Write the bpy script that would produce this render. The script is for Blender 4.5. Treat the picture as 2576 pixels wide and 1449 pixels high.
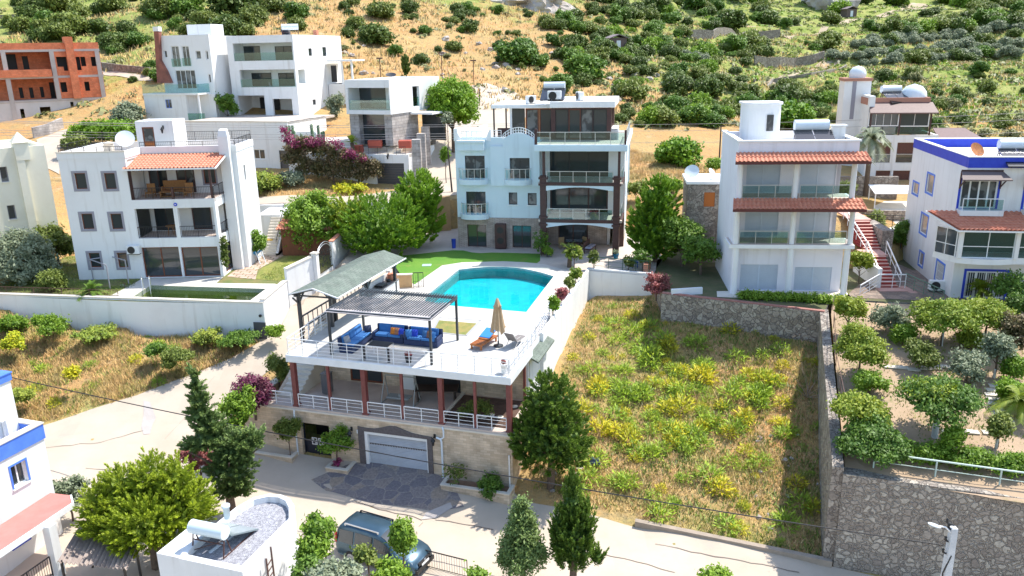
import bpy,bmesh,math,random
import numpy as np
from mathutils import Vector,Matrix
for _o in list(bpy.data.objects):bpy.data.objects.remove(_o)
C=bpy.context.scene.collection
TH=math.radians(16.5);RO=0.02;FP=2007.0;PX,PY=1288.0,724.5;CZ=16.0
Fv=np.array([0,math.cos(TH),-math.sin(TH)])
_r0=np.array([1.,0,0]);_u0=np.array([0,math.sin(TH),math.cos(TH)])
Rv=_r0*math.cos(RO)-_u0*math.sin(RO);Uv=_u0*math.cos(RO)+_r0*math.sin(RO)
cam=bpy.data.cameras.new('camera');co=bpy.data.objects.new('camera',cam);C.objects.link(co)
m=Matrix(((Rv[0],Uv[0],-Fv[0],0),(Rv[1],Uv[1],-Fv[1],0),(Rv[2],Uv[2],-Fv[2],CZ),(0,0,0,1)))
co.matrix_world=m
cam.sensor_width=36;cam.lens=FP/2576*36;cam.clip_start=.5;cam.clip_end=2500
bpy.context.scene.camera=co
SUN=Vector((0.52,0.30,1.03)).normalized()
w=bpy.data.worlds.new("World");bpy.context.scene.world=w;w.use_nodes=True
nt=w.node_tree;sky=nt.nodes.new('ShaderNodeTexSky');sky.sky_type='NISHITA';sky.sun_disc=False
sky.sun_elevation=math.asin(SUN.z);sky.sun_rotation=math.atan2(SUN.x,SUN.y)
sky.air_density=1.2;sky.dust_density=1.0;sky.ozone_density=1.5
nt.links.new(sky.outputs[0],nt.nodes['Background'].inputs[0]);nt.nodes['Background'].inputs[1].default_value=0.15
sl=bpy.data.lights.new('sun','SUN');sl.energy=3.5;sl.angle=math.radians(.55);sl.color=(1,.955,.88)
so=bpy.data.objects.new('sun',sl);C.objects.link(so);so.rotation_euler=SUN.to_track_quat('Z','Y').to_euler();so.location=(0,0,80)
sc=bpy.context.scene
sc.view_settings.view_transform='Standard';sc.view_settings.look='None';sc.view_settings.gamma=1;sc.view_settings.exposure=0.97
sc.view_settings.use_curve_mapping=False
try:sc.cycles.max_bounces=6;sc.cycles.transparent_max_bounces=12
except Exception:pass
S_=2576/3333
def _rg(x,y,k):return(x*S_,y*S_,k*S_)
a_=1120/2576;b_=1200/2576
RG={0:(0,0,1),1:_rg(0,0,a_),2:_rg(1100,0,a_),3:_rg(2213,0,a_),4:_rg(0,600,a_),5:_rg(1100,600,a_),6:_rg(2213,600,a_),7:_rg(0,1200,b_),8:_rg(1000,1200,b_),9:_rg(2133,1200,b_),10:_rg(900,800,1000/2576),11:_rg(1450,280,660/2576),12:_rg(1450,620,660/2576),13:_rg(150,360,800/2576),14:_rg(1050,220,450/2576),15:_rg(1080,1500,400/1546),16:_rg(2660,400,673/2576),17:_rg(0,1300,700/2574),18:_rg(500,1580,524/2574),19:_rg(2700,720,633/2576),20:_rg(780,380,700/2574),21:_rg(780,620,450/2576),22:_rg(0,380,420/982)}
def q(r,x,y):a,b,c=RG[r];return(a+c*x,b+c*y)
def ray(p):return Fv+Rv*(p[0]-PX)/FP-Uv*(p[1]-PY)/FP
def G(r,x,y,z=0.):
 d=ray(q(r,x,y));t=(z-CZ)/d[2];return np.array([0,0,CZ])+d*t
def AT(r,x,y,Y):
 d=ray(q(r,x,y));return np.array([0,0,CZ])+d*(Y/d[1])
def tag(o,label=None,cat=None,group=None,kind=None):
 if label:o['label']=label
 if cat:o['category']=cat
 if group:o['group']=group
 if kind:o['kind']=kind
 return o
def empty(name,loc,label,cat,rz=0,group=None):
 o=bpy.data.objects.new(name,None);C.objects.link(o);o.location=loc;o.rotation_euler=(0,0,rz)
 o.empty_display_size=.3
 return tag(o,label,cat,group)
SPLIT={'porch_back_wall','stone_pier','black_glazing','parapet_scroll','porch_post','railing_post','armrest','leg','dark_opening','glass_balustrade','post','stone_wall','balcony_floor','edge_beam','pier','chimney','balcony_slab','dark_interior','side_kerb','parapet','post'}
class MB:
 def __init__(s):s.v=[];s.f=[];s.s=[];s.mi=[];s.cur=0
 def add(s,vs,fs,smooth=False):
  n=len(s.v);s.v+=[tuple(map(float,a))for a in vs];s.f+=[tuple(i+n for i in f)for f in fs];s.s+=[smooth]*len(fs);s.mi+=[s.cur]*len(fs);return s
 def box(s,x0,x1,y0,y1,z0,z1):
  if x0>x1:x0,x1=x1,x0
  if y0>y1:y0,y1=y1,y0
  if z0>z1:z0,z1=z1,z0
  return s.add([(x,y,z)for z in(z0,z1)for x,y in((x0,y0),(x1,y0),(x1,y1),(x0,y1))],[(3,2,1,0),(4,5,6,7),(0,1,5,4),(1,2,6,5),(2,3,7,6),(3,0,4,7)])
 def prism(s,poly,z0,z1):
  a=sum(poly[i][0]*poly[(i+1)%len(poly)][1]-poly[(i+1)%len(poly)][0]*poly[i][1]for i in range(len(poly)))
  if a<0:poly=poly[::-1]
  n=len(poly);zf=(lambda k,z:z[k]if isinstance(z,(list,tuple))else z)
  vs=[(p[0],p[1],z0)for p in poly]+[(p[0],p[1],z1)for p in poly]
  return s.add(vs,[tuple(range(n))[::-1],tuple(range(n,2*n))]+[(i,(i+1)%n,n+(i+1)%n,n+i)for i in range(n)])
 def bar(s,a,b,w,h=None,up=(0,0,1)):
  h=h or w;a=np.array(a,float);b=np.array(b,float);d=b-a;L=np.linalg.norm(d)
  if L<1e-6:return s
  d/=L;up=np.array(up,float)
  if abs(d@up)>.98:up=np.array([1.,0,0])
  r=np.cross(d,up);r/=np.linalg.norm(r);u=np.cross(r,d);r*=w/2;u*=h/2
  vs=[p+i*r+j*u for p in(a,b)for i,j in((-1,-1),(1,-1),(1,1),(-1,1))]
  return s.add(vs,[(0,1,2,3),(7,6,5,4),(0,4,5,1),(1,5,6,2),(2,6,7,3),(3,7,4,0)])
 def tube(s,pts,r,n=8,r1=None,cap=True):
  P=[np.array(p,float)for p in pts];k=len(P);rr=[r+(0 if r1 is None else(r1-r)*i/max(1,k-1))for i in range(k)]if not isinstance(r,(list,tuple))else r
  vs=[];ref=None
  for i in range(k):
   d=P[min(i+1,k-1)]-P[max(i-1,0)];L=np.linalg.norm(d);d=d/L if L else np.array([0,0,1.])
   if ref is None:ref=np.array([0,0,1.])if abs(d[2])<.9 else np.array([1.,0,0])
   a=np.cross(d,ref);a/=np.linalg.norm(a);b=np.cross(a,d);ref=b
   for j in range(n):
    t=2*math.pi*j/n;vs.append(P[i]+rr[i]*(a*math.cos(t)+b*math.sin(t)))
  fs=[(i*n+j,i*n+(j+1)%n,(i+1)*n+(j+1)%n,(i+1)*n+j)for i in range(k-1)for j in range(n)]
  nn=len(s.v);s.add(vs,fs,True)
  if cap:s.add([vs[j]for j in range(n)],[tuple(range(n))[::-1]]);s.add([vs[(k-1)*n+j]for j in range(n)],[tuple(range(n))])
  return s
 def lathe(s,c,prof,n=16):
  vs=[];c=np.array(c,float)
  for r,z in prof:
   for j in range(n):t=2*math.pi*j/n;vs.append(c+np.array([r*math.cos(t),r*math.sin(t),z]))
  k=len(prof)
  return s.add(vs,[(i*n+j,i*n+(j+1)%n,(i+1)*n+(j+1)%n,(i+1)*n+j)for i in range(k-1)for j in range(n)],True)
 def ball(s,c,r,n=10,sz=1.):
  k=n//2+1
  return s.lathe(c,[(max(1e-4,r*math.sin(math.pi*i/k)),-sz*r*math.cos(math.pi*i/k))for i in range(k+1)],n)
 def build(s,name,mat,parent=None,label=None,dz=0.,cat=None,group=None,kind=None,loc=None):
  if parent is not None and name in SPLIT:
   key={};rid=[key.setdefault((round(v[0],3),round(v[1],3),round(v[2],3)),i)for i,v in enumerate(s.v)];pa={i:i for i in set(rid)}
   def fd(i):
    while pa[i]!=i:i=pa[i]
    return i
   for f in s.f:
    for j in f[1:]:pa[fd(rid[j])]=fd(rid[f[0]])
   cs={}
   for k,f in enumerate(s.f):cs.setdefault(fd(rid[f[0]]),[]).append(k)
   if 1<len(cs)<=16:
    out=[]
    for ks in cs.values():
     m2=MB()
     for k in ks:m2.cur=s.mi[k];m2.add([s.v[j]for j in s.f[k]],[tuple(range(len(s.f[k])))],s.s[k])
     out.append(m2._build(name,mat,parent,label,dz))
    return out[0]
  return s._build(name,mat,parent,label,dz,cat,group,kind,loc)
 def _build(s,name,mat,parent=None,label=None,dz=0.,cat=None,group=None,kind=None,loc=None):
  me=bpy.data.meshes.new(name);v=s.v
  if dz or loc is not None:
   l=(0,0,0)if loc is None else loc;v=[(a-l[0],b-l[1],c-dz-l[2])for a,b,c in v]
  me.from_pydata(v,[],s.f);me.polygons.foreach_set('use_smooth',s.s)
  for m_ in(mat if isinstance(mat,(list,tuple))else[mat]):me.materials.append(m_)
  me.polygons.foreach_set('material_index',s.mi)
  me.update();o=bpy.data.objects.new(name,me);C.objects.link(o)
  if parent:o.parent=parent
  if loc is not None:o.location=loc
  tag(o,label,cat,group,kind);return o
def np_mesh(name,V,Q,mat,parent=None,att=None,smooth=False):
 """V (n,3) float, Q (m,k) int"""
 me=bpy.data.meshes.new(name);k=Q.shape[1]
 me.vertices.add(len(V));me.vertices.foreach_set('co',np.ascontiguousarray(V,dtype=np.float32).ravel())
 me.loops.add(Q.size);me.loops.foreach_set('vertex_index',np.ascontiguousarray(Q,dtype=np.int32).ravel())
 me.polygons.add(len(Q));me.polygons.foreach_set('loop_start',np.arange(0,Q.size,k,dtype=np.int32));me.polygons.foreach_set('loop_total',np.full(len(Q),k,dtype=np.int32))
 if smooth:me.polygons.foreach_set('use_smooth',np.ones(len(Q),bool))
 if att is not None:
  a=me.attributes.new('tint','FLOAT','POINT');a.data.foreach_set('value',np.ascontiguousarray(att,dtype=np.float32))
 me.materials.append(mat);me.update(calc_edges=True)
 if name is None:return me
 o=bpy.data.objects.new(name,me);C.objects.link(o)
 if parent:o.parent=parent
 return o
MT={}
def mat(name,col,rough=.7,col2=None,scale=1.,detail=4,fac=(.35,.65),metal=0,bump=0,bscale=None,spec=None,col3=None,scale3=6.,f3=(.55,.75),streak=None):
 if name in MT:return MT[name]
 m_=bpy.data.materials.new(name);m_.use_nodes=True;n=m_.node_tree;b=n.nodes['Principled BSDF'];L=n.links
 b.inputs['Roughness'].default_value=rough;b.inputs['Metallic'].default_value=metal
 if spec is not None:b.inputs['Specular IOR Level'].default_value=spec
 b.inputs['Base Color'].default_value=(*col,1)
 geo=n.nodes.new('ShaderNodeNewGeometry')
 def noise(sc_,det=4):
  t=n.nodes.new('ShaderNodeTexNoise');t.inputs['Scale'].default_value=sc_;t.inputs['Detail'].default_value=det;t.inputs['Roughness'].default_value=.6
  L.new(geo.outputs['Position'],t.inputs['Vector']);return t
 def ramp(src,lo,hi):
  r=n.nodes.new('ShaderNodeMapRange');r.inputs[1].default_value=lo;r.inputs[2].default_value=hi;L.new(src,r.inputs[0]);return r
 out=None
 if col2:
  r=ramp(noise(scale,detail).outputs[0],*fac);mx=n.nodes.new('ShaderNodeMix');mx.data_type='RGBA'
  L.new(r.outputs[0],mx.inputs[0]);mx.inputs[6].default_value=(*col,1);mx.inputs[7].default_value=(*col2,1);out=mx.outputs[2]
  if col3:
   r=ramp(noise(scale3,5).outputs[0],*f3);mx=n.nodes.new('ShaderNodeMix');mx.data_type='RGBA'
   L.new(r.outputs[0],mx.inputs[0]);L.new(out,mx.inputs[6]);mx.inputs[7].default_value=(*col3,1);out=mx.outputs[2]
  if streak:
   mp=n.nodes.new('ShaderNodeVectorMath');mp.operation='MULTIPLY';mp.inputs[1].default_value=(2.6,2.6,.22);L.new(geo.outputs['Position'],mp.inputs[0]);t=n.nodes.new('ShaderNodeTexNoise');t.inputs['Scale'].default_value=1;t.inputs['Detail'].default_value=6;L.new(mp.outputs[0],t.inputs['Vector'])
   r=ramp(t.outputs[0],.56,.8);mx=n.nodes.new('ShaderNodeMix');mx.data_type='RGBA';L.new(r.outputs[0],mx.inputs[0]);L.new(out,mx.inputs[6]);mx.inputs[7].default_value=(*streak,1);out=mx.outputs[2]
  L.new(out,b.inputs['Base Color'])
 if bump:
  bp=n.nodes.new('ShaderNodeBump');bp.inputs['Strength'].default_value=bump;bp.inputs['Distance'].default_value=.05
  L.new(noise(bscale or scale*4,4).outputs[0],bp.inputs['Height']);L.new(bp.outputs[0],b.inputs['Normal'])
 MT[name]=m_;return m_
def mixn(n,L,f,a,b_,bt='MIX'):
 mx=n.nodes.new('ShaderNodeMix');mx.data_type='RGBA';mx.blend_type=bt
 for i,v in((0,f),(6,a),(7,b_)):
  if isinstance(v,tuple):mx.inputs[i].default_value=(*v,1)
  elif isinstance(v,(int,float)):mx.inputs[i].default_value=v
  else:L.new(v,mx.inputs[i])
 return mx.outputs[2]
def brickmat(name,c1,c2,mortar,sx=1.,bw=.5,rh=.25,ms=.02,off=.5,rough=.85,horiz=False,bump=.4,noise=.35,rz=0.):
 """courses on walls: coordinate along wall = x*cos+y*sin (rz = wall heading), height = z; horiz -> tiles on floors"""
 m_=bpy.data.materials.new(name);m_.use_nodes=True;n=m_.node_tree;b=n.nodes['Principled BSDF'];L=n.links
 geo=n.nodes.new('ShaderNodeNewGeometry');sp=n.nodes.new('ShaderNodeSeparateXYZ');cb=n.nodes.new('ShaderNodeCombineXYZ')
 rt=n.nodes.new('ShaderNodeVectorRotate');rt.rotation_type='Z_AXIS';rt.inputs['Angle'].default_value=-rz
 L.new(geo.outputs['Position'],rt.inputs[0]);L.new(rt.outputs[0],sp.inputs[0])
 if horiz:L.new(sp.outputs[0],cb.inputs[0]);L.new(sp.outputs[1],cb.inputs[1])
 else:
  ad=n.nodes.new('ShaderNodeMath');L.new(sp.outputs[0],ad.inputs[0]);L.new(sp.outputs[1],ad.inputs[1]);L.new(ad.outputs[0],cb.inputs[0]);L.new(sp.outputs[2],cb.inputs[1])
 t=n.nodes.new('ShaderNodeTexBrick');L.new(cb.outputs[0],t.inputs[0]);t.inputs['Scale'].default_value=sx
 t.inputs['Color1'].default_value=(*c1,1);t.inputs['Color2'].default_value=(*c2,1);t.inputs['Mortar'].default_value=(*mortar,1)
 t.inputs['Mortar Size'].default_value=ms;t.inputs['Brick Width'].default_value=bw;t.inputs['Row Height'].default_value=rh;t.offset=off;t.inputs['Mortar Smooth'].default_value=.2
 ns=n.nodes.new('ShaderNodeTexNoise');ns.inputs['Scale'].default_value=1.3;ns.inputs['Detail'].default_value=6;L.new(geo.outputs['Position'],ns.inputs['Vector'])
 r=n.nodes.new('ShaderNodeMapRange');r.inputs[1].default_value=.3;r.inputs[2].default_value=.7;r.inputs[3].default_value=1-noise;r.inputs[4].default_value=1+noise*.4;L.new(ns.outputs[0],r.inputs[0])
 o=mixn(n,L,1.,t.outputs[0],r.outputs[0],'MULTIPLY');L.new(o,b.inputs['Base Color']);b.inputs['Roughness'].default_value=rough
 bp=n.nodes.new('ShaderNodeBump');bp.inputs['Strength'].default_value=bump;bp.inputs['Distance'].default_value=.03;bp.invert=True
 L.new(t.outputs['Fac'],bp.inputs['Height']);L.new(bp.outputs[0],b.inputs['Normal']);MT[name]=m_;return m_
def cobble(name,c1,c2,c3,mortar,scale=2.,rough=.9,edge=(.03,.09),bump=.8):
 m_=bpy.data.materials.new(name);m_.use_nodes=True;n=m_.node_tree;b=n.nodes['Principled BSDF'];L=n.links
 geo=n.nodes.new('ShaderNodeNewGeometry');ns=n.nodes.new('ShaderNodeTexNoise');ns.inputs['Scale'].default_value=scale*.8;L.new(geo.outputs['Position'],ns.inputs['Vector'])
 ad=n.nodes.new('ShaderNodeVectorMath');ad.operation='MULTIPLY_ADD';ad.inputs[1].default_value=(.45,)*3;L.new(ns.outputs[1],ad.inputs[0]);L.new(geo.outputs['Position'],ad.inputs[2])
 v=n.nodes.new('ShaderNodeTexVoronoi');v.inputs['Scale'].default_value=scale;L.new(ad.outputs[0],v.inputs['Vector'])
 e=n.nodes.new('ShaderNodeTexVoronoi');e.feature='DISTANCE_TO_EDGE';e.inputs['Scale'].default_value=scale;L.new(ad.outputs[0],e.inputs['Vector'])
 cr=n.nodes.new('ShaderNodeValToRGB');cr.color_ramp.elements[0].color=(*c1,1);cr.color_ramp.elements[0].position=.1;cr.color_ramp.elements[1].color=(*c3,1);cr.color_ramp.elements[1].position=.95
 el=cr.color_ramp.elements.new(.5);el.color=(*c2,1)
 sp=n.nodes.new('ShaderNodeSeparateColor');L.new(v.outputs['Color'],sp.inputs[0]);L.new(sp.outputs[0],cr.inputs[0])
 r=n.nodes.new('ShaderNodeMapRange');r.inputs[1].default_value=edge[0];r.inputs[2].default_value=edge[1];L.new(e.outputs[0],r.inputs[0])
 o=mixn(n,L,r.outputs[0],mortar,cr.outputs[0])
 n2=n.nodes.new('ShaderNodeTexNoise');n2.inputs['Scale'].default_value=9;n2.inputs['Detail'].default_value=6;L.new(geo.outputs['Position'],n2.inputs['Vector'])
 r2=n.nodes.new('ShaderNodeMapRange');r2.inputs[1].default_value=.3;r2.inputs[2].default_value=.7;r2.inputs[3].default_value=.7;r2.inputs[4].default_value=1.15;L.new(n2.outputs[0],r2.inputs[0])
 o=mixn(n,L,1.,o,r2.outputs[0],'MULTIPLY');L.new(o,b.inputs['Base Color']);b.inputs['Roughness'].default_value=rough
 bp=n.nodes.new('ShaderNodeBump');bp.inputs['Strength'].default_value=bump;bp.inputs['Distance'].default_value=.06;L.new(r.outputs[0],bp.inputs['Height']);L.new(bp.outputs[0],b.inputs['Normal'])
 MT[name]=m_;return m_
def leafmat(name,c1,c2,tip=None,rough=.55,trans=.25,upn=0):
 m_=bpy.data.materials.new(name);m_.use_nodes=True;n=m_.node_tree;b=n.nodes['Principled BSDF'];L=n.links
 at=n.nodes.new('ShaderNodeAttribute');at.attribute_name='tint';oi=n.nodes.new('ShaderNodeObjectInfo')
 ad=n.nodes.new('ShaderNodeMath');ad.operation='MULTIPLY_ADD';ad.inputs[1].default_value=.35;ad.inputs[2].default_value=0;L.new(oi.outputs['Random'],ad.inputs[0])
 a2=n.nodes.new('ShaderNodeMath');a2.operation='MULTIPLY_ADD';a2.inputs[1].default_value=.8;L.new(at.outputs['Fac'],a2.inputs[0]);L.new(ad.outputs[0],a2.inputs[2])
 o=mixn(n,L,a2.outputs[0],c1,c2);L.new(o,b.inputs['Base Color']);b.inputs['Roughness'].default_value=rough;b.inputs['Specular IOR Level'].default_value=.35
 if upn:
  g_=n.nodes.new('ShaderNodeNewGeometry');vm=n.nodes.new('ShaderNodeVectorMath');vm.operation='ADD';vm.inputs[1].default_value=(0,0,upn);L.new(g_.outputs['Normal'],vm.inputs[0]);vn=n.nodes.new('ShaderNodeVectorMath');vn.operation='NORMALIZE';L.new(vm.outputs[0],vn.inputs[0]);L.new(vn.outputs[0],b.inputs['Normal'])
 tr=n.nodes.new('ShaderNodeBsdfTranslucent');L.new(o,tr.inputs[0]);ms=n.nodes.new('ShaderNodeMixShader');ms.inputs[0].default_value=trans
 L.new(b.outputs[0],ms.inputs[1]);L.new(tr.outputs[0],ms.inputs[2]);L.new(ms.outputs[0],n.nodes['Material Output'].inputs[0]);MT[name]=m_;return m_
white=mat('plaster_white',(.8,.8,.79),.85,(.72,.715,.7),.5,6,(.45,.8),bump=.08,bscale=6,streak=(.64,.62,.59))
white2=mat('trim_white',(.84,.84,.83),.6,(.78,.78,.77),2,3)
lilac=mat('plaster_pale_lilac',(.8,.78,.82),.85,(.74,.72,.76),.5,5,(.5,.8),streak=(.66,.63,.65))
cream=mat('plaster_cream',(.8,.76,.62),.85,(.72,.67,.53),.6,6,(.45,.75),bump=.08,bscale=6)
pale=mat('pale_limestone',(.72,.66,.56),.8,(.62,.56,.47),.8,6,(.4,.7),bump=.05)
glass=mat('window_glass',(.035,.045,.05),.06,spec=.9)
glass2=mat('window_glass_curtain',(.16,.17,.17),.12,(.05,.055,.06),1.2,2,(.42,.5),spec=.8)
dark=mat('dark_metal',(.018,.018,.02),.45)
brownm=mat('dark_brown_paint',(.055,.022,.02),.5,(.075,.03,.027),3)
redbr=mat('oxide_red_paint',(.22,.06,.055),.5,(.17,.045,.04),3)
wood=mat('red_wood',(.2,.055,.02),.5,(.14,.035,.015),5)
greym=mat('grey_border_paint',(.3,.29,.33),.8)
steel=mat('steel_rail',(.62,.63,.64),.3,metal=.7)
whitem=mat('white_metal',(.8,.8,.8),.4)
blue=mat('blue_paint',(.02,.05,.5),.6,(.03,.07,.55),2)
blue2=mat('pale_blue_paint',(.08,.2,.72),.6,(.1,.24,.75),2)
floor_t=mat('terrace_tile',(.6,.5,.43),.6,(.5,.4,.34),1.2,4)
soil=mat('soil',(.22,.13,.08),.95,(.3,.2,.13),2,6,bump=.4)
tank=mat('tank_white',(.72,.78,.82),.25,(.68,.74,.78),2)
panelm=mat('solar_panel',(.02,.022,.03),.1,spec=.8)
rust=mat('rusty_steel',(.13,.06,.045),.7,(.08,.04,.035),8)
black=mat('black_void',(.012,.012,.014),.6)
tiler=mat('terracotta',(.55,.2,.12),.8,(.62,.27,.17),3,5,(.35,.65),col3=(.42,.13,.08),scale3=9)
stone_stack=brickmat('stacked_stone',(.56,.46,.4),(.42,.34,.3),(.2,.17,.15),1,.42,.09,.012,rz=-.18)
trav=brickmat('travertine_cladding',(.72,.58,.43),(.56,.43,.3),(.45,.35,.25),1,.38,.14,.006,rz=-.3,noise=.3,bump=.25)
redbrick=brickmat('hollow_red_brick',(.78,.24,.11),(.68,.19,.08),(.5,.2,.13),1,.3,.2,.012,noise=.25)
greystone=brickmat('grey_stone_blocks',(.42,.38,.35),(.52,.48,.45),(.3,.27,.25),1,.5,.3,.02,noise=.4)
cob=cobble('rubble_stone_wall',(.27,.225,.19),(.37,.32,.27),(.48,.43,.36),(.33,.285,.24),3.4,edge=(.04,.13),bump=1.2)
cob2=cobble('dry_stone_wall',(.24,.2,.165),(.33,.28,.235),(.42,.37,.31),(.2,.165,.14),3.2,edge=(.01,.06))
flag=cobble('flagstone_apron',(.17,.155,.17),(.25,.215,.2),(.33,.26,.2),(.3,.26,.23),1.35,.7,edge=(.01,.05),bump=.2)
conc=mat('street_concrete',(.45,.375,.29),.9,(.51,.43,.345),.35,8,(.35,.65),col3=(.42,.36,.3),scale3=.9,f3=(.6,.8),bump=.1,bscale=5)
deckm=brickmat('deck_tiles',(.56,.54,.5),(.52,.5,.46),(.4,.38,.35),1,.6,.6,.008,0,.6,True,.1,.12,-.3)
coping=mat('pool_coping',(.6,.56,.5),.7,(.55,.51,.45),.9,5,(.4,.7))
def waterm(name,tint,rgh=.02):
 m_=bpy.data.materials.new(name);m_.use_nodes=True;n=m_.node_tree;L=n.links;n.nodes.remove(n.nodes['Principled BSDF'])
 tr=n.nodes.new('ShaderNodeBsdfTransparent');tr.inputs[0].default_value=(*tint,1);gl=n.nodes.new('ShaderNodeBsdfGlossy');gl.inputs['Roughness'].default_value=rgh
 fr=n.nodes.new('ShaderNodeFresnel');fr.inputs[0].default_value=1.33;ms=n.nodes.new('ShaderNodeMixShader')
 geo=n.nodes.new('ShaderNodeNewGeometry');ns=n.nodes.new('ShaderNodeTexNoise');ns.inputs['Scale'].default_value=2.2;ns.inputs['Detail'].default_value=3;L.new(geo.outputs['Position'],ns.inputs['Vector'])
 bp=n.nodes.new('ShaderNodeBump');bp.inputs['Strength'].default_value=.12;bp.inputs['Distance'].default_value=.05;L.new(ns.outputs[0],bp.inputs['Height'])
 L.new(bp.outputs[0],gl.inputs['Normal']);L.new(bp.outputs[0],fr.inputs['Normal'])
 L.new(fr.outputs[0],ms.inputs[0]);L.new(tr.outputs[0],ms.inputs[1]);L.new(gl.outputs[0],ms.inputs[2]);L.new(ms.outputs[0],n.nodes['Material Output'].inputs[0]);MT[name]=m_;return m_
def glassy(name,tint,f=.12):
 m_=bpy.data.materials.new(name);m_.use_nodes=True;n=m_.node_tree;L=n.links;n.nodes.remove(n.nodes['Principled BSDF'])
 tr=n.nodes.new('ShaderNodeBsdfTransparent');tr.inputs[0].default_value=(*tint,1);gl=n.nodes.new('ShaderNodeBsdfGlossy');gl.inputs['Roughness'].default_value=.02
 ms=n.nodes.new('ShaderNodeMixShader');ms.inputs[0].default_value=f
 L.new(tr.outputs[0],ms.inputs[1]);L.new(gl.outputs[0],ms.inputs[2]);L.new(ms.outputs[0],n.nodes['Material Output'].inputs[0]);MT[name]=m_;return m_
clear=glassy('railing_glass',(.72,.86,.84))
poolw=waterm('pool_water',(.62,.93,.95));greenw=waterm('green_water',(.8,.9,.4),.03)
class B:
 """a building: root Empty at ground point A, local u along the front, v into the building, z up (world z measured)"""
 def __init__(s,name,label,cat,A,dirv,zb=0.,group=None):
  s.A=np.array(A[:2],float);d=np.array(dirv,float)[:2];s.u=d/np.hypot(*d);s.n=np.array([-s.u[1],s.u[0]]);s.zb=zb
  s.root=empty(name,(s.A[0],s.A[1],zb),label,cat,math.atan2(s.u[1],s.u[0]),group)
 def face(s,u=0.,v=0.,d=(1,0)):return Face(s,(u,v),d)
 def part(s,mb,name,m_,parent=None,label=None):return mb.build(name,m_,parent or s.root,label,dz=s.zb)
 def w(s,u,v):p=s.A+s.u*u+s.n*v;return float(p[0]),float(p[1])
 def loc(s,p):d=np.array(p[:2])-s.A;return float(d@s.u),float(d@s.n)
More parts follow.
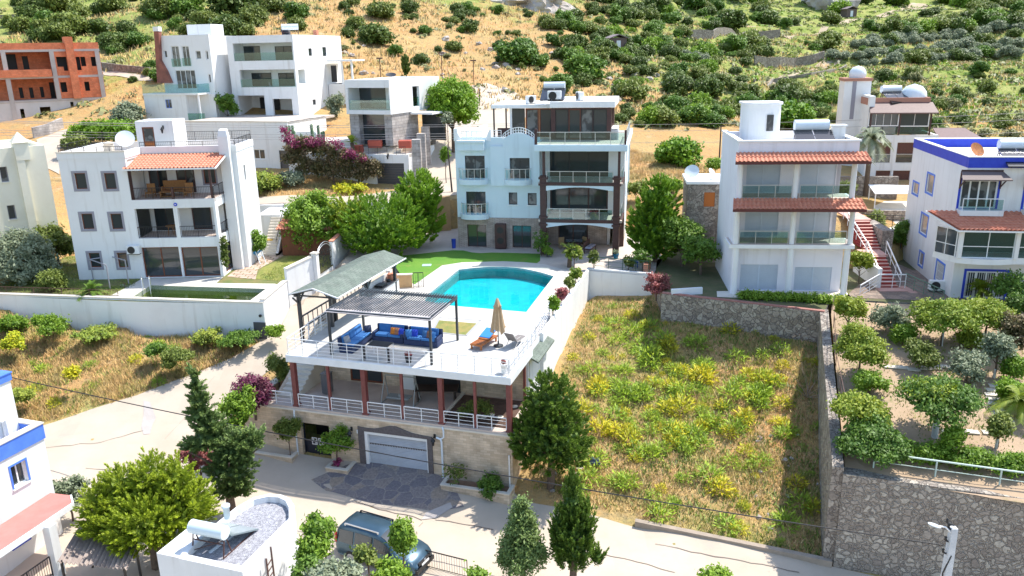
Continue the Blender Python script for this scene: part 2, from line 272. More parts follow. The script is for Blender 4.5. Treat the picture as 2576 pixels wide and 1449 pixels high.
class Face:
 """vertical plane in a building: s along it, d outwards (towards the viewer side), z world"""
 def __init__(s,b,o,d):s.b=b;s.o=np.array(o,float);s.U=np.array(d,float)/np.hypot(*d);s.N=np.array([s.U[1],-s.U[0]])
 def P(s,a,d,z):p=s.o+s.U*a+s.N*d;return(p[0],p[1],z)
 def f(s,r,x,y,off=0.):
  A=s.b.A+s.b.u*(s.o[0]+s.N[0]*off)+s.b.n*(s.o[1]+s.N[1]*off)
  U=s.b.u*s.U[0]+s.b.n*s.U[1];N=s.b.u*s.N[0]+s.b.n*s.N[1]
  d=ray(q(r,x,y));t=(A@N)/(d[:2]@N);p=np.array([0,0,CZ])+d*t;return float((p[:2]-A)@U),float(p[2])
 def rect(s,r,x0,y0,x1,y1,off=0.):
  a,b=s.f(r,x0,y0,off);c,d=s.f(r,x1,y1,off);e,g=s.f(r,x0,y1,off);h,i=s.f(r,x1,y0,off)
  return((a+e)/2,(c+h)/2,(d+g)/2,(b+i)/2)
 def box(s,mb,s0,s1,d0,d1,z0,z1):
  if s0>s1:s0,s1=s1,s0
  if d0>d1:d0,d1=d1,d0
  vs=[s.P(a,d,z)for z in(z0,z1)for a,d in((s0,d1),(s1,d1),(s1,d0),(s0,d0))]
  return mb.add(vs,[(3,2,1,0),(4,5,6,7),(0,1,5,4),(1,2,6,5),(2,3,7,6),(3,0,4,7)])
 def panel(s,mb,s0,s1,z0,z1,holes=(),t=.25,d=0.):
  H=[(max(s0,h[0]),min(s1,h[1]),max(z0,h[2]),min(z1,h[3]))for h in holes];H=[h for h in H if h[1]-h[0]>.02 and h[3]-h[2]>.02]
  ss=sorted({s0,s1,*[v for h in H for v in h[:2]]});zz=sorted({z0,z1,*[v for h in H for v in h[2:]]})
  def solid(i,j):
   if i<0 or j<0 or i>=len(ss)-1 or j>=len(zz)-1:return False
   a=(ss[i]+ss[i+1])/2;c=(zz[j]+zz[j+1])/2
   return not any(h[0]<a<h[1]and h[2]<c<h[3]for h in H)
  for i in range(len(ss)-1):
   for j in range(len(zz)-1):
    if not solid(i,j):continue
    a,b_,c,e=ss[i],ss[i+1],zz[j],zz[j+1];P=s.P
    fs=[[P(a,d,c),P(b_,d,c),P(b_,d,e),P(a,d,e)],[P(b_,d-t,c),P(a,d-t,c),P(a,d-t,e),P(b_,d-t,e)]]
    if not solid(i-1,j):fs.append([P(a,d-t,c),P(a,d,c),P(a,d,e),P(a,d-t,e)])
    if not solid(i+1,j):fs.append([P(b_,d,c),P(b_,d-t,c),P(b_,d-t,e),P(b_,d,e)])
    if not solid(i,j-1):fs.append([P(a,d-t,c),P(b_,d-t,c),P(b_,d,c),P(a,d,c)])
    if not solid(i,j+1):fs.append([P(a,d,e),P(b_,d,e),P(b_,d-t,e),P(a,d-t,e)])
    for f_ in fs:mb.add(f_,[(0,1,2,3)])
  return mb
 def window(s,R,nx=1,nz=1,fm=None,gm=None,fw=.07,dep=.12,sur=None,surw=.14,sill=None,name='window',bars=None,mw=None,parent=None,hz=None):
  a,b_,c,e=R;fm=fm or dark;gm=gm or glass;mw=mw or fw
  mb=MB();s.box(mb,a+.003,a+fw,-dep-.06,-dep,c+.003,e-.003);s.box(mb,b_-fw,b_-.003,-dep-.06,-dep,c+.003,e-.003)
  s.box(mb,a+fw,b_-fw,-dep-.06,-dep,c+.003,c+fw);s.box(mb,a+fw,b_-fw,-dep-.06,-dep,e-fw,e-.003)
  for i in range(1,nx):x=a+(b_-a)*i/nx;s.box(mb,x-mw/2,x+mw/2,-dep-.05,-dep-.004,c+fw,e-fw)
  for j in range(1,nz):
   z=c+(e-c)*(hz if hz and nz==2 else j/nz);s.box(mb,a+fw,b_-fw,-dep-.045,-dep-.008,z-mw/2,z+mw/2)
  wd=s.b.part(mb,name,fm,parent)
  g=MB();s.box(g,a+.01,b_-.01,-dep-.04,-dep-.025,c+.01,e-.01);s.b.part(g,'pane',gm,wd)
  if sur:
   m2=MB();w_=surw;o=.022
   s.box(m2,a-w_,a,-.01,o,c-w_,e+w_);s.box(m2,b_,b_+w_,-.01,o,c-w_,e+w_);s.box(m2,a,b_,-.01,o,e,e+w_);s.box(m2,a,b_,-.01,o,c-w_,c);s.b.part(m2,'surround',sur,wd)
  if sill:m3=MB();s.box(m3,a-.1,b_+.1,-dep,.07,c-.07,c+.001);s.b.part(m3,'sill',sill,wd)
  if bars:
   m4=MB();n=max(2,int((b_-a)/.13))
   for i in range(n+1):x=a+(b_-a)*i/n;s.box(m4,x-.012,x+.012,-.06,-.035,c,e)
   for z in(c+.15*(e-c),c+.85*(e-c),c+.5*(e-c)):s.box(m4,a,b_,-.075,-.06,z-.015,z+.015)
   s.b.part(m4,'grille',bars,wd)
  return wd
 def rail(s,s0,s1,z,h=.95,n=None,m_=None,d=0.,bars=0,bal=0,gl=None,r=.022,name='railing',parent=None):
  mb=MB();n=n or max(1,round(abs(s1-s0)/1.2))
  for i in range(n+1):x=s0+(s1-s0)*i/n;mb.bar(s.P(x,d,z),s.P(x,d,z+h),r*1.8)
  mb.bar(s.P(s0,d,z+h),s.P(s1,d,z+h),r*2.2)
  for k in range(bars):zz=z+h*(k+.6)/(bars+.4);mb.bar(s.P(s0,d,zz),s.P(s1,d,zz),r)
  if bal:
   mb.bar(s.P(s0,d,z+.1),s.P(s1,d,z+.1),r*1.4);k=int(abs(s1-s0)/bal)
   for i in range(k+1):x=s0+(s1-s0)*i/max(1,k);mb.bar(s.P(x,d,z+.1),s.P(x,d,z+h),r*.7)
  o=s.b.part(mb,name,m_ or steel,parent)
  if gl:g=MB();s.box(g,min(s0,s1)+.04,max(s0,s1)-.04,d-.006,d+.006,z+.06,z+h-.06);s.b.part(g,'glass_panel',gl,o)
  return o
def railing_path(name,pts,label,h=.95,post=1.1,bars=3,m_=None,r=.02,parent=None,bal=0,gl=None,group=None,cat='railing',dz=0,lean=0):
 """free-standing railing along world points"""
 mb=MB();g=MB()
 for i in range(len(pts)-1):
  a=np.array(pts[i],float);b_=np.array(pts[i+1],float);L=np.hypot(*(b_-a)[:2]);n=max(1,round(L/post));H=np.array([0,0,h])
  for k in range(n+(i==len(pts)-2)):p=a+(b_-a)*k/n;mb.bar(p,p+H,r*2)
  mb.bar(a+H,b_+H,r*2.4,r*2)
  for k in range(bars):e=np.array([0,0,h*(k+.7)/(bars+.6)]);mb.bar(a+e,b_+e,r)
  if bal:
   e=np.array([0,0,.1]);mb.bar(a+e,b_+e,r*1.3);k_=int(L/bal)
   for k in range(k_+1):p=a+(b_-a)*k/max(1,k_);mb.bar(p+e,p+H,r*.7)
  if gl:e=np.array([0,0,.5*h]);g.bar(a+e,b_+e,.012,h*.8)
 if parent is None:o=mb.build(name,m_ or steel,None,label,cat=cat,group=group,loc=tuple(map(float,pts[0])))
 else:o=mb.build(name,m_ or steel,parent,None,dz=dz)
 if gl:l=pts[0]if parent is None else(0,0,dz);g.build('glass_panel',gl,o if parent is None else o,loc=tuple(map(float,l))).location=(0,0,0)
 return o
def tiles(mb,P00,P10,P01,P11,pitch=.26,row=.34,amp=.045):
 """barrel tiles over a quad: P00-P10 = eave, P01-P11 = top"""
 P00,P10,P01,P11=[np.array(p,float)for p in(P00,P10,P01,P11)]
 L=np.linalg.norm(P10-P00);S=np.linalg.norm(P01-P00);nu=max(2,int(L/pitch))*6;nr=max(1,int(S/row))
 N=np.cross(P10-P00,P01-P00);N/=np.linalg.norm(N)
 if N[2]<0:N=-N
 vs=[];fs=[]
 for r in range(nr):
  for e in(0,1):
   t=(r+e)/nr
   for i in range(nu+1):
    x=i/nu;p=(P00*(1-x)+P10*x)*(1-t)+(P01*(1-x)+P11*x)*t
    vs.append(p+N*(amp*(1+math.cos(i*2*math.pi/6))*.9+(.055 if e==0 else .015)))
  b0=r*2*(nu+1);fs+=[(b0+i,b0+i+1,b0+nu+2+i,b0+nu+1+i)for i in range(nu)]
  if r+1<nr:b1=b0+nu+1;fs+=[(b1+i,b1+i+1,b1+nu+2+i,b1+nu+1+i)for i in range(nu)]
 mb.add(vs,fs);
 mb.add([P00,P10,P11,P01],[(0,1,2,3)])
 return mb
def smoothmod(o,lv=1,bev=0):
 if bev:b_=o.modifiers.new('b','BEVEL');b_.width=bev;b_.segments=2;b_.limit_method='ANGLE'
 return o
def bev(o,w_=.02,seg=1):
 b_=o.modifiers.new('b','BEVEL');b_.width=w_;b_.segments=seg;b_.limit_method='ANGLE';b_.angle_limit=math.radians(40);return o
def W(u,v):return(-12.57+.9546*u+.2979*v,41.73-.2979*u+.9546*v)
VA=(-4.49,66.72);_vu=np.array((.984,-.178));_vu/=np.hypot(*_vu)
def Wv(u,v):return(VA[0]+_vu[0]*u-_vu[1]*v,VA[1]+_vu[1]*u+_vu[0]*v)
ctl=[(-12.5,41.3,-6.25),(-8.5,39.6,-6.4),(-4.5,38.3,-6.45),(-.2,37.2,-6.8),(6,35.4,-7.4),(15,32.5,-8),(25,29,-8.7),(40,25,-9.5),(60,20,-11),(-10,28,-6.8),(0,28,-7.2),(10,26,-8),(-17,31,-6.4),(-23.3,38.6,-6),(-28.4,43.9,-5),(-23.5,45.5,-4.2),(-19.6,48.6,-3.3),(-16.7,50.9,-2.5),(-15.1,55.9,-1.2),(-14,59,-.3),(-13.5,62,.2),(-11,66,.6),(-10.5,72,1.5),(-27,52.4,-1.9),(-36.5,54.3,-1.),(-40,46,-3.3),(-34,44,-4.6),(-50,54,-.5),(-60,40,-4),(-30,30,-6.6),(-45,30,-6.6),(-12,50,-2.9),(-14,44,-5),(-15.5,41.8,-6.1),(-11,53,-2.0),(-24,49.5,-3.1),(-30,49.5,-3.2),(5.6,57,-2.2),(10,55.5,-1.6),(12,51,-1.6),(19,47,-2.0),(8,50,-2.6),(3,47,-3.1),(2,43,-4.4),(10,44,-4.4),(17,41.5,-4.7),(.9,38.5,-6.3),(7,38,-6.4),(14.7,36,-7.1),(-27,60,-.6),(-22,66,-.4),(-33,64,-.3),(-16,64,-.3),(0,60,-1),(5,66,-.5),(-40,62,1.2),(-46,60,1.5),(-60,62,2),(-38,70,2.6),(15,58,-.3),(22,56,-.3),(30,58,.2),(28,50,-.3),(40,50,-.5),(55,45,-2),(14,66,.5),(22,64,2.9),(26,61,3.0),(-30,74,2.8),(-20,74.5,2.9),(-12,76,2.9),(-12.5,79.3,2.9),(-15,80,3.0),(-10,79,3.0),(-7.5,76,3.1),(-2,76,2.6),(8,78,3),(14,74,2.4),(-8,88,5.2),(-5,100,8),(-24,84,4.3),(-30,88,4.6),(-38,82,5),(-45,84,6.4),(-34,94,7.8),(-20,90,7.4),(-12,92,8),(33,64,1.4),(43,80,1.9),(36,76,1.8),(34,71,1.6),(28,70,2.6),(55,80,2.4),(40,90,3.2),(70,70,0)]
def _el(y):return math.atan((724.5-y)/FP)-TH
for x,y,Y in[(60,330,96),(255,300,100),(0,250,112),(300,200,113),(400,290,98),(300,100,138),(300,0,170),(0,0,162),(0,120,130),(600,60,135),(600,0,160),(700,290,97),(850,290,98),(900,200,112),(1000,150,126),(1000,50,156),(1000,0,172),(1200,200,118),(1200,255,106),(1300,80,158),(1300,0,200),(1450,250,112),(1600,250,117),(1600,150,150),(1600,60,200),(1600,0,240),(1750,350,96),(1600,420,84),(1680,440,78),(1900,0,290),(1900,100,215),(2000,250,128),(2000,150,175),(2300,0,330),(2300,100,235),(2500,100,240),(2500,20,330),(2500,250,140),(2500,330,108),(2300,200,158),(1850,200,150),(2560,180,170)]:
 p=AT(0,x,y,Y);ctl.append((p[0],p[1],p[2]))
for x,y,z in[(-200,300,75),(0,420,105),(150,480,95),(-80,260,55),(300,400,80),(-160,150,22),(160,260,26),(120,120,4),(150,60,-6),(-120,90,6),(-120,40,-6),(80,10,-14),(-60,5,-9),(0,5,-9),(450,300,40),(-300,100,15),(300,50,-10),(60,300,44),(10,250,44),(400,650,130),(-300,650,160),(30,650,150)]:ctl.append((x,y,z))
ctl=np.array(ctl,float);_P=ctl[:,:2]
def _phi(a,b):return np.sqrt(((a[:,None,:]-b[None,:,:])**2).sum(-1)+.25)
_n=len(ctl);_A=np.zeros((_n+3,_n+3));_A[:_n,:_n]=_phi(_P,_P)-np.eye(_n)*.12;_A[:_n,_n]=1;_A[:_n,_n+1:]=_P;_A[_n:,:_n]=_A[:_n,_n:].T
_wt=np.linalg.solve(_A,np.concatenate([ctl[:,2],np.zeros(3)]))
def Harr(X,Y):
 p=np.stack([X.ravel(),Y.ravel()],1);out=np.empty(len(p))
 for i in range(0,len(p),20000):
  c=p[i:i+20000];out[i:i+20000]=_phi(c,_P)@_wt[:_n]+_wt[_n]+c@_wt[_n+1:]
 return out.reshape(X.shape)
PL0=[W(-.3,4.25),W(-.3,13),W(-.3,15.5),(-8.4,61),(-9.6,63),(-11.5,67),(-9,72),(-4,75),(11.5,72),(12.2,62),(10.3,56.4),(5.7,58.2),W(12.5,8),W(12.8,6.5),W(12.8,4.25)]
PL1=[(-16.85,51.3),(-27.3,52.75),(-38.5,55.0),(-38,66),(-33.5,69),(-24.5,71.8),(-9.6,71.8),(-13.8,66.8),(-14.15,61.3),(-14.85,57.2),(-16.35,55.2)]
SWA=(19.75,47.35);SWB=(15.15,32.85)
PL2=[(10.35,52.0),(19.5,47.4),(21,50),(27,48.5),(45,44),(48,60),(31,61),(28,58),(23.5,58),(23.2,62),(13.5,64),(11.5,61),(10.5,56.3)]
PL3=[(15.3,33),(19.9,47.2),(21,49.8),(27,48.3),(46,43.8),(60,41),(55,18),(33,25.9)]
def inpoly(x,y,P):
 x=np.asarray(x);y=np.asarray(y);r=np.zeros(x.shape,bool);n=len(P)
 for i in range(n):
  (x0,y0),(x1,y1)=P[i][:2],P[(i+1)%n][:2]
  if y0==y1:continue
  r^=((y0>y)!=(y1>y))&(x<(x1-x0)*(y-y0)/(y1-y0)+x0)
 return r
def OZ(x,y):
 t=(47.3-(y+.3*(x-17)));return np.clip(-.3-.185*t,-3.4,-.05)
from mathutils import noise as _mn
def fb(x,y,s):return _mn.fractal(Vector((x*s,y*s,3.1)),1.,2.,4)
xs=np.concatenate([np.arange(-420,-170,25),np.arange(-170,-62,4),np.arange(-62,62,.9),np.arange(62,200,4),np.arange(200,521,25)])
ys=np.concatenate([np.arange(4,116,.9),np.arange(116,260,2.5),np.arange(260,420,7),np.arange(420,900,25)])
GX,GY=np.meshgrid(xs,ys);GZ=Harr(GX,GY)
fbn=np.array([[fb(x,y,.045)for x in xs]for y in ys]);fbf=np.array([[fb(x,y,.35)for x in xs]for y in ys])
hill=np.clip((GY-104)/30,0,1)
GZ=GZ+fbn*1.6*hill+fbf*(.10+.25*hill)
tz=np.clip((GX-20)/20,0,1)*np.clip((GY-125)/20,0,1);GZ=GZ*(1-.55*tz)+(np.floor(GZ/2.6)*2.6+1.3+np.clip((GZ/2.6%1-.8)/.2,0,1)*2.6-.9)*.55*tz
for P in(PL0,PL1,PL2):GZ=np.where(inpoly(GX,GY,P),np.minimum(GZ,-.5),GZ)
_pg=[W(-.2,.1),W(-.2,6.2),W(12.9,6.2),W(12.9,.1)];GZ=np.where(inpoly(GX,GY,_pg),np.minimum(GZ,-5.5),GZ)
GZ=np.where((GX>-36)&(GX<6)&(GY>44)&(GY<61.5)&(inpoly(GX,GY,PL0)|inpoly(GX,GY,PL1)),np.minimum(GZ,-3.2),GZ)
GZ=np.where(inpoly(GX,GY,PL3),np.minimum(GZ,OZ(GX,GY)-.5),GZ)
def H(x,y):
 """height of the built ground grid (bilinear)"""
 i=int(np.clip(np.searchsorted(xs,x)-1,0,len(xs)-2));j=int(np.clip(np.searchsorted(ys,y)-1,0,len(ys)-2))
 a=(x-xs[i])/(xs[i+1]-xs[i]);b_=(y-ys[j])/(ys[j+1]-ys[j])
 z00,z10,z01,z11=GZ[j,i],GZ[j,i+1],GZ[j+1,i],GZ[j+1,i+1]
 return float(z00*(1-a)*(1-b_)+z10*a*(1-b_)+z01*(1-a)*b_+z11*a*b_)
def GH(r,x,y,far=500):
 d=ray(q(r,x,y));t=22.
 while t<far:
  p=np.array([0,0,CZ])+d*t
  if p[2]<=H(p[0],p[1]):break
  t+=.5+t*.004
 lo,hi=t-2.5,t
 for _ in range(12):
  m_=(lo+hi)/2;p=np.array([0,0,CZ])+d*m_
  if p[2]<=H(p[0],p[1]):hi=m_
  else:lo=m_
 p=np.array([0,0,CZ])+d*hi;return np.array([p[0],p[1],H(p[0],p[1])])
V=np.stack([GX.ravel(),GY.ravel(),GZ.ravel()],1);nx_=len(xs);ny_=len(ys)
I=np.arange(nx_*ny_).reshape(ny_,nx_);Q=np.stack([I[:-1,:-1].ravel(),I[:-1,1:].ravel(),I[1:,1:].ravel(),I[1:,:-1].ravel()],1)
gr=np.clip((GX-8-(GY-120)*-.02)/30,0,1)*np.clip((GY-95)/40,0,1)
gr=np.maximum(gr,np.clip((-28-GX)/25,0,1)*np.clip((GY-100)/20,0,1)*.75)
gr=np.maximum(gr,np.clip((GY-150)/30,0,1)*.6);gr=np.maximum(gr,.32*(GY<60))
grm=bpy.data.materials.new('dry_grass_ground');grm.use_nodes=True;n=grm.node_tree;bs=n.nodes['Principled BSDF'];L=n.links
geo=n.nodes.new('ShaderNodeNewGeometry');at=n.nodes.new('ShaderNodeAttribute');at.attribute_name='tint'
def _ns(s,d=6):
 t=n.nodes.new('ShaderNodeTexNoise');t.inputs['Scale'].default_value=s;t.inputs['Detail'].default_value=d;t.inputs['Roughness'].default_value=.65;L.new(geo.outputs['Position'],t.inputs['Vector']);return t
def _mr(src,a,b_,c=0.,d=1.):
 r=n.nodes.new('ShaderNodeMapRange');r.inputs[1].default_value=a;r.inputs[2].default_value=b_;r.inputs[3].default_value=c;r.inputs[4].default_value=d;L.new(src,r.inputs[0]);return r.outputs[0]
dry=mixn(n,L,_mr(_ns(.18).outputs[0],.38,.62),(.50,.275,.115),(.46,.325,.14));dry=mixn(n,L,_mr(_ns(1.7).outputs[0],.48,.68),dry,(.33,.25,.13));dry=mixn(n,L,_mr(_ns(.5).outputs[0],.6,.75),dry,(.52,.40,.26))
grn=mixn(n,L,_mr(_ns(.3).outputs[0],.4,.6),(.21,.27,.06),(.36,.36,.12));grn=mixn(n,L,_mr(_ns(2.2).outputs[0],.5,.7),grn,(.12,.14,.04))
ad=n.nodes.new('ShaderNodeMath');L.new(at.outputs['Fac'],ad.inputs[0]);L.new(_mr(_ns(.12,8).outputs[0],.3,.7,-.45,.45),ad.inputs[1])
o=mixn(n,L,_mr(ad.outputs[0],.3,.7),dry,grn);L.new(o,bs.inputs['Base Color']);bs.inputs['Roughness'].default_value=.95;bs.inputs['Specular IOR Level'].default_value=.1
bp=n.nodes.new('ShaderNodeBump');bp.inputs['Strength'].default_value=.9;bp.inputs['Distance'].default_value=.25;L.new(_ns(2.6,8).outputs[0],bp.inputs['Height']);L.new(bp.outputs[0],bs.inputs['Normal'])
ground=np_mesh('ground',V,Q,grm,None,gr.ravel(),True);ground['kind']='structure'
def clipcell(P,x0,x1,y0,y1):
 for ax,lim,sg in((0,x0,1),(0,x1,-1),(1,y0,1),(1,y1,-1)):
  out=[]
  for i in range(len(P)):
   a,b_=P[i-1],P[i];ia=(a[ax]-lim)*sg>=0;ib=(b_[ax]-lim)*sg>=0
   if ia!=ib:t=(lim-a[ax])/(b_[ax]-a[ax]);out.append((a[0]+(b_[0]-a[0])*t,a[1]+(b_[1]-a[1])*t))
   if ib:out.append(b_)
  P=out
  if not P:return[]
 return P
def drape(name,poly,m_,off=.02,hf=None,kind='structure'):
 """sheet that follows the ground grid (or height hf), cut to a plan outline"""
 hf=hf or H;P=[tuple(map(float,p[:2]))for p in poly];X0=min(p[0]for p in P);X1=max(p[0]for p in P);Y0=min(p[1]for p in P);Y1=max(p[1]for p in P)
 mb=MB();ix=[x for x in xs if X0<x<X1];iy=[y for y in ys if Y0<y<Y1];ix=[X0]+ix+[X1];iy=[Y0]+iy+[Y1]
 for i in range(len(ix)-1):
  for j in range(len(iy)-1):
   c=clipcell(P,ix[i],ix[i+1],iy[j],iy[j+1])
   if len(c)<3:continue
   ar=sum(c[k][0]*c[(k+1)%len(c)][1]-c[(k+1)%len(c)][0]*c[k][1]for k in range(len(c)))
   if abs(ar)<1e-4:continue
   if ar<0:c=c[::-1]
   mb.add([(a,b_,hf(a,b_)+off)for a,b_ in c],[tuple(range(len(c)))],True)
 return mb.build(name,m_,kind=kind)
def flat(name,outer,z,m_,holes=(),th=0.,kind='structure',sidem=None):
 from mathutils.geometry import tessellate_polygon
 def ccw(P):return P if sum(P[i][0]*P[(i+1)%len(P)][1]-P[(i+1)%len(P)][0]*P[i][1]for i in range(len(P)))>0 else P[::-1]
 outer=ccw([tuple(p[:2])for p in outer]);holes=[ccw([tuple(p[:2])for p in h])for h in holes]
 L_=[[Vector((x,y,0))for x,y in P]for P in(outer,*holes)];pts=[p for P in(outer,*holes)for p in P]
 mb=MB();fs=[]
 for t in tessellate_polygon(L_):
  a,b_,c=[pts[i]for i in t];fs.append(t if(b_[0]-a[0])*(c[1]-a[1])-(c[0]-a[0])*(b_[1]-a[1])>0 else t[::-1])
 mb.add([(x,y,z)for x,y in pts],fs)
 if th:
  mb.cur=1 if sidem else 0
  for k,P in enumerate((outer,*holes)):
   n_=len(P)
   for i in range(n_):
    a,b_=P[i],P[(i+1)%n_];Q_=[(*a,z-th),(*b_,z-th),(*b_,z),(*a,z)];mb.add(Q_ if k==0 else Q_[::-1],[(0,1,2,3)])
 return mb.build(name,[m_,sidem]if sidem else m_,kind=kind)
drape('street',[(60,17),(33,26),(15.0,32.75),(6.1,35.45),(.3,37.2),W(13,-.0),W(-3.5,-.0),(-15.9,42.6),(-17.1,44),(-16.5,47),(-14.6,49.8),W(-1.9,8.6),W(-.35,9.2),W(-.35,15.4),(-8.5,61),(-9.7,63),(-11.6,67),(-9.2,71.8),(-13.4,71.8),(-13.7,66.6),(-14.1,61.3),(-14.8,57.1),(-16.3,55.1),(-16.8,51.1),(-18.3,49.6),(-20.6,47.9),(-23.5,45.9),(-26,44.9),(-28.5,43.7),(-34,41.5),(-45,38),(-48,12),(50,6)],conc,.035)
drape('apron',[W(3.6,-.02),W(4.3,-.02),W(4.3,.3),W(8.2,.3),W(8.2,-.02),W(9.25,-.02),W(10.2,-1.0),W(10.9,-1.9),W(9.6,-2.7),W(6,-2.9),W(3.2,-2.6),W(1.9,-1.9),W(2.6,-1.0)],flag,.045)
oldc=mat('old_concrete',(.4,.36,.33),.9,(.46,.42,.39),1.2,6,bump=.2);crk=mat('road_crack',(.2,.16,.13),.95)
def GHL(r,pts):return[GH(r,x,y)[:2]for x,y in pts]
drape('road_patch',GHL(17,[(1720,20),(1800,40),(1870,230),(1830,300),(1800,420),(1720,430),(1690,340),(1720,200)]),oldc,.05);drape('road_patch',GHL(8,[(830,1010),(1000,940),(1015,975),(900,1050),(800,1060)]),oldc,.06)
def crack(pts,r,w=.035):
 P=GHL(r,pts);L_=[P[0]];rg=random.Random(len(pts))
 for a,c in zip(P[:-1],P[1:]):
  n_=max(2,int(np.hypot(*(c-a))/.5));L_+=[a+(c-a)*(k+1)/n_+np.array([rg.uniform(-.06,.06),rg.uniform(-.06,.06)])for k in range(n_)]
 U_=[(p[0],p[1]+w*rg.uniform(.4,1))for p in L_];D_=[(p[0],p[1]-w*rg.uniform(.4,1))for p in L_][::-1];drape('road_crack',U_+D_,crk,.056)
crack([(330,930),(560,1000),(800,1060)],8);crack([(1300,1130),(1100,1090),(900,1060)],8);crack([(780,1110),(820,1060)],8);crack([(600,700),(1000,740),(1300,860)],7,.025);crack([(300,560),(700,520),(1000,440)],7,.02);crack([(2060,1300),(2300,1350),(2560,1430)],8,.03);crack([(1500,60),(1300,330),(1150,500)],7,.02);crack([(0,1230),(500,1330),(1000,1430)],9,.03)
def PXH(pts,r=0):return[GH(r,x,y)[:2]for x,y in pts]
drape('upper_street',[(-34,72.2),(-9.5,72.2),(-9.3,74),(-5.2,76),(-4.5,79),(-1.5,90),(2.5,103),(1.5,112),(-3,116),(-6.5,112),(-7,102),(-8.8,88),(-9.8,79.5),(-13.5,77.6),(-18,76.4),(-34,76.2)],conc,.04)
drape('hill_track',PXH([(255,178),(330,186),(392,193),(398,205),(340,202),(262,190)]),conc,.06)
drape('left_track',PXH([(92,352),(150,330),(190,322),(192,336),(165,352),(150,380),(150,440),(120,425),(98,385)]),conc,.06)
dirt=mat('pale_dirt_track',(.4,.31,.2),.95,(.46,.37,.25),.6,6)
for nm,P in(('hill_path',[(1920,208),(1990,188),(2050,168),(2110,142),(2150,122),(2160,128),(2120,150),(2060,176),(1995,197),(1925,216)]),('valley_path',[(1850,60),(1905,68),(1990,92),(2060,80),(2120,52),(2240,28),(2330,10),(2335,16),(2245,36),(2128,60),(2064,88),(1988,100),(1900,75),(1850,66)]),('bare_slope',[(1180,150),(1330,165),(1450,215),(1380,240),(1250,215),(1120,190)])):
 if nm!='bare_slope':drape(nm,PXH(P),dirt,.1)
pool=[G(5,x,y,0)[:2]for x,y in((670,830),(790,733),(905,640),(1010,628),(1100,622),(1170,620),(1250,621),(1320,625),(1390,634),(1450,645),(1530,664),(1615,690),(1410,958),(900,915),(760,902))]
pool[0]=tuple(np.array(pool[0]));P_NL=G(5,640,890,0)[:2];pool[-1]=P_NL
patio=mat('villa_paving',(.58,.5,.43),.75,(.5,.43,.37),1.1,6,(.35,.65))
flat('villa_terrace',PL0,0,patio,[pool],3.6,sidem=white)
lawnm=mat('lawn_grass',(.09,.24,.02),.9,(.13,.27,.025),.45,6,(.35,.65),bump=.6,bscale=22,col3=(.24,.24,.06),scale3=.7,f3=(.58,.8))
drygr=mat('worn_lawn',(.32,.25,.08),.95,(.17,.2,.05),1.4,6,bump=.6,bscale=20)
flat('lawn',[(-7.02,55.39),(-5.45,60.61),(-3.92,61.44),(-.63,61.51),(1.0,61.1),(2.0,60.75),Wv(7.6,-4.0),Wv(7.3,-1.7),Wv(5,-1.6),Wv(3.2,-1.65),Wv(2.3,-1.95),Wv(1.5,-1.75),Wv(.68,-1.15),(-4.9,65.6),(-9.3,64),(-9.4,61.5),(-8.2,57.5)],.006,lawnm)
cop=[W(-.25,.12),W(-.25,13.0),(-8.9,54.6),(-7.02,55.37),(-5.45,60.59),(-3.92,61.42),(-.63,61.49),(1,61.08),(2.6,60.3),(4.0,58.6),(4.6,57.4),(5.3,57.2),W(12.3,19.5),W(12.3,8),W(12.75,6.4),W(12.75,.12)]
sq=[G(5,x,y,0)[:2]for x,y in((705,1105),(960,1135),(1070,1020),(760,1000))]
flat('pool_deck',[W(-.25,.12),W(-.25,7.6),W(12.2,7.6),W(12.75,6.4),W(12.75,.12)],.012,deckm)
_split=W(-.25,7.6),W(12.25,7.6)
flat('pool_surround',[_split[0]]+cop[1:14]+[_split[1]],.02,coping,[pool])
flat('worn_grass_square',sq,.018,drygr)
mb=MB()
for i in range(4):a,b_=np.array(sq[i]),np.array(sq[(i+1)%4]);mb.bar((*a,.02),(*b_,.02),.14,.03)
mb.build('grass_square_kerb',mat('grey_kerb',(.35,.35,.35),.8),kind='structure')
pt_=brickmat('pool_mosaic',(.0,.56,.62),(.0,.5,.58),(.02,.62,.66),1,.4,.4,.01,0,.4,True,.1,.15)
mb=MB();cw=pool;n_=len(cw)
for i in range(n_):
 a,b_=cw[i],cw[(i+1)%n_];mb.add([(*a,.015),(*b_,.015),(*b_,-.85),(*a,-.85)],[(0,1,2,3)])
mb.build('pool_walls',pt_,kind='structure')
flat('pool_floor',cw,-.83,pt_);flat('pool_water',cw,-.14,poolw)
gp=[G(4,1130,757,0)[:2],G(4,1990,783,0)[:2],G(4,1870,872,0)[:2],G(4,990,845,0)[:2]]
flat('left_garden',PL1,0,mat('garden_ground',(.2,.17,.06),.95,(.12,.15,.04),.8,6,(.35,.6),col3=(.26,.16,.08),scale3=1.5,bump=.5),[gp],2.5,sidem=white)
gpc=[(-16.7,51.45),G(4,830,832,0)[:2],G(4,1010,740,0)[:2],(-28.1,58.45),(-21.9,58.45),G(4,1620,740,0)[:2],G(4,2060,745,0)[:2],(-16.3,54.9)]
flat('green_pool_surround',gpc,.012,coping,[gp])
gm_=mat('algae_pool_lining',(.16,.26,.015),.8,(.24,.34,.03),.8,4);mb=MB()
for i in range(4):a,b_=gp[i],gp[(i+1)%4];mb.add([(*a,.008),(*b_,.008),(*b_,-1.3),(*a,-1.3)],[(0,1,2,3)])
mb.build('green_pool_walls',gm_,kind='structure');flat('green_pool_floor',gp,-1.28,gm_);flat('green_pool_water',gp,-.3,greenw)
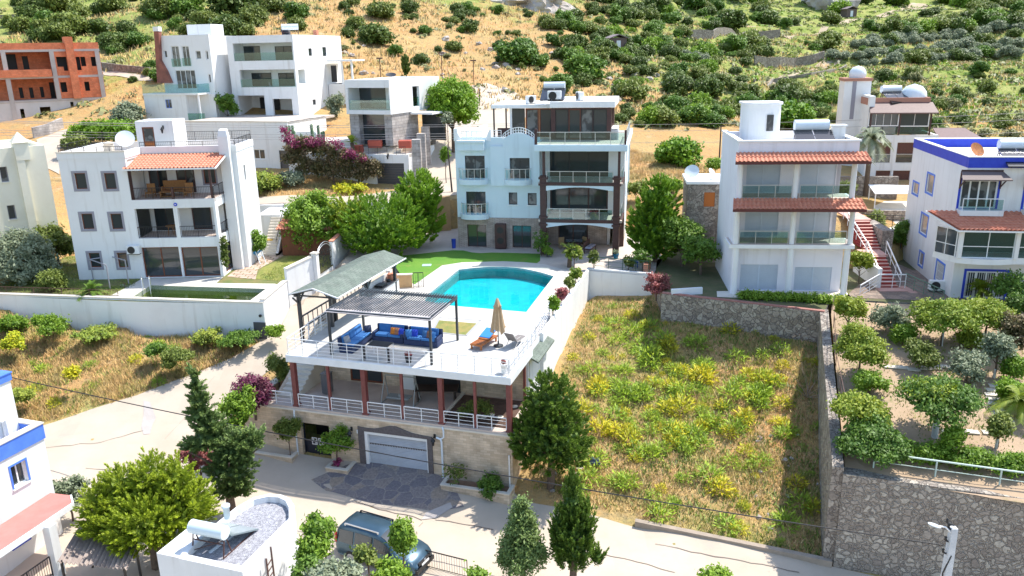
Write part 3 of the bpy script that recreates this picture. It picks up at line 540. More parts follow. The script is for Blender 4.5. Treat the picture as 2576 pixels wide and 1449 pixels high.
flat('garden_path',[(-21.7,58.6),(-19.2,57.6),(-19.9,60.5),(-18.7,66.6),(-21.2,66.8),(-21.5,62)],.02,brickmat('pink_path_slabs',(.55,.38,.3),(.6,.45,.36),(.2,.17,.08),1,.7,.5,.05,.5,.8,True))
flat('left_lawn',[(-19.3,57.7),(-17.0,57.0),(-15.8,58),(-14.6,61),(-14.2,64.5),(-18.6,64.6),(-19.7,61)],.015,mat('rough_lawn',(.16,.19,.03),.95,(.28,.26,.07),1.2,6,bump=.6,bscale=18))
flat('right_terrace',PL2,0,mat('right_ground',(.14,.12,.06),.95,(.08,.1,.035),1,6),th=2.2,sidem=cob2)
flat('right_paving',[(21.9,50.2),(27.2,49.2),(32,48.2),(45,45),(46,52),(29.5,56.5),(29,61),(27.2,60.5),(25.6,55)],.02,cobble('crazy_paving',(.2,.15,.12),(.26,.19,.15),(.3,.23,.18),(.2,.16,.13),1.4,bump=.2))
flat('house_patio',[(14.0,52.2),(13.7,50.9),(20.5,49.3),(22.4,50.0),(22.6,52)],.02,pale)
orch=mat('orchard_soil',(.46,.33,.22),.95,(.38,.27,.17),.5,6,(.35,.65),col3=(.22,.2,.08),scale3=.9,f3=(.58,.75),bump=.5,bscale=4)
drape('orchard_ground',PL3,orch,0.,lambda x,y:float(OZ(x,y))+.05*fb(x,y,.6))
b=B('garden_house','long stone-clad house with garage, whose white roof deck carries the pergola and pool','house',W(0,0),(.9546,-.2979),-6.9)
F=b.face(0,0)
mb=MB();F.box(mb,-.18,13.0,-4.24,.04,-.42,0.0);bev(b.part(mb,'deck_slab',white2),.02)
mb=MB();F.box(mb,-1.9,12.98,-4.24,.02,-3.36,-3.15);b.part(mb,'porch_floor',floor_t)
gate=(.32,2.15,-6.25,-4.08);gar=(4.37,8.17,-6.4,-4.08)
mb=MB();F.panel(mb,-3.4,13.0,-7.4,-3.36,[gate,gar],.35)
Sd=Face(b,(13.0,.35),(0,1));Sd.panel(mb,0,6,-7.4,-3.36,t=.3)
Sl=Face(b,(-3.4,.35),(0,1));mb2=MB();Sl.box(mb,0,5.6,-.3,0,-7.4,-3.3);b.part(mb,'stone_wall',trav)
mb=MB();F.box(mb,-3.45,13.05,-.36,.07,-3.36,-3.27);F.box(mb,-3.45,-3.0,-6,-.36,-3.3,-3.22);b.part(mb,'wall_coping',pale)
mb=MB();bk=Face(b,(0,4.22),(1,0));dr=(1.42,3.6,-3.1,-.95);bk.panel(mb,-.3,4.4,-3.15,-.42,[dr],.06,d=.06);bk.box(mb,4.4,5.0,-.0,.06,-3.15,-.42);bk.panel(mb,8.6,12.8,-3.15,-.42,[(10.3,11.8,-2.2,-1)],.06,d=.06);b.part(mb,'porch_back_wall',stone_stack if 0 else trav)
mb=MB();bk.box(mb,5.0,5.75,0,.35,-3.15,-.42);b.part(mb,'white_pier',white)
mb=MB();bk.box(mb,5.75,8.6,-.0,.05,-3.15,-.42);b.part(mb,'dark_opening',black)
bk.window((dr[0],dr[1],dr[2],dr[3]),2,1,wood,glass,.1,-.02,name='porch_door')
Sr=Face(b,(12.78,4.0),(0,1));wr=(.9,2.5,-2.0,-.9)
mb=MB();Sr.panel(mb,-.1,2.6,-3.3,-.42,[(.1,.75,-2.9,-.8),wr],.2,d=.03);b.part(mb,'flank_wall',white)
Sr.window(wr,2,1,brownm,glass,.08,.02,name='flank_window');Sr.window((.1,.75,-2.9,-.8),1,2,wood,glass2,.08,.02,name='flank_door')
shing=brickmat('green_shingles',(.13,.165,.13),(.17,.2,.165),(.07,.09,.07),1,.33,.22,.012,.5,.8,True,.3,.25,-.3)
mb=MB();A0=(12.8,3.6,-.35);mb.add([(12.82,3.9,-.32),(12.82,7.6,-.32),(13.4,7.6,-.62),(13.4,3.9,-.62),(12.82,3.9,-.42),(12.82,7.6,-.42),(13.4,7.6,-.72),(13.4,3.9,-.72)],[(0,3,2,1),(4,5,6,7),(3,7,6,2),(0,4,7,3),(1,2,6,5),(0,1,5,4)]);b.part(mb,'awning_roof',shing)
for k,(r,x,y)in enumerate(((10,160,1340),(10,755,1425),(8,950,395),(8,1425,410))):
 u=(.0+[.12,4.5,9.02,12.84][k]);mb=MB();mb.box(u-.13,u+.13,.05,.33,-3.15,-.42);mb.box(u-.18,u+.18,.02,.38,-3.15,-3.05);b.part(mb,'column',redbr)
for u in(2.3,6.75,10.95):mb=MB();mb.box(u-.07,u+.07,.12,.26,-3.15,-.42);b.part(mb,'column',redbr)
mb=MB();mb.box(12.7,12.84,3.2,3.34,-3.15,-.42);b.part(mb,'column',redbr)
for a,c in((.3,2.2),(2.4,4.33),(4.65,6.65),(6.85,8.87),(9.17,10.85),(11.05,12.68)):F.rail(a,c,-3.15,.78,max(1,round((c-a)/.9)),whitem,-.1,3,name='railing')
fr=mat('dark_grey_stone_trim',(.1,.085,.085),.8,(.14,.12,.12),9)
mb=MB();F.box(mb,4.0,4.37,-.2,.06,-6.6,-3.95);F.box(mb,8.17,8.46,-.2,.06,-6.6,-3.95)
tp=[(4.0,-3.86),(4.5,-3.9),(5.0,-3.88),(5.5,-3.76),(5.95,-3.6),(6.35,-3.58),(6.8,-3.72),(7.3,-3.86),(7.9,-3.92),(8.46,-3.95)];n_=len(tp)
vs=[F.P(a,.065,z)for a,z in tp]+[F.P(a,.065,-4.1)for a,z in tp]+[F.P(a,-.03,z)for a,z in tp]
mb.add(vs,[(n_+i,n_+i+1,i+1,i)for i in range(n_-1)]+[(i,i+1,2*n_+i+1,2*n_+i)for i in range(n_-1)]);b.part(mb,'garage_trim',fr)
mb=MB();F.box(mb,4.37,4.55,-.25,.02,-6.5,-4.08);F.box(mb,8.1,8.17,-.25,.02,-6.5,-4.08);F.box(mb,4.55,8.1,-.25,.02,-4.27,-4.08);b.part(mb,'garage_frame',white2)
mb=MB();z=-6.5;
while z<-4.28:
 d=-.16
 if abs(z+4.98)>.06:mb.add([F.P(4.5,d,z),F.P(8.12,d,z),F.P(8.12,d+.03,z+.045),F.P(4.5,d+.03,z+.045),F.P(8.12,d,z+.09),F.P(4.5,d,z+.09)],[(0,1,2,3),(3,2,4,5)])
 z+=.09
sh_=mat('grey_shutter',(.5,.51,.53),.35,(.44,.45,.47),2,metal=.3);gd=b.part(mb,'garage_door',sh_)
mb=MB();F.box(mb,4.5,8.12,-.2,-.17,-6.5,-4.2);b.part(mb,'shutter_backing',black,gd)
mb=MB();[F.box(mb,4.55+i*.1,4.59+i*.1,-.165,-.15,-5.04,-4.9)for i in range(36)];b.part(mb,'vent_strip',sh_,gd)
mb=MB();F.box(mb,.34,2.13,-.3,-.26,-6.25,-5.3);F.box(mb,.34,.4,-.3,-.2,-6.25,-4.1);F.box(mb,2.07,2.13,-.3,-.2,-6.25,-4.1);F.box(mb,1.2,1.26,-.3,-.2,-6.25,-5.25)
g_=b.part(mb,'entrance_gate',mat('navy_gate',(.012,.016,.03),.4));mb=MB();F.box(mb,.35,2.12,-1.6,-1.55,-6.25,-4.09);b.part(mb,'gate_recess',black,g_)
mb=MB()
for cx in(1.0,1.42):
 for dx,z0,z1 in((-.16,-5.5,-5.1),(-.06,-5.35,-5.1),(.06,-5.5,-5.25),(.14,-5.5,-5.1)):F.box(mb,cx+dx-.025,cx+dx+.025,-.25,-.24,z0,z1)
 F.box(mb,cx-.18,cx+.16,-.25,-.24,-5.53,-5.48);F.box(mb,cx-.18,cx+.16,-.25,-.24,-5.12,-5.08)
b.part(mb,'gate_ornament',whitem,g_)
def lamp(F,s,z,parent=None):
 mb=MB();p=F.P(s,.28,z);mb.bar(F.P(s,0,z+.28),F.P(s,.28,z+.3),.03);F.box(mb,s-.06,s+.06,0,.03,z+.15,z+.4)
 mb.lathe(p,[(.02,.3),(.13,.14),(.14,.1)],8);mb.lathe(p,[(.1,.1),(.06,-.14),(.01,-.18)],8)
 return F.b.part(mb,'wall_lamp',dark,parent)
lamp(F,3.6,-4.35);lamp(F,8.62,-4.15)
def pipe(mb,F,s,z0,z1,d=.07,r=.045):mb.tube([F.P(s,d,z0),F.P(s,d,z1)],r)
mb=MB();pipe(mb,F,9.05,-6.3,-4.1,.12,.06);mb.tube([F.P(9.05,.12,-4.1),F.P(9.0,.12,-3.95),F.P(8.75,.1,-3.9)],.06);mb.tube([F.P(9.0,.12,-3.95),F.P(9.2,.14,-3.8),F.P(9.2,.14,-3.4),F.P(9.1,.05,-3.25)],.05);b.part(mb,'drainpipe',tank)
mb=MB();pipe(mb,F,12.85,-6.7,-4.4,.08,.045);b.part(mb,'drainpipe',white2)
mb=MB();pipe(mb,F,.02,-6.2,-4.0,.08,.05);mb.tube([F.P(.02,.08,-4.0),F.P(.1,.2,-3.7),F.P(.08,.12,-3.3)],.05);b.part(mb,'drainpipe',tank)
mb=MB();F.box(mb,3.92,4.1,.02,.05,-4.3,-4.08);b.part(mb,'number_plate',whitem)
for i in range(3):mb=MB();F.box(mb,.1-.0*i,2.5,-.02,.38*(3-i),-6.75+.17*i-.2,-6.6+.17*i);bev(b.part(mb,'step',pale),.015)
def planter(F,s0,s1,d,z0,z1,name='planter'):
 mb=MB();t=.16;F.box(mb,s0,s1,d-t,d,z0,z1);F.box(mb,s0,s0+t,.02,d-t,z0,z1);F.box(mb,s1-t,s1,.02,d-t,z0,z1)
 o=F.b.part(mb,name,trav);m2=MB();F.box(m2,s0-.03,s1+.03,d-t-.03,d+.03,z1,z1+.06);F.box(m2,s0-.03,s0+t+.03,.02,d-t-.03,z1,z1+.06);F.box(m2,s1-t-.03,s1+.03,.02,d-t-.03,z1,z1+.06);F.b.part(m2,'planter_coping',pale,o)
 m3=MB();F.box(m3,s0+t,s1-t,.02,d-t,z0,z1-.12);F.b.part(m3,'planter_soil',soil,o);return o
planter(F,2.35,3.7,1.05,-7,-6.15);planter(F,-3.2,.05,.8,-7,-6.0);planter(F,9.25,13.1,1.0,-7.4,-6.2)
mb=MB();
for i in range(16):v0=1.0+i*.33;mb.box(-1.55,-.35,v0,6.4,-3.15+i*.18,-2.97+i*.18)
b.part(mb,'stairs',pale)
mb=MB();vs=[(-1.85,.9,-3.2),(-1.85,6.6,-.1),(-1.85,8.4,-.1),(-1.85,8.4,-4),(-1.85,.9,-4)];m_=len(vs);mb.add([(x,y,z)for x,y,z in vs]+[(x+.28,y,z)for x,y,z in vs],[tuple(range(m_)),tuple(range(m_,2*m_))[::-1]]+[((i+1)%m_,i,i+m_,(i+1)%m_+m_)for i in range(m_)]);b.part(mb,'stair_wall',trav)
mb=MB()
def Wz(u,v,z=0.02):x,y=W(u,v);return(x,y,z)
railing_path('deck_railing',[Wz(-.05,.12),Wz(12.85,.12)],'white pipe railing along the front edge of the pool deck',.92,.93,4,whitem,.02,cat='railing')
railing_path('deck_railing',[Wz(12.88,.2),Wz(12.75,6.5),Wz(12.42,10.8)],'white pipe railing along the right side of the pool deck',.92,.9,4,whitem,.02,cat='railing')
railing_path('deck_railing',[Wz(-.1,.2),Wz(-.2,2.6)],'short white railing closing the left end of the pool deck',.92,.9,3,whitem,.02,cat='railing')
railing_path('stair_railing',[Wz(-.35,2.8,-.1),Wz(-.3,4.9,-.02)],'white railing panel beside the steps under the green roof',1.0,.7,5,whitem,.022,cat='railing')
railing_path('porch_end_railing',[Wz(-3.2,.15,-3.2),Wz(-.2,.15,-3.15)],'white railing left of the red columns above the bougainvillea wall',.78,1,3,whitem,.02,cat='railing')
def wz(u,v,z=0.):x,y=W(u,v);return(x,y,z)
RZ=math.atan2(-.2979,.9546)
t=empty('dining_table',wz(7.6,2.9,-3.15),'long dark wooden table under the pool deck roof','table',RZ+.25)
mb=MB();mb.box(-1.25,1.25,-.5,.5,.72,.78);mb.build('table_top',mat('dark_wood',(.04,.025,.02),.5),t)
for x in(-1.05,1.05):mb=MB();mb.box(x-.05,x+.05,-.4,.4,0,.07);mb.bar((x,-.3,.07),(x,-.3,.72),.07);mb.bar((x,.3,.07),(x,.3,.72),.07);mb.build('leg',MT['dark_wood'],t)
t=empty('garden_swing',wz(5.7,2.1,-3.15),'grey tubular frame of a garden swing standing on the porch','swing',RZ)
mb=MB();mb.tube([(-1,-.5,.04),(-1,.5,.04),(-.95,.1,1.5),(-.85,0,1.62),(.85,0,1.62),(.95,.1,1.5),(1,.5,.04),(1,-.5,.04)],.035);mb.tube([(-1,-.5,.04),(-.97,0,1.3)],.03);mb.tube([(1,-.5,.04),(.97,0,1.3)],.03);mb.build('frame',mat('grey_tube',(.35,.37,.36),.4,metal=.5),t)
mb=MB();mb.box(-.75,.6,-.3,.25,.3,.4);mb.ball((.1,-.1,.48),.2,8,.6);mb.build('seat',mat('grey_fabric',(.3,.32,.32),.9),t)
t=empty('gas_grill',wz(.95,2.2,-3.15),'grey metal cabinet standing by the porch steps','cabinet',RZ)
mb=MB();mb.box(-.25,.25,-.25,.25,.05,1.25);bev(mb.build('cabinet',mat('grey_sheet',(.18,.18,.19),.4,metal=.4),t),.02);mb=MB();mb.box(-.27,.27,-.27,.27,1.25,1.3);mb.build('lid',MT['grey_sheet'],t)
mb=MB();mb.box(8.9,12.6,.5,3.9,-3.15,-3.1);b.part(mb,'soil_bed',mat('dark_soil',(.07,.04,.03),.95,(.12,.07,.05),3))
mb=MB();mb.bar((8.8,.4,-3.08),(8.8,4.1,-3.08),.16,.14);b.part(mb,'bed_kerb',pale)
random.seed(4)
for i in range(6):
 u,v=10+random.random()*2.4,1+random.random()*2.6;mb=MB();mb.lathe((0,0,0),[(.2,0),(.22,.03),(.01,.06)],7);mb.build('stepping_stone',pale,None,'flat pale stone on the dark soil bed under the deck',cat='stone',group='stones on the shaded soil bed',loc=(0,0,0)).location=wz(u,v,-3.1)
t=empty('pergola',wz(5.4,2.6,.02),'dark metal pergola with slatted roof over the blue sofas','pergola',RZ)
pm=mat('graphite_metal',(.04,.045,.05),.4)
PG=dict(x0=-3.0,x1=3.0,y0=-2.05,y1=1.95,z=2.62)
for x,y in((-3.0,-2.0),(3.0,-2.0),(3.0,1.9),(-3.0,1.9)):mb=MB();mb.box(x-.06,x+.06,y-.06,y+.06,0,2.55);mb.build('post',pm,t)
mb=MB();mb.box(-3.08,3.08,-2.08,-1.96,2.5,2.64);mb.box(-3.08,3.08,1.84,1.96,2.5,2.64);mb.box(-3.08,-2.96,-1.96,1.84,2.5,2.64);mb.box(2.96,3.08,-1.96,1.84,2.5,2.64);mb.box(-.04,.04,-1.96,1.84,2.5,2.6);mb.build('beam',pm,t)
mb=MB();x=-3.05
random.seed(9)
while x<3.05:mb.bar((x,-1.75,2.665),(x+random.uniform(-.015,.015),2.15,2.665),.055,.03);x+=.155
o=mb.build('slat',pm,t);
net=glassy('shade_net',(.6,.6,.62),.0);_n=net.node_tree;_d=_n.nodes.new('ShaderNodeBsdfDiffuse');_d.inputs[0].default_value=(.55,.52,.53,1);_ms=_n.nodes['Mix Shader'];_n.links.new(_d.outputs[0],_ms.inputs[2]);_ms.inputs[0].default_value=.62
mb=MB();N=24
for i in range(N):
 for j in range(12):
  def zz(i,j):return 2.62+.02*math.sin(i*1.3)*math.sin(j*.9)-(.06 if j==0 else 0)
  P=[(-3.15+6.3*a/N,-2.18+2.9*c/12,zz(a,c))for a,c in((i,j),(i+1,j),(i+1,j+1),(i,j+1))];mb.add(P,[(0,1,2,3)])
mb.build('shade_net',net,t)
navy=mat('navy_base',(.02,.035,.09),.8,(.03,.05,.13),4);sky_c=mat('light_blue_cushion',(.06,.22,.52),.9,(.05,.18,.46),5)
def sofa(name,loc,rz,Lx,label,arms=True):
 t=empty(name,loc,label,'sofa',rz);mb=MB();mb.box(-Lx/2,Lx/2,-.42,.42,0,.34);mb.box(-Lx/2,Lx/2,.32,.48,.34,.86)
 if arms:mb.box(-Lx/2,-Lx/2+.16,-.42,.32,.34,.6);mb.box(Lx/2-.16,Lx/2,-.42,.32,.34,.6)
 bev(mb.build('base',navy,t),.03);n=max(1,round((Lx-.3)/.75));w_=(Lx-.36)/n
 for i in range(n):
  x0=-Lx/2+.18+i*w_;mb=MB();mb.box(x0+.01,x0+w_-.01,-.4,.3,.34,.5);bev(mb.build('seat_cushion',sky_c,t),.05,3)
  mb=MB();mb.add([(x0+.01,.14,.5),(x0+w_-.01,.14,.5),(x0+w_-.01,.31,.5),(x0+.01,.31,.5),(x0+.01,.22,.92),(x0+w_-.01,.22,.92),(x0+w_-.01,.34,.92),(x0+.01,.34,.92)],[(3,2,1,0),(4,5,6,7),(0,1,5,4),(1,2,6,5),(2,3,7,6),(3,0,4,7)]);bev(mb.build('back_cushion',sky_c,t),.04,3)
 return t
sofa('outdoor_sofa',wz(4.62,3.5,.02),RZ,1.95,'navy sofa with light blue cushions at the back left under the pergola')
sofa('outdoor_sofa',wz(6.72,3.42,.02),RZ-.02,2.1,'navy sofa with light blue cushions at the back right under the pergola')
sofa('outdoor_sofa',wz(3.05,2.3,.02),RZ+math.pi/2,2.6,'navy sofa with light blue cushions along the left side of the pergola',False)
def pillow(u,v,z,col,label,rz=0,s=.42):
 bm=bmesh.new();bmesh.ops.create_grid(bm,x_segments=6,y_segments=6,size=s/2)
 top=[(v_.co.x,v_.co.y)for v_ in bm.verts];mb=MB();N=7
 def h(x,y):return .09*max(0,(1-(2*x/s)**2))**.5*max(0,(1-(2*y/s)**2))**.5
 V_=[(x,y,h(x,y))for x,y in top]+[(x,y,-h(x,y))for x,y in top];fs=[tuple(v_.index for v_ in f.verts)for f in bm.faces];n0=len(top);bm.free()
 mb.add(V_,fs+[tuple(i+n0 for i in f[::-1])for f in fs],True)
 o=mb.build('pillow',col,None,label,cat='pillow',group='pillows on the blue sofas');o.location=wz(u,v,z);o.rotation_euler=(math.radians(68),0,RZ+rz);return o
cr=lambda nm,c:mat(nm,c,.9)
for u,v,c,lb,rz in[(4.95,3.3,cr('orange_cloth',(.6,.2,.03)),'orange pillow in the right half of the back left sofa',0),(5.2,3.28,cr('tan_cloth',(.35,.16,.09)),'tan pillow between the orange and the royal blue one',.1),(5.42,3.25,cr('royal_cloth',(.02,.06,.5)),'royal blue pillow at the right arm of the back left sofa',-.3),(5.95,3.2,sky_c,'light blue pillow at the left arm of the back right sofa',.4),(6.25,3.28,cr('royal_cloth',(.02,.06,.5)),'royal blue pillow on the back right sofa',0),(6.95,3.25,cr('mid_blue_cloth',(.04,.14,.35)),'mid blue pillow left of the brown one on the back right sofa',0),(7.2,3.22,cr('brown_cloth',(.2,.1,.08)),'brown pillow on the back right sofa',-.1),(7.45,3.15,sky_c,'light blue pillow leaning on the right arm of the sofa',-.5),(3.3,3.3,cr('starfish_cloth',(.03,.045,.1)),'dark pillow in the sofa corner',.7),(3.0,1.35,cr('stripe_cloth',(.3,.32,.36)),'grey striped pillow at the near end of the left sofa',1.2)]:pillow(u,v,.7,c,lb,rz)
t=empty('metal_table',wz(5.2,.95,.02),'black slatted metal table with white frame by the front railing','table',RZ)
mb=MB();[mb.box(-.62,.62,-.4+i*.13,-.31+i*.13,.72,.75)for i in range(7)];mb.build('table_top',dark,t)
mb=MB();[mb.tube([(x,y,0),(x,y,.74)],.02,6)for x in(-.6,.6)for y in(-.4,.45)];mb.bar((-.6,-.4,.2),(.6,-.4,.2),.02);mb.build('leg',whitem,t)
for u,lab in((4.55,'left'),(6.0,'right')):
 o=MB().lathe((0,0,0),[(.09,0),(.07,.03),(.06,.6),(.075,.62),(.075,.8),(.02,.84)],10).build('bollard_lamp',dark,None,f'black bollard lamp behind the front railing, {lab} of the metal table',cat='lamp',group='bollard lamps on the deck');o.location=wz(u,.35,.02)
def pot(loc,r,h,m_,label,cat='flower pot',name='flower_pot',group=None):
 t=empty(name,loc,label,cat,0,group);MB().lathe((0,0,0),[(r*.7,0),(r,h),(r*1.08,h),(r*1.08,h*1.06),(r*.9,h*1.06),(r*.88,h*.9),(.01,h*.9)],14).build('pot',m_,t);return t
POT1=pot(wz(7.05,.6,.02),.2,.38,dark,'black pot of red flowers behind the deck railing')
POT2=pot(wz(12.5,.45,.02),.19,.5,white2,'white jar planter with red flower in the right front deck corner')
t=empty('parasol',wz(11.0,4.15,.02),'closed beige parasol standing beside the wooden lounger','parasol',0)
mb=MB();mb.tube([(0,0,0),(0,0,2.75)],.03);mb.lathe((0,0,0),[(.28,0),(.28,.06),(.05,.08),(.05,.3)],14);mb.build('pole',pm,t)
cm=mat('beige_canvas',(.52,.37,.22),.85,(.45,.31,.18),5);V_=[];F_=[];nn=48;prof=[(2.86,.02),(2.8,.07),(2.45,.17),(2.36,.22),(2.33,.17),(2.0,.22),(1.6,.27),(1.2,.33),(.95,.38)]
for i,(z,r)in enumerate(prof):
 for j in range(nn):
  a=2*math.pi*j/nn;f=1+.26*math.sin(a*8)*min(1,i/4);zz=z+(.12*math.sin(a*3+1)+.09*math.sin(a*8))*(i==len(prof)-1);V_.append((r*f*math.cos(a),r*f*math.sin(a),zz))
for i in range(len(prof)-1):F_+=[(i*nn+j,(i+1)*nn+j,(i+1)*nn+(j+1)%nn,i*nn+(j+1)%nn)for j in range(nn)]
MB().add(V_,F_,True).build('canopy',cm,t)
t=empty('wooden_lounger',wz(10.15,4.15,.02),'wooden sun lounger with bright blue towel left of the parasol','sun lounger',RZ+math.radians(-12))
lw=mat('orange_wood',(.42,.14,.03),.5,(.34,.1,.02),6);mb=MB()
mb.box(-.35,.35,-.95,.95,.24,.33)
for i in range(14):mb.box(-.3,.3,-.9+i*.075,-.85+i*.075,.33,.35)
mb.build('frame',lw,t)
for x in(-.31,.31):
 for y in(-.85,.8):MB().box(x-.04,x+.04,y-.04,y+.04,0,.24).build('leg',lw,t)
mb=MB();mb.add([(-.33,-.1,.34),(.33,-.1,.34),(.33,.8,.62),(-.33,.8,.62),(-.33,-.1,.4),(.33,-.1,.4),(.33,.8,.68),(-.33,.8,.68)],[(3,2,1,0),(4,5,6,7),(0,1,5,4),(1,2,6,5),(2,3,7,6),(3,0,4,7)]);mb.build('backrest',lw,t)
mb=MB();mb.add([(-.34,.0,.41),(.34,0,.41),(.34,.85,.7),(-.34,.85,.7),(-.34,.0,.47),(.34,0,.47),(.34,.86,.75),(-.34,.86,.75)],[(3,2,1,0),(4,5,6,7),(0,1,5,4),(1,2,6,5),(2,3,7,6),(3,0,4,7)]);bev(mb.build('towel',mat('blue_towel',(.04,.24,.62),.95),t),.02)
t=empty('grey_lounger',wz(11.85,4.45,.02),'grey sling sun lounger right of the parasol','sun lounger',RZ+math.radians(-14))
gl_=mat('grey_sling',(.2,.18,.17),.8);gt=mat('grey_tube_light',(.5,.48,.46),.4);mb=MB()
for x in(-.3,.3):mb.tube([(x,.95,.32),(x,-.15,.32),(x,-.62,.92)],.022,6);mb.tube([(x,.75,.3),(x,.85,0)],.02,6);mb.tube([(x,-.1,.3),(x,-.45,0),(x,-.7,.05)],.02,6);mb.tube([(x,-.2,.52),(x,.2,.52),(x,.3,0)],.018,6)
mb.build('frame',gt,t);mb=MB();mb.add([(-.28,.93,.33),(.28,.93,.33),(.28,-.14,.33),(-.28,-.14,.33),(.28,-.6,.92),(-.28,-.6,.92)],[(0,3,2,1),(3,5,4,2)]);o=mb.build('sling',gl_,t);sd=o.modifiers.new('s','SOLIDIFY');sd.thickness=.012
t=empty('entrance_shelter',wz(0,8,0),'open shelter with green shingle gable roof beside the ramp','shelter',RZ)
sg=shing;wd_=pm
def gable(x0,x1,y0,y1,zr,ze,th,m_,name,par,xm=0):
 mb=MB();V_=[]
 for y in(y0,y1):V_+=[(x0,y,ze),(xm,y,zr),(x1,y,ze),(x1,y,ze-th),(xm,y,zr-th),(x0,y,ze-th)]
 mb.add(V_,[(0,1,7,6),(1,2,8,7),(2,3,9,8),(3,4,10,9),(4,5,11,10),(5,0,6,11),(0,5,4,1),(1,4,3,2),(7,10,11,6),(8,9,10,7)]);return mb.build(name,m_,par)
gable(-1.65,1.6,-4.9,4.6,3.0,2.52,.09,sg,'roof',t)
mb=MB();mb.bar((-1.66,-4.93,2.5),(0,-4.93,2.97),.05,.07);mb.bar((0,-4.93,2.97),(1.62,-4.93,2.5),.05,.07);mb.bar((1.62,-4.93,2.5),(1.62,4.63,2.5),.05,.07);mb.build('edge_trim',whitem,t)
mb=MB();mb.box(-1.45,-1.3,-4.7,4.5,2.3,2.45);mb.box(1.2,1.35,-4.7,4.5,2.3,2.45)
for y in(-4.6,-3.2,-1.5,.2,2,4.3):mb.bar((-1.6,y,2.42),(0,y,2.86),.09,.1);mb.bar((0,y,2.86),(1.55,y,2.42),.09,.1);mb.bar((-1.35,y,2.38),(1.25,y,2.38),.08)
mb.build('beam',wd_,t)
for x,y,z in((-1.38,-4.3,-1.4),(-1.38,-.2,-.8),(-1.38,4.2,-.5),(.05,-3.1,0),(1.27,-.6,0),(.9,4.2,0)):
 mb=MB();mb.box(x-.09,x+.09,y-.09,y+.09,z,2.32);mb.bar((x,y-.6,2.3),(x,y,1.75),.08);mb.bar((x,y+.6,2.3),(x,y,1.75),.08);mb.build('post',wd_,t)
mb=MB();mb.bar((-1.38,-4.2,.9),(-1.38,4.2,.95),.08);mb.bar((-1.38,-4.2,.2),(-1.38,4.2,.3),.08);[mb.bar((-1.38,y,-.2),(-1.38,y,.95),.04)for y in np.arange(-4,4.2,.55)];mb.build('side_rail',wd_,t)
t=empty('barbecue_counter',wz(.6,10.9,.02),'white kitchen counter with grey top under the green roof','counter',RZ)
mb=MB();mb.box(-.5,.35,-2.4,1.8,0,.9);mb.box(-.5,-.4,-2.4,1.8,.9,1.35);mb.box(-.6,-.3,1.8,2.1,0,1.5);mb.build('body',white,t);mb=MB();mb.box(-.39,.4,-2.45,1.78,.9,.96);mb.build('worktop',mat('worktop_grey',(.2,.19,.19),.4),t)
mb=MB();mb.box(-.3,.25,-.6,.2,.965,1.1);mb.ball((0,.9,1.05),.18,10,.7);mb.build('grill',dark,t)
o=MB().lathe((0,0,0),[(.32,.0),(.36,.3),(.3,.42),(.25,.43),(.02,.36)],14).build('terracotta_bowl',tiler,None,'round terracotta bowl beside the barbecue counter',cat='bowl');o.location=wz(-.9+1.5,12.3+.1,1.0)
b2=B('lawn_side_wall','tan wall with pale coping between the shelter and the lawn','wall',W(-.2,13.3),(.97,.05),0);f2=b2.face()
mb=MB();f2.box(mb,0,1.7,-.2,0,0,.95);b2.part(mb,'wall',mat('tan_plaster',(.55,.36,.18),.85,(.48,.31,.16),2));mb=MB();f2.box(mb,-.05,1.75,-.25,.05,.95,1.02);b2.part(mb,'coping',pale)
f2.rail(1.8,2.5,0,1.1,2,dark,0,1,.12,name='iron_gate')
mb=MB();mb.box(-.35,.35,-.3,.3,0,.03);mb.build('inspection_hatch',mat('pale_blue_plastic',(.4,.62,.6),.6),None,'pale blue hatch cover lying in the lawn',cat='hatch',loc=(0,0,0)).location=(-6.67,60.74,.01)
b=B('villa','pale blue four-storey villa with dark brown pillars behind the turquoise pool','house',VA,_vu,0)
F=b.face(0,0);pb=mat('pale_blue_plaster',(.66,.75,.79),.85,(.6,.7,.75),.4,5,streak=(.54,.62,.66))
w1=F.rect(11,250,885,500,1205);w1=(w1[0],w1[1],5.95,w1[3]);w2=F.rect(11,822,910,1075,1230);w2=(w2[0],w2[1],5.95,w2[3])
d1=F.rect(12,265,15,512,330);d1=(d1[0],d1[1],3.0,d1[3]);s1=F.rect(12,803,25,912,180);s2=F.rect(12,1045,32,1158,187)
g1=F.rect(12,280,432,520,718);g1=(g1[0],g1[1],.06,g1[3]);g3=F.rect(12,853,445,1090,730);g3=(g3[0],g3[1],.06,g3[3]);W_=7.1
mb=MB();F.panel(mb,0,W_,2.62,9.3,[w1,w2,d1,s1,s2],.3);Lf=Face(b,(0,12),(0,-1));Lf.panel(mb,0,11.7,2.62,9.3,t=.3);Rf=Face(b,(W_,.3),(0,1));Rf.panel(mb,0,2,2.62,8.5,t=.3)
mb.box(.3,14.0,11.7,12,0,8.5);Rr=Face(b,(13.9,1.9),(0,1));Rr.panel(mb,0,9.8,0,8.5,[(3,4.2,3.5,4.8),(3,4.2,6.6,7.8)],.3);b.part(mb,'wall',pb)
mb=MB();F.panel(mb,-.02,W_,0,2.62,[g1,g3],.3,d=.03);Lf.panel(mb,0,11.7,0,2.62,t=.3,d=.03);b.part(mb,'stone_base',stone_stack)
mb=MB();F.panel(mb,3.0,W_-.02,5.35,8.6,[w2],.2,d=.22);b.part(mb,'bay',pb)
cur=glass2
for R_,n,gm_ in((w1,2,cur),(w2,2,cur),(d1,2,glass),(g1,2,glass),(g3,2,glass)):F.window(R_,n,1,dark if R_ not in(g1,g3)else brownm,gm_,.06,.1,name='balcony_door' if R_[2]>1 else 'garden_door')
for R_ in(s1,s2):F.window(R_,1,1,dark,cur,.06,.1,sill=white2)
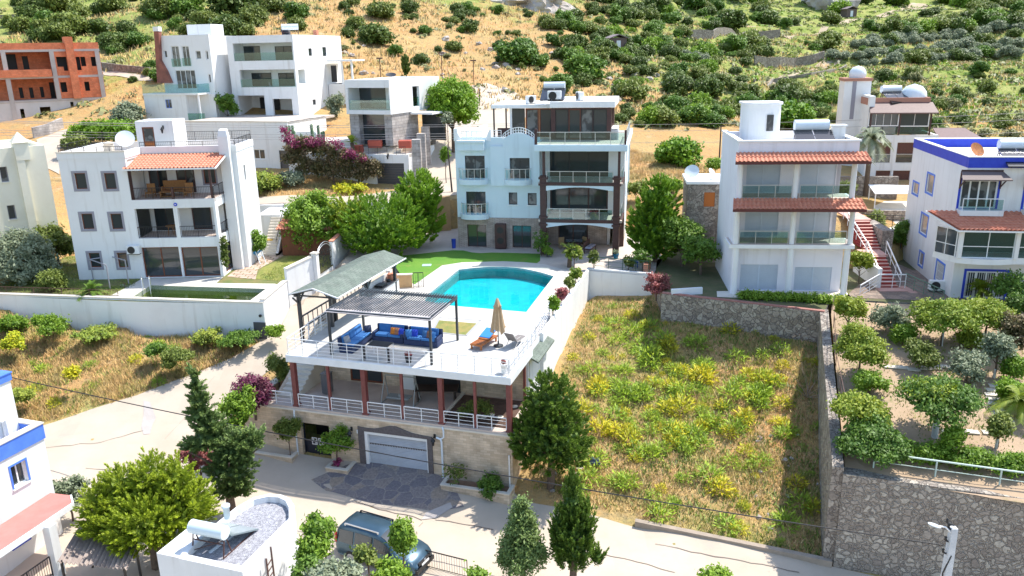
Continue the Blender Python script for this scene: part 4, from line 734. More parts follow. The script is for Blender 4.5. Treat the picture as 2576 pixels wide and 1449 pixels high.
b_cab=F.rect(12,643,470,778,740);mb=MB();F.box(mb,b_cab[0],b_cab[1],.04,.5,.05,2.15);bev(b.part(mb,'louvre_cabinet',brownm),.02)
for z in(.75,1.65):mb=MB();mb.tube([F.P((b_cab[0]+b_cab[1])/2,.5,z),F.P((b_cab[0]+b_cab[1])/2,.53,z)],.28,20);b.part(mb,'fan_grille',dark)
def curvebal(F,u0,u1,z,depth,h=.22,name='curved_balcony',m_=None):
 c=(u0+u1)/2;w_=(u1-u0)/2;N=14;P=[(c+w_*math.sin(-math.pi/2+math.pi*i/N)*1.0,depth*math.cos(-math.pi/2+math.pi*i/N)**.8)for i in range(N+1)]
 mb=MB();vs=[F.P(a,d,z-h)for a,d in P]+[F.P(a,d,z)for a,d in P];n_=N+1
 mb.add(vs,[(i,i+1,n_+i+1,n_+i)for i in range(N)],True);mb.add(vs,[tuple(range(n_))[::-1],tuple(range(n_,2*n_))]);bal=F.b.part(mb,name,m_ or pb)
 P2=[(c+(a-c)*.93,d*.93)for a,d in P];mb=MB();g=MB()
 for k in range(0,N+1,3 if N%3==0 else 2):mb.bar(F.P(*P2[k],z),F.P(*P2[k],z+.9),.035)
 for i in range(N):mb.bar(F.P(*P2[i],z+.9),F.P(*P2[i+1],z+.9),.045);g.add([F.P(*P2[i],z+.08),F.P(*P2[i+1],z+.08),F.P(*P2[i+1],z+.8),F.P(*P2[i],z+.8)],[(0,1,2,3)])
 r=F.b.part(mb,'railing',steel,bal);F.b.part(g,'glass_panel',clear,r);return bal
for R_,x0,x1,z in((w1,165,550,5.9),(w2,748,1110,5.9)):
 a,_=F.f(11,x0,1240);c,_=F.f(11,x1,1240);curvebal(F,a,c,z,.85,.42)
a,_=F.f(12,200,370);c,_=F.f(12,560,370);curvebal(F,a,c,2.98,.85,.42)
mb=MB();mb.box(.3,13.9,.3,11.7,8.5,8.72);b.part(mb,'terrace_floor',patio)
mb=MB();F.box(mb,.35,2.55,-.0,.55,8.3,9.0);F.box(mb,.3,2.6,-.02,.7,8.95,9.1);b.part(mb,'roof_balcony',pb)
mb=MB();
def scroll(u0,u1,zt,flip=1):
 N=10;P=[(u0,9.0)]+[(u0+(u1-u0)*(i/N),9.05+(zt-9.05)*(.5-.5*math.cos(math.pi*(i/N if flip>0 else 1-i/N))))for i in range(N+1)]+[(u1,9.0)]
 n_=len(P);vs=[F.P(a,.03,z)for a,z in P]+[F.P(a,-.32,z)for a,z in P];mb.add(vs,[tuple(range(n_)),tuple(range(n_,2*n_))[::-1]]+[((i+1)%n_,i,i+n_,(i+1)%n_+n_)for i in range(n_)])
scroll(-.05,.75,10.0,-1);scroll(2.45,3.05,9.95,1);F.box(mb,-.06,.25,-.34,.04,9.0,10.0);b.part(mb,'parapet_scroll',white)
N=24;u0,u1=F.f(11,735,740)[0],F.f(11,1130,740)[0];mb=MB();P=[(u0,8.5)]+[(u0+(u1-u0)*i/N,9.1+.58*math.sin(math.pi*i/N)**.75)for i in range(N+1)]+[(u1,8.5)];n_=len(P)
vs=[F.P(a,.25,z)for a,z in P]+[F.P(a,-.02,z)for a,z in P];mb.add(vs,[tuple(range(n_))[::-1],tuple(range(n_,2*n_))]+[(i,(i+1)%n_,(i+1)%n_+n_,i+n_)for i in range(n_)]);b.part(mb,'arched_parapet',pb)
mb=MB()
for i in range(N):a,c=P[1+i],P[2+i];mb.bar(F.P(a[0],.1,a[1]+.42),F.P(c[0],.1,c[1]+.42),.06,.05);mb.bar(F.P(a[0],.1,a[1]+.2),F.P(c[0],.1,c[1]+.2),.04)
for i in range(0,N+1,2):a=P[1+i];mb.bar(F.P(a[0],.1,a[1]),F.P(a[0],.1,a[1]+.42),.05)
b.part(mb,'arched_railing',white2)
F.rail(.75,2.4,9.1,.75,4,white2,.55,4,name='railing');F.rail(3.05,3.9,9.1,.75,2,white2,-.1,3,name='railing');Face(b,(.2,5),(0,-1)).rail(0,4.6,9.1,.8,5,white2,0,4,name='railing')
VF=-2.0;Fp=b.face(7.2,VF)
pil=[(7.35,.5),(13.2,.5)]
for u,w_ in pil:
 mb=MB();mb.box(u,u+w_,VF,VF+.5,0,6.45)
 for z in(2.45,3.05,5.7,6.2):mb.box(u-.1,u+w_+.1,VF-.1,VF+.6,z,z+.16)
 b.part(mb,'pillar',brownm)
for v in(1.5,):mb=MB();mb.box(13.5,13.95,v,v+.45,0,6.3);b.part(mb,'pillar',brownm)
for u,v in((7.55,VF+.1),(13.5,VF+.1),(13.7,1.6)):mb=MB();mb.box(u,u+.2,v,v+.2,6.3,8.5);b.part(mb,'post',brownm)
for z in(2.9,6.0-.1):
 mb=MB();mb.box(7.2,13.9,VF+.05,1.2,z-.16,z+.02);b.part(mb,'balcony_slab',patio);mb=MB();mb.box(7.85,13.2,VF-.02,VF+.12,z-.2,z+.06);mb.box(13.75,13.93,VF+.5,1.5,z-.2,z+.06);b.part(mb,'edge_beam',brownm)
 N=16;P=[(7.85,z-.2)]+[(7.85+5.35*i/N,z-.62+.3*math.sin(math.pi*i/N))for i in range(N+1)]+[(13.2,z-.2)];n_=len(P)
 mb=MB();vs=[(a,VF-.0,c)for a,c in P]+[(a,VF+.14,c)for a,c in P];mb.add(vs,[tuple(range(n_)),tuple(range(n_,2*n_))[::-1]]+[((i+1)%n_,i,i+n_,(i+1)%n_+n_)for i in range(n_)]);b.part(mb,'arched_valance',pb)
 b.face(0,VF+.1).rail(7.9,13.15,z,.92,5,steel,0,0,gl=clear);Face(b,(13.8,VF+.55),(0,1)).rail(0,3,z,.92,3,steel,0,0,gl=clear)
K=b.face(0,1.2);gA=K.rect(11,1315,865,2020,1240);gA=(7.75,12.6,5.95,8.2);gB=(7.75,12.6,2.95,5.3)
mb=MB();K.panel(mb,7.1,13.9,2.75,8.5,[gA,gB],.25);b.part(mb,'wall',white);K.window(gA,3,1,dark,glass,.1,.04,name='sliding_door');K.window(gB,3,1,brownm,glass,.12,.04,name='sliding_door')
K2=b.face(0,2.0);mb=MB();K2.panel(mb,7.1,12.5,0,2.75,[(8.35,10.9,.02,2.1)],.2);Face(b,(7.13,.3),(0,1)).panel(mb,0,1.5,0,2.6,t=.2);b.part(mb,'stone_wall',stone_stack);K2.window((8.35,10.9,.02,2.1),2,1,brownm,glass,.1,.05,name='garden_door')
mb=MB();mb.box(12.55,12.7,2.0,2.2,0,2.75);mb.box(12.6,12.75,2.0,5,0,2.75);b.part(mb,'pier',white)
mb=MB();[mb.box(12.9,13.9,2.6+i*.3,5.5,.0,.2+i*.2)for i in range(8)];b.part(mb,'garden_steps',pale)
mb=MB();u0=F.f(11,1125,800,2.6)[0];mb.box(u0-.0,14.25,-2.75,1.8,8.5,9.0);mb.box(13.9,14.25,1.8,11,8.5,9.0);bev(b.part(mb,'roof_slab',pb),.03)
mb=MB();mb.box(u0+.2,14.05,-2.55,1.8,9.0,9.02);b.part(mb,'terrace_paving',patio)
b.face(0,-2.6).rail(u0+.1,14.1,9.0,.95,6,steel,0,0,gl=clear,r=.025);Face(b,(14.1,-2.6),(0,1)).rail(0,9,9.0,.95,7,steel,0,3,r=.025)
mb=MB();mb.box(u0+.05,u0+.25,-2.65,-2.45,9.0,10.2);mb.box(14.0,14.16,-2.65,-2.5,9.0,10.1);b.part(mb,'railing_post',brownm)
pv=.7;P1=b.face(0,pv);
def pr(x0,y0,x1,y1,F_):return F_.rect(11,x0,y0,x1,y1)
z1=11.75
o=[pr(1395,370,1560,690,P1),pr(1565,370,1715,690,P1),pr(1720,370,1870,690,P1),pr(1875,370,2050,690,P1)];o=[(r_[0],r_[1],9.08,11.45)for r_ in o]
mb=MB();P1.panel(mb,o[0][0]-.35,12.8,9.02,11.6,o,.2);Face(b,(12.8,pv+.2),(0,1)).panel(mb,0,5,9.02,11.6,[(.4,1.6,10,11.4),(1.9,3.6,10,11.4)],.2);b.part(mb,'penthouse_wall',brownm)
for i,r_ in enumerate(o):P1.window(r_,1,1,wood if i==1 else dark,glass2 if i==2 else glass,.06,.05,name='penthouse_window')
mb=MB();mb.box(12.8,13.4,pv,pv+.25,9.02,9.9);mb.box(12.8,13.3,pv,pv+3,9.02,9.9);b.part(mb,'parapet_wall',white)
P2=b.face(0,2.2);u0=P2.f(11,845,450)[0];u1=P2.f(11,1385,450)[0];ua=P2.f(11,1010,450)[0];ub=P2.f(11,1190,450)[0]
P2.window((u0,ua,9.1,11.45),1,1,dark,glass,.05,0,name='penthouse_window');P2.window((ua+.05,ub,9.1,11.45),1,1,wood,glass2,.12,0,name='penthouse_door');P2.window((ub+.01,u1,9.1,11.45),1,1,wood,glass,.12,0,name='penthouse_door')
mb=MB();um=P2.f(11,835,450)[0];P2.box(mb,um-.12,um+.08,-.2,.02,9.1,11.5);b.part(mb,'white_post',white)
ul=P2.f(11,600,450)[0];uo=o[0][0]-.3
mb=MB();mb.box(ul,uo,pv+1.0,7.5,11.5,11.78);b.part(mb,'canopy_roof',white2);mb=MB();mb.box(uo-.1,13.1,pv-.5,7.5,11.6,12.1);bev(b.part(mb,'penthouse_roof',white2),.03)
mb=MB();mb.box(ul+.1,ul+.22,1.9,2.02,8.9,11.5);mb.box(P2.f(11,712,450)[0],P2.f(11,712,450)[0]+.12,4,4.1,8.9,11.5);b.part(mb,'post',dark)
mb=MB();mb.box(um,um+.1,2.45,7.4,8.9,11.5);b.part(mb,'penthouse_wall',white);mb=MB();mb.box(ul+.2,um-.05,3.2,3.35,8.9,9.75);b.part(mb,'dark_parapet',brownm)
def solar_heater(name,loc,rz,label,s=1.,cols=2,tankm=tank,group=None,tilt=35):
 t=empty(name,loc,label,'solar heater',rz,group);h=1.15*s
 mb=MB();mb.tube([(-.85*s,0,h),(.85*s,0,h)],.3*s,20);bev(mb.build('tank',tankm,t),.03);
 mb=MB();[mb.tube([(x*s,0,h),(x*1.0*s+math.copysign(.02,x),0,h)],.31*s,20)for x in(-.85,.85)];mb.build('end_cap',tank,t)
 for k in range(cols):
  x0=(-.98+k*1.0)*s;mb=MB();y0,z0,y1,z1_=.2*s,.95*s,2.0*s,.12
  mb.add([(x0,y0,z0),(x0+.94*s,y0,z0),(x0+.94*s,y1,z1_),(x0,y1,z1_),(x0,y0,z0-.08),(x0+.94*s,y0,z0-.08),(x0+.94*s,y1,z1_-.08),(x0,y1,z1_-.08)],[(0,3,2,1),(4,5,6,7),(0,1,5,4),(1,2,6,5),(2,3,7,6),(3,0,4,7)]);p=mb.build('panel',panelm,t)
 mb=MB()
 for x in(-.8*s,.8*s):mb.bar((x,-.25*s,0),(x,-.05,.9*s),.045);mb.bar((x,.3*s,0),(x,.05,.9*s),.045);mb.bar((x,.2,.85*s),(x,2*s,.03),.04);mb.bar((x,-.25*s,.03),(x,2*s,.03),.04)
 mb.bar((-.8*s,-.1,.6*s),(.8*s,-.1,.6*s),.04);mb.bar((-.8*s,-.2,.1),(.8*s,-.1,.8*s),.03);mb.build('stand',rust,t);return t
def roofpt(b,u,v,z):x,y=b.w(u,v);return(x,y,z)
rzV=math.atan2(_vu[1],_vu[0])
t=solar_heater('solar_heater',roofpt(b,8.0,2.6,12.1),rzV+math.pi,'pale blue tank on dark panels, highest on the villa roof')
t.rotation_euler.z=rzV+math.pi;t.location.x+=0
def acunit(name,loc,rz,label,s=1.,group='air conditioner units'):
 t=empty(name,loc,label,'air conditioner',rz,group);bev(MB().box(-.42*s,.42*s,-.16*s,.16*s,.05,.62*s).build('casing',white2,t),.015)
 MB().tube([(-.1*s,-.16*s,.33*s),(-.1*s,-.19*s,.33*s)],.25*s,18).build('fan',dark,t);MB().box(-.4*s,.4*s,-.14*s,.14*s,0,.05).build('foot',dark,t);return t
acunit('air_conditioner',roofpt(b,8.2,.9,12.1),rzV,'white unit with black fan in front of the villa solar panels',1.3);acunit('air_conditioner',roofpt(b,6.0,2.6,11.78),rzV+.9,'grey-white unit left of the solar panels on the villa roof',1.1);acunit('air_conditioner',roofpt(b,10.2,1.4,12.1),rzV-1.1,'white unit right of the solar panels on the villa roof',1.1)
t=empty('garden_bench',roofpt(b,11.3,-.7,0),'dark bench with striped cushions on the villa terrace between the pillars','bench',rzV+1.35)
MB().box(-.8,.8,-.3,.3,.35,.42).build('seat',brownm,t);MB().box(-.8,.8,.26,.34,.42,.95).build('backrest',brownm,t);bev(MB().box(-.75,.7,-.28,.24,.43,.55).build('cushion',mat('grey_stripe',(.45,.45,.5),.9,(.3,.3,.4),8),t),.04)
for x in(-.75,.75):
 for y in(-.25,.25):MB().box(x-.03,x+.03,y-.03,y+.03,0,.35).build('leg',brownm,t)
t=empty('glass_table',roofpt(b,9.9,.3,0),'glass topped table in the shade of the villa balcony','table',rzV);MB().box(-.7,.7,-.45,.45,.7,.74).build('table_top',glass,t);MB().box(-.5,-.4,-.3,.3,0,.7).build('leg',dark,t);MB().box(.4,.5,-.3,.3,0,.7).build('leg',dark,t)
for(u,v,rz,lb)in((8.9,.2,.3,'beige wicker chair left of the glass table on the villa terrace'),(10.9,.9,2.2,'wicker chair behind the glass table on the villa terrace')):
 t=empty('wicker_chair',roofpt(b,u,v,0),lb,'chair',rz);wk=mat('wicker',(.38,.26,.13),.8);MB().box(-.25,.25,-.25,.25,.38,.46).build('seat',wk,t);MB().box(-.25,.25,.2,.27,.46,.95).build('backrest',wk,t)
 for x in(-.22,.22):
  for y in(-.22,.22):MB().box(x-.02,x+.02,y-.02,y+.02,0,.38).build('leg',wk,t)
MB().lathe((0,0,0),[(.16,0),(.2,.75),(.21,.78),(.01,.8)],10).build('blue_bin',mat('blue_plastic',(.02,.06,.4),.4),None,'royal blue bin at the left corner of the villa',cat='bin').location=roofpt(b,-.35,-.35,0)
VB=b
b=B('white_house','white three-storey house with tiled balcony roof beside the green pool','house',(-32.86,58.51),(1,.01),0);LB=b
F=b.face(0,0);Wd=10.95;D=7.0;bu=4.86
wins=[F.rect(13,*c)for c in((300,655,422,825),(610,655,730,825),(372,1080,495,1245),(676,1080,798,1245))]+[F.rect(22,678,1036,765,1150),F.rect(22,893,1034,970,1150)]
lg1=[F.rect(4,1022,182,1310,405),F.rect(4,1340,182,1608,405)];lg1=[(lg1[0][0],lg1[0][1],3.1,5.35),(lg1[1][0],lg1[1][1],3.1,5.35)]
gd=[F.rect(4,1070,470,1350,688),F.rect(4,1365,468,1640,688)];gd=[(a,c,.05,g)for a,c,e,g in gd]
mb=MB();F.panel(mb,0,bu,0,9.1,wins,.25);F.panel(mb,bu,Wd,0,6.0,lg1+gd,.3)
S2=Face(b,(Wd,.3),(0,1));S2.panel(mb,0,2.9,0,6.0,[(.35,2.4,.1,2.3),(.3,2.5,3.1,5.3)],.25)
mb.box(bu-.25,bu,.25,2.6,6,9.1);K=b.face(0,2.7);dd=(5.2,6.6,6.05,8.1);d2=(7.3,8.7,6.05,8.2);wd2=(9.4,10.3,6.7,8.1)
K.panel(mb,bu,12.0,6.0,9.1,[dd,d2,wd2],.2);e1,e2=(5.2,6.9,3.12,5.2),(8.1,9.6,3.12,5.25);K.panel(mb,bu,10.6,3.0,6.0,[e1,e2],.2)
S3=Face(b,(12.1,2.8),(0,1));sw=S3.rect(13,2018,538,2038,660);S3.panel(mb,0,D-2.8,0,9.1,[(1.2,1.55,6.7,7.9)],.25);Face(b,(0,D),(0,-1)).panel(mb,0,D-.25,0,9.1,t=.25);mb.box(.25,11.85,D-.25,D,0,9.1)
mb.box(10.95,12.1,2.65,2.8,0,9.1);b.part(mb,'wall',white)
mb=MB();mb.box(bu-.02,Wd,.05,2.7,5.75,6.02);mb.box(bu-.02,Wd-.3,.3,2.7,2.85,3.08);b.part(mb,'balcony_floor',floor_t)
mb=MB();mb.box(.25,bu,.25,D-.25,8.8,8.95);mb.box(bu,11.85,2.9,D-.25,8.8,8.95);b.part(mb,'roof',mat('roof_screed',(.62,.52,.42),.9,(.55,.46,.38),.8))
mb=MB();t_=.22;mb.box(-.04,bu+.04,-.04,t_,9.1,9.6);mb.box(bu-.2,bu+.05,t_,2.6,9.1,9.6);mb.box(bu,12.14,2.6,2.85,9.1,9.6);mb.box(11.9,12.14,2.85,D,9.1,9.6);mb.box(-.04,t_,t_,D,9.1,9.6);mb.box(t_,11.9,D-t_,D,9.1,9.6);b.part(mb,'parapet',white)
mb=MB();mb.box(-.08,bu+.08,-.08,-.0,9.56,9.64);b.part(mb,'coping',pale)
for R_ in wins:F.window(R_,1,1,wood,glass,.07,.14,greym,.16)
for R_,dn in((lg1[0],0),(lg1[1],0)):F.rail(R_[0],R_[1],3.1,.85,2,dark,-.05,0,.12,r=.018)
S2.rail(.3,2.5,3.1,.85,2,dark,-.05,0,.12,r=.018)
for R_ in gd:F.window(R_,2,1,wood,glass,.09,.16,name='sliding_door')
K.window(dd,2,1,brownm,glass,.1,.03,name='balcony_door');K.window(d2,2,1,brownm,glass2,.1,.03,name='balcony_door');K.window(wd2,1,1,wood,glass,.07,.03,greym,.12);K.window(e1,2,1,dark,glass,.08,.03,name='balcony_door');K.window(e2,1,1,brownm,glass,.1,.03,name='balcony_door');S3.window((1.2,1.55,6.7,7.9),1,1,dark,glass,.05,.1);S2.window((.35,2.4,.1,2.3),2,1,wood,glass2,.08,.1,name='side_door')
F.rail(bu+.05,Wd,6.02,.85,4,dark,-.1,0,.12,r=.018);Face(b,(Wd-.05,.1),(0,1)).rail(0,2.6,6.02,.85,2,dark,0,0,.12,r=.018)
for u,v in((bu+.12,.12),(7.9,.12),(Wd-.15,.12)):mb=MB();mb.box(u-.07,u+.07,v-.07,v+.07,6.02,8.3 if u!=7.9 else 6.9);b.part(mb,'post',brownm)
mb=MB();mb.box(bu,bu+.2,.05,.12,6.02,8.3);mb.box(bu+.05,Wd,.02,.16,8.15,8.35);b.part(mb,'timber_beam',brownm)
mb=MB();tiles(mb,(bu-.15,-.35,8.3),(Wd+.45,-.35,8.3),(bu+.0,2.58,9.02),(Wd+.45,2.58,9.02));b.part(mb,'tiled_roof',tiler)
mb=MB();mb.bar((bu-.2,-.4,8.28),(Wd+.5,-.4,8.28),.09,.1);mb.bar((Wd+.5,-.4,8.28),(Wd+.5,2.6,9.0),.06,.12);b.part(mb,'gutter',white2)
mb=MB();mb.box(11.0,11.75,2.1,2.65,0,10.3);mb.add([(11,2.1,10.3),(11.75,2.1,10.3),(11.75,2.65,10.3),(11,2.65,10.3),(11.1,2.2,10.75),(11.65,2.2,10.75),(11.65,2.6,10.85),(11.1,2.6,10.85)],[(4,5,6,7),(0,1,5,4),(1,2,6,5),(2,3,7,6),(3,0,4,7)]);b.part(mb,'chimney',white)
mb=MB();pipe(mb,b.face(0,2.6),10.9,.1,8.8,.1,.05);b.part(mb,'drainpipe',white2)
q0=(4.4,4.6);X0,X1,Y0,Y1=4.35,7.2,3.6,6.1;mb=MB();Fr=b.face(0,Y0);dr=(X0+.45,X0+1.35,8.95,11.0);Fr.panel(mb,X0,X1,8.9,11.45,[dr],.2);mb.box(X0,X0+.2,Y0+.2,Y1,8.9,11.45);mb.box(X1-.2,X1,Y0+.2,Y1,8.9,11.45);mb.box(X0+.2,X1-.2,Y1-.2,Y1,8.9,11.45);mb.box(X0+.2,X1-.2,Y0+.2,Y1-.2,11.0,11.15);b.part(mb,'stair_head',white)
od=Fr.window(dr,1,2,wood,glass2,.1,.05,name='roof_door',hz=.45);mb=MB();Fr.box(mb,dr[0]+.1,dr[1]-.1,-.09,-.04,dr[2]+.1,dr[2]+.95);b.part(mb,'door_panel',mat('orange_door',(.42,.12,.02),.5),od)
lamp(Fr,X0+2.1,10.7)
b.face(0,.1).rail(.1,4.7,9.6,.35,5,dark,0,0,.14,r=.016);b.face(0,2.7).rail(bu,12,9.6,.35,6,dark,0,0,.14,r=.016);b.face(0,D-.1).rail(.1,12,9.6,.7,8,dark,0,0,.14,r=.016);Face(b,(.1,.1),(0,1)).rail(0,D-.3,9.6,.5,5,dark,0,0,.14,r=.016);Face(b,(12.0,2.8),(0,1)).rail(0,D-3,9.6,.45,4,dark,0,0,.14,r=.016)
mb=MB();mb.box(1.9,2.5,3.1,3.6,8.9,9.75);mb.lathe((2.2,3.35,9.75),[(.3,0),(.42,.1),(.42,.17),(.05,.25)],8);b.part(mb,'vent_stack',pale)
mb=MB();pp=F.P(8.05,.02,5.62);mb.tube([pp,F.P(8.05,.06,5.62)],.13,16);b.part(mb,'blue_plate',blue);mb=MB();mb.tube([F.P(8.05,.061,5.62),F.P(8.05,.07,5.62)],.045,10);b.part(mb,'plate_centre',white2)
def dish(name,loc,rz,label,r=.6,m_=None,tilt=.6,h=.6):
 t=empty(name,loc,label,'satellite dish',rz,'satellite dishes');mb=MB();N=6;vs=[];
 for i in range(N+1):
  for j in range(20):a=2*math.pi*j/20;rr=r*i/N;vs.append((rr*math.cos(a),-(1-(i/N)**2)*-.16*r-.0,rr*math.sin(a)))
 mb.add(vs,[(i*20+j,i*20+(j+1)%20,(i+1)*20+(j+1)%20,(i+1)*20+j)for i in range(N)for j in range(20)],True);o=mb.build('reflector',m_ or tank,t);o.location=(0,0,h+r*.75);o.rotation_euler=(-tilt,0,0)
 mb=MB();mb.tube([(0,.1,0),(0,.08,h+r*.6)],.03);mb.tube([(0,.05,h+r*.2),(0,-.8*r,h+r*.3)],.015);mb.build('mast',steel,t);return t
dish('satellite_dish',roofpt(b,2.5,5.6,8.95),.35,'large white dish on the roof of the white house left of the stair head',.72,h=.5)
def wickerset(b,u,v,z,rz=0.):
 wk=mat('rattan',(.36,.17,.05),.7,(.28,.12,.035),10);x,y=b.w(u,v)
 t=empty('rattan_sofa',(x,y,z),'rattan sofa with high back on the top balcony of the white house','sofa',rz);MB().box(-.85,.85,-.3,.3,.3,.42).build('seat',wk,t);MB().box(-.85,.85,.25,.33,.42,1.1).build('backrest',wk,t);MB().box(-.85,-.78,-.3,.3,0,.7).box(.78,.85,-.3,.3,0,.7).build('armrest',wk,t)
 for dx,lb in((-1.5,'left'),(1.35,'right')):
  x,y=b.w(u+dx,v-.7);t=empty('rattan_chair',(x,y,z),f'rattan chair {lb} of the rattan sofa on the top balcony','chair',rz,'rattan chairs');MB().box(-.3,.3,-.28,.28,.3,.4).build('seat',wk,t);MB().box(-.3,.3,.22,.28,.4,1.0).build('backrest',wk,t)
  for q_ in(-.27,.27):MB().tube([(q_,-.28,0),(q_,-.25,.6),(q_,.25,.65),(q_,.27,0)],.025,6).build('side_frame',wk,t)
 x,y=b.w(u-.2,v-.85);t=empty('rattan_table',(x,y,z),'low rattan table in front of the rattan sofa','table',rz);MB().box(-.5,.5,-.3,.3,.4,.46).build('table_top',wk,t);MB().box(-.42,.42,-.25,.25,.05,.1).build('lower_shelf',wk,t);[MB().box(q_-.03,q_+.03,-.25,.25,0,.4).build('leg',wk,t)for q_ in(-.42,.42)]
wickerset(b,7.4,1.7,6.03,.05)
x,y=b.w(7.2,1.0);t=empty('rattan_table',(x,y,3.1),'round rattan table on the middle balcony of the white house','table',0);MB().lathe((0,0,0),[(.5,.7),(.52,.74),(.01,.75)],14).build('table_top',MT['rattan'],t);[MB().tube([(.3*math.cos(a),.3*math.sin(a),.7),(.38*math.cos(a),.38*math.sin(a),0)],.025,6).build('leg',MT['rattan'],t)for a in(0.5,2.1,3.7,5.3)]
acunit('air_conditioner',(b.w(4.55,-.22)[0],b.w(4.55,-.22)[1],1.95),.01,'white unit with dark round fan on the front wall of the white house',1.1)
b=B('tiled_strip_house','white three-storey house with two red tiled canopies and closed roller shutters','house',(14.79,51.57),(7.3,-.8),0)
F=b.face(0,0);Wd=7.55;D=7.2
rs=mat('pale_roller_shutter',(.62,.68,.76),.6,(.58,.64,.72),1.5)
g=F.face if 0 else None
K0=b.face(0,.8);K1=b.face(0,2.0)
G1=[K0.rect(6,450,600,730,790),K0.rect(6,855,620,1130,820)];G1=[(a,c,.05,g_)for a,c,e,g_ in G1]
S1=[(1.0,3.2,3.5,5.75),(4.6,6.6,3.5,5.75)];S2_=[(.9,3.1,6.55,8.8),(4.4,6.7,6.55,8.8)]
mb=MB();K0.panel(mb,.2,7.3,0,3.2,G1,.2);K1.panel(mb,.25,7.0,3.3,9.4,S1+S2_,.2)
Face(b,(-.05,D),(0,-1)).panel(mb,0,D,0,9.4,t=.3);Face(b,(7.0,2.0),(0,1)).panel(mb,0,D-2,0,9.4,t=.25);mb.box(.25,6.75,D-.25,D,0,9.4)
F.box(mb,.25,7.4,-.25,0,9.4,10.15);F.box(mb,-.05,.25,-.25,0,9.4,10.15);mb.box(-.05,.2,.25,D,9.4,10.15);mb.box(7.2,7.4,.25,D,9.4,10.15);mb.box(.2,7.2,D-.2,D,9.4,10.15);b.part(mb,'wall',lilac)
mb=MB();F.box(mb,-.12,7.5,-.35,.06,10.15,10.25);mb.box(-.12,.25,.35,D,10.15,10.25);mb.box(7.1,7.5,.35,D,10.15,10.25);b.part(mb,'coping',white2)
mb=MB();mb.box(.2,7.2,.25,D-.2,9.35,9.5);b.part(mb,'roof',white)
for R_,K in[(r_,K0)for r_ in G1]+[(r_,K1)for r_ in S1+S2_]:
 mb=MB();a,c,e,z_=R_;m_=(a+c)/2
 z=e
 while z<z_-.02:
  zz=min(z+.055,z_);
  for p0_,p1_ in((a,m_-.02),(m_+.02,c)):mb.add([K.P(p0_,-.1,z),K.P(p1_,-.1,z),K.P(p1_,-.085,zz),K.P(p0_,-.085,zz)],[(0,1,2,3)])
  z+=.055
 K.box(mb,m_-.03,m_+.03,-.12,-.06,e,z_);b.part(mb,'roller_shutter',rs)
mb=MB();mb.box(-.3,7.7,-.15,2.0,3.2,3.45);mb.box(0,7.5,.0,2.0,6.3,6.5);bev(b.part(mb,'balcony_slab',white2),.02)
mb=MB();mb.box(-.2,7.6,-.1,1.95,3.45,3.47);mb.box(.3,7.3,.05,1.95,6.5,6.52);b.part(mb,'balcony_floor',floor_t)
for u in(.12,3.75,7.45):
 mb=MB();mb.tube([(u,.15,3.45),(u,.15,6.35)],.17 if u!=.12 else .2,16);b.part(mb,'column',white)
 mb=MB();mb.tube([(u*.97+.05,.15,6.5),(u*.97+.05,.15,9.0)],.17,16);b.part(mb,'column',white)
for u in(.2,3.75,7.35):mb=MB();mb.tube([(u,.12,0),(u,.12,3.2)],.2,16);b.part(mb,'column',white)
for z0,u0_,u1_ in((3.47,.35,3.5),(3.47,4.0,7.2),(6.52,.35,3.5),(6.52,4.0,7.1)):F.rail(u0_,u1_,z0,.85,3,steel,-.12,0,gl=clear)
bt=mat('brown_fascia',(.12,.03,.025),.6)
for z0,z1_,ov in((5.95,6.5,-.95),(8.98,9.48,-.85)):
 mb=MB();tiles(mb,(-.35,ov,z0),(7.95,ov,z0),(-.2,-.01,z1_),(7.8,-.01,z1_));b.part(mb,'tiled_canopy',tiler)
 mb=MB();mb.bar((-.35,ov,z0-.06),(7.95,ov,z0-.06),.06,.16);mb.bar((7.93,ov,z0-.06),(7.85,0,z1_-.08),.06,.14);b.part(mb,'canopy_fascia',bt)
mb=MB();N=20;c_=(2.35,5.6);P=[(c_[0]+1.25*math.cos(math.pi+math.pi*i/N),c_[1]+1.0*math.sin(math.pi+math.pi*i/N))for i in range(N+1)]+[(3.6,7.0),(1.1,7.0)];mb.prism(P,9.5,12.15);b.part(mb,'stair_turret',white)
mb=MB();P=[(c_[0]+(x-c_[0])*1.09,c_[1]+(y-c_[1])*1.1)for x,y in P];mb.prism(P,12.15,12.3);b.part(mb,'turret_roof',white2);mb=MB();mb.box(2.5,2.95,4.56,4.66,10.4,11.5);b.part(mb,'window',glass2)
mb=MB();mb.box(6.3,7.1,2.2,2.8,9.5,10.9);mb.box(6.2,7.2,2.1,2.9,10.9,10.98);b.part(mb,'chimney',white)
solar_heater('solar_heater',roofpt(b,5.0,2.6,9.5),math.atan2(-.8,7.3)+math.pi,'white tank on a stand of beige panels on the roof with the round turret',1.25,tankm=tank)
b=B('stone_house','small dark stone house with orange shutter behind the round green tree','house',(13.5,60.2),(.99,-.13),0);F=b.face(0,0);sh=F.rect(6,180,60,262,168)
mb=MB();F.panel(mb,0,4.5,-.5,6.1,[sh],.3);mb.box(0,.3,.3,4,-.5,6.1);mb.box(.3,4.5,3.8,4,-.5,6.1);b.part(mb,'wall',cob2);mb=MB();mb.box(-.1,4.6,-.08,4.1,6.1,6.3);b.part(mb,'roof',white2)
mb=MB();F.box(mb,sh[0],sh[1],-.12,-.06,sh[2],sh[3]);b.part(mb,'orange_shutter',mat('orange_shutter',(.45,.13,.02),.6))
dish('satellite_dish',roofpt(b,.3,.5,6.3),-.4,'white dish at the left roof edge of the dark stone house',.55,h=.3);dish('satellite_dish',roofpt(b,1.9,1.0,6.3),.9,'white dish in the middle of the dark stone house roof',.42,h=.2)
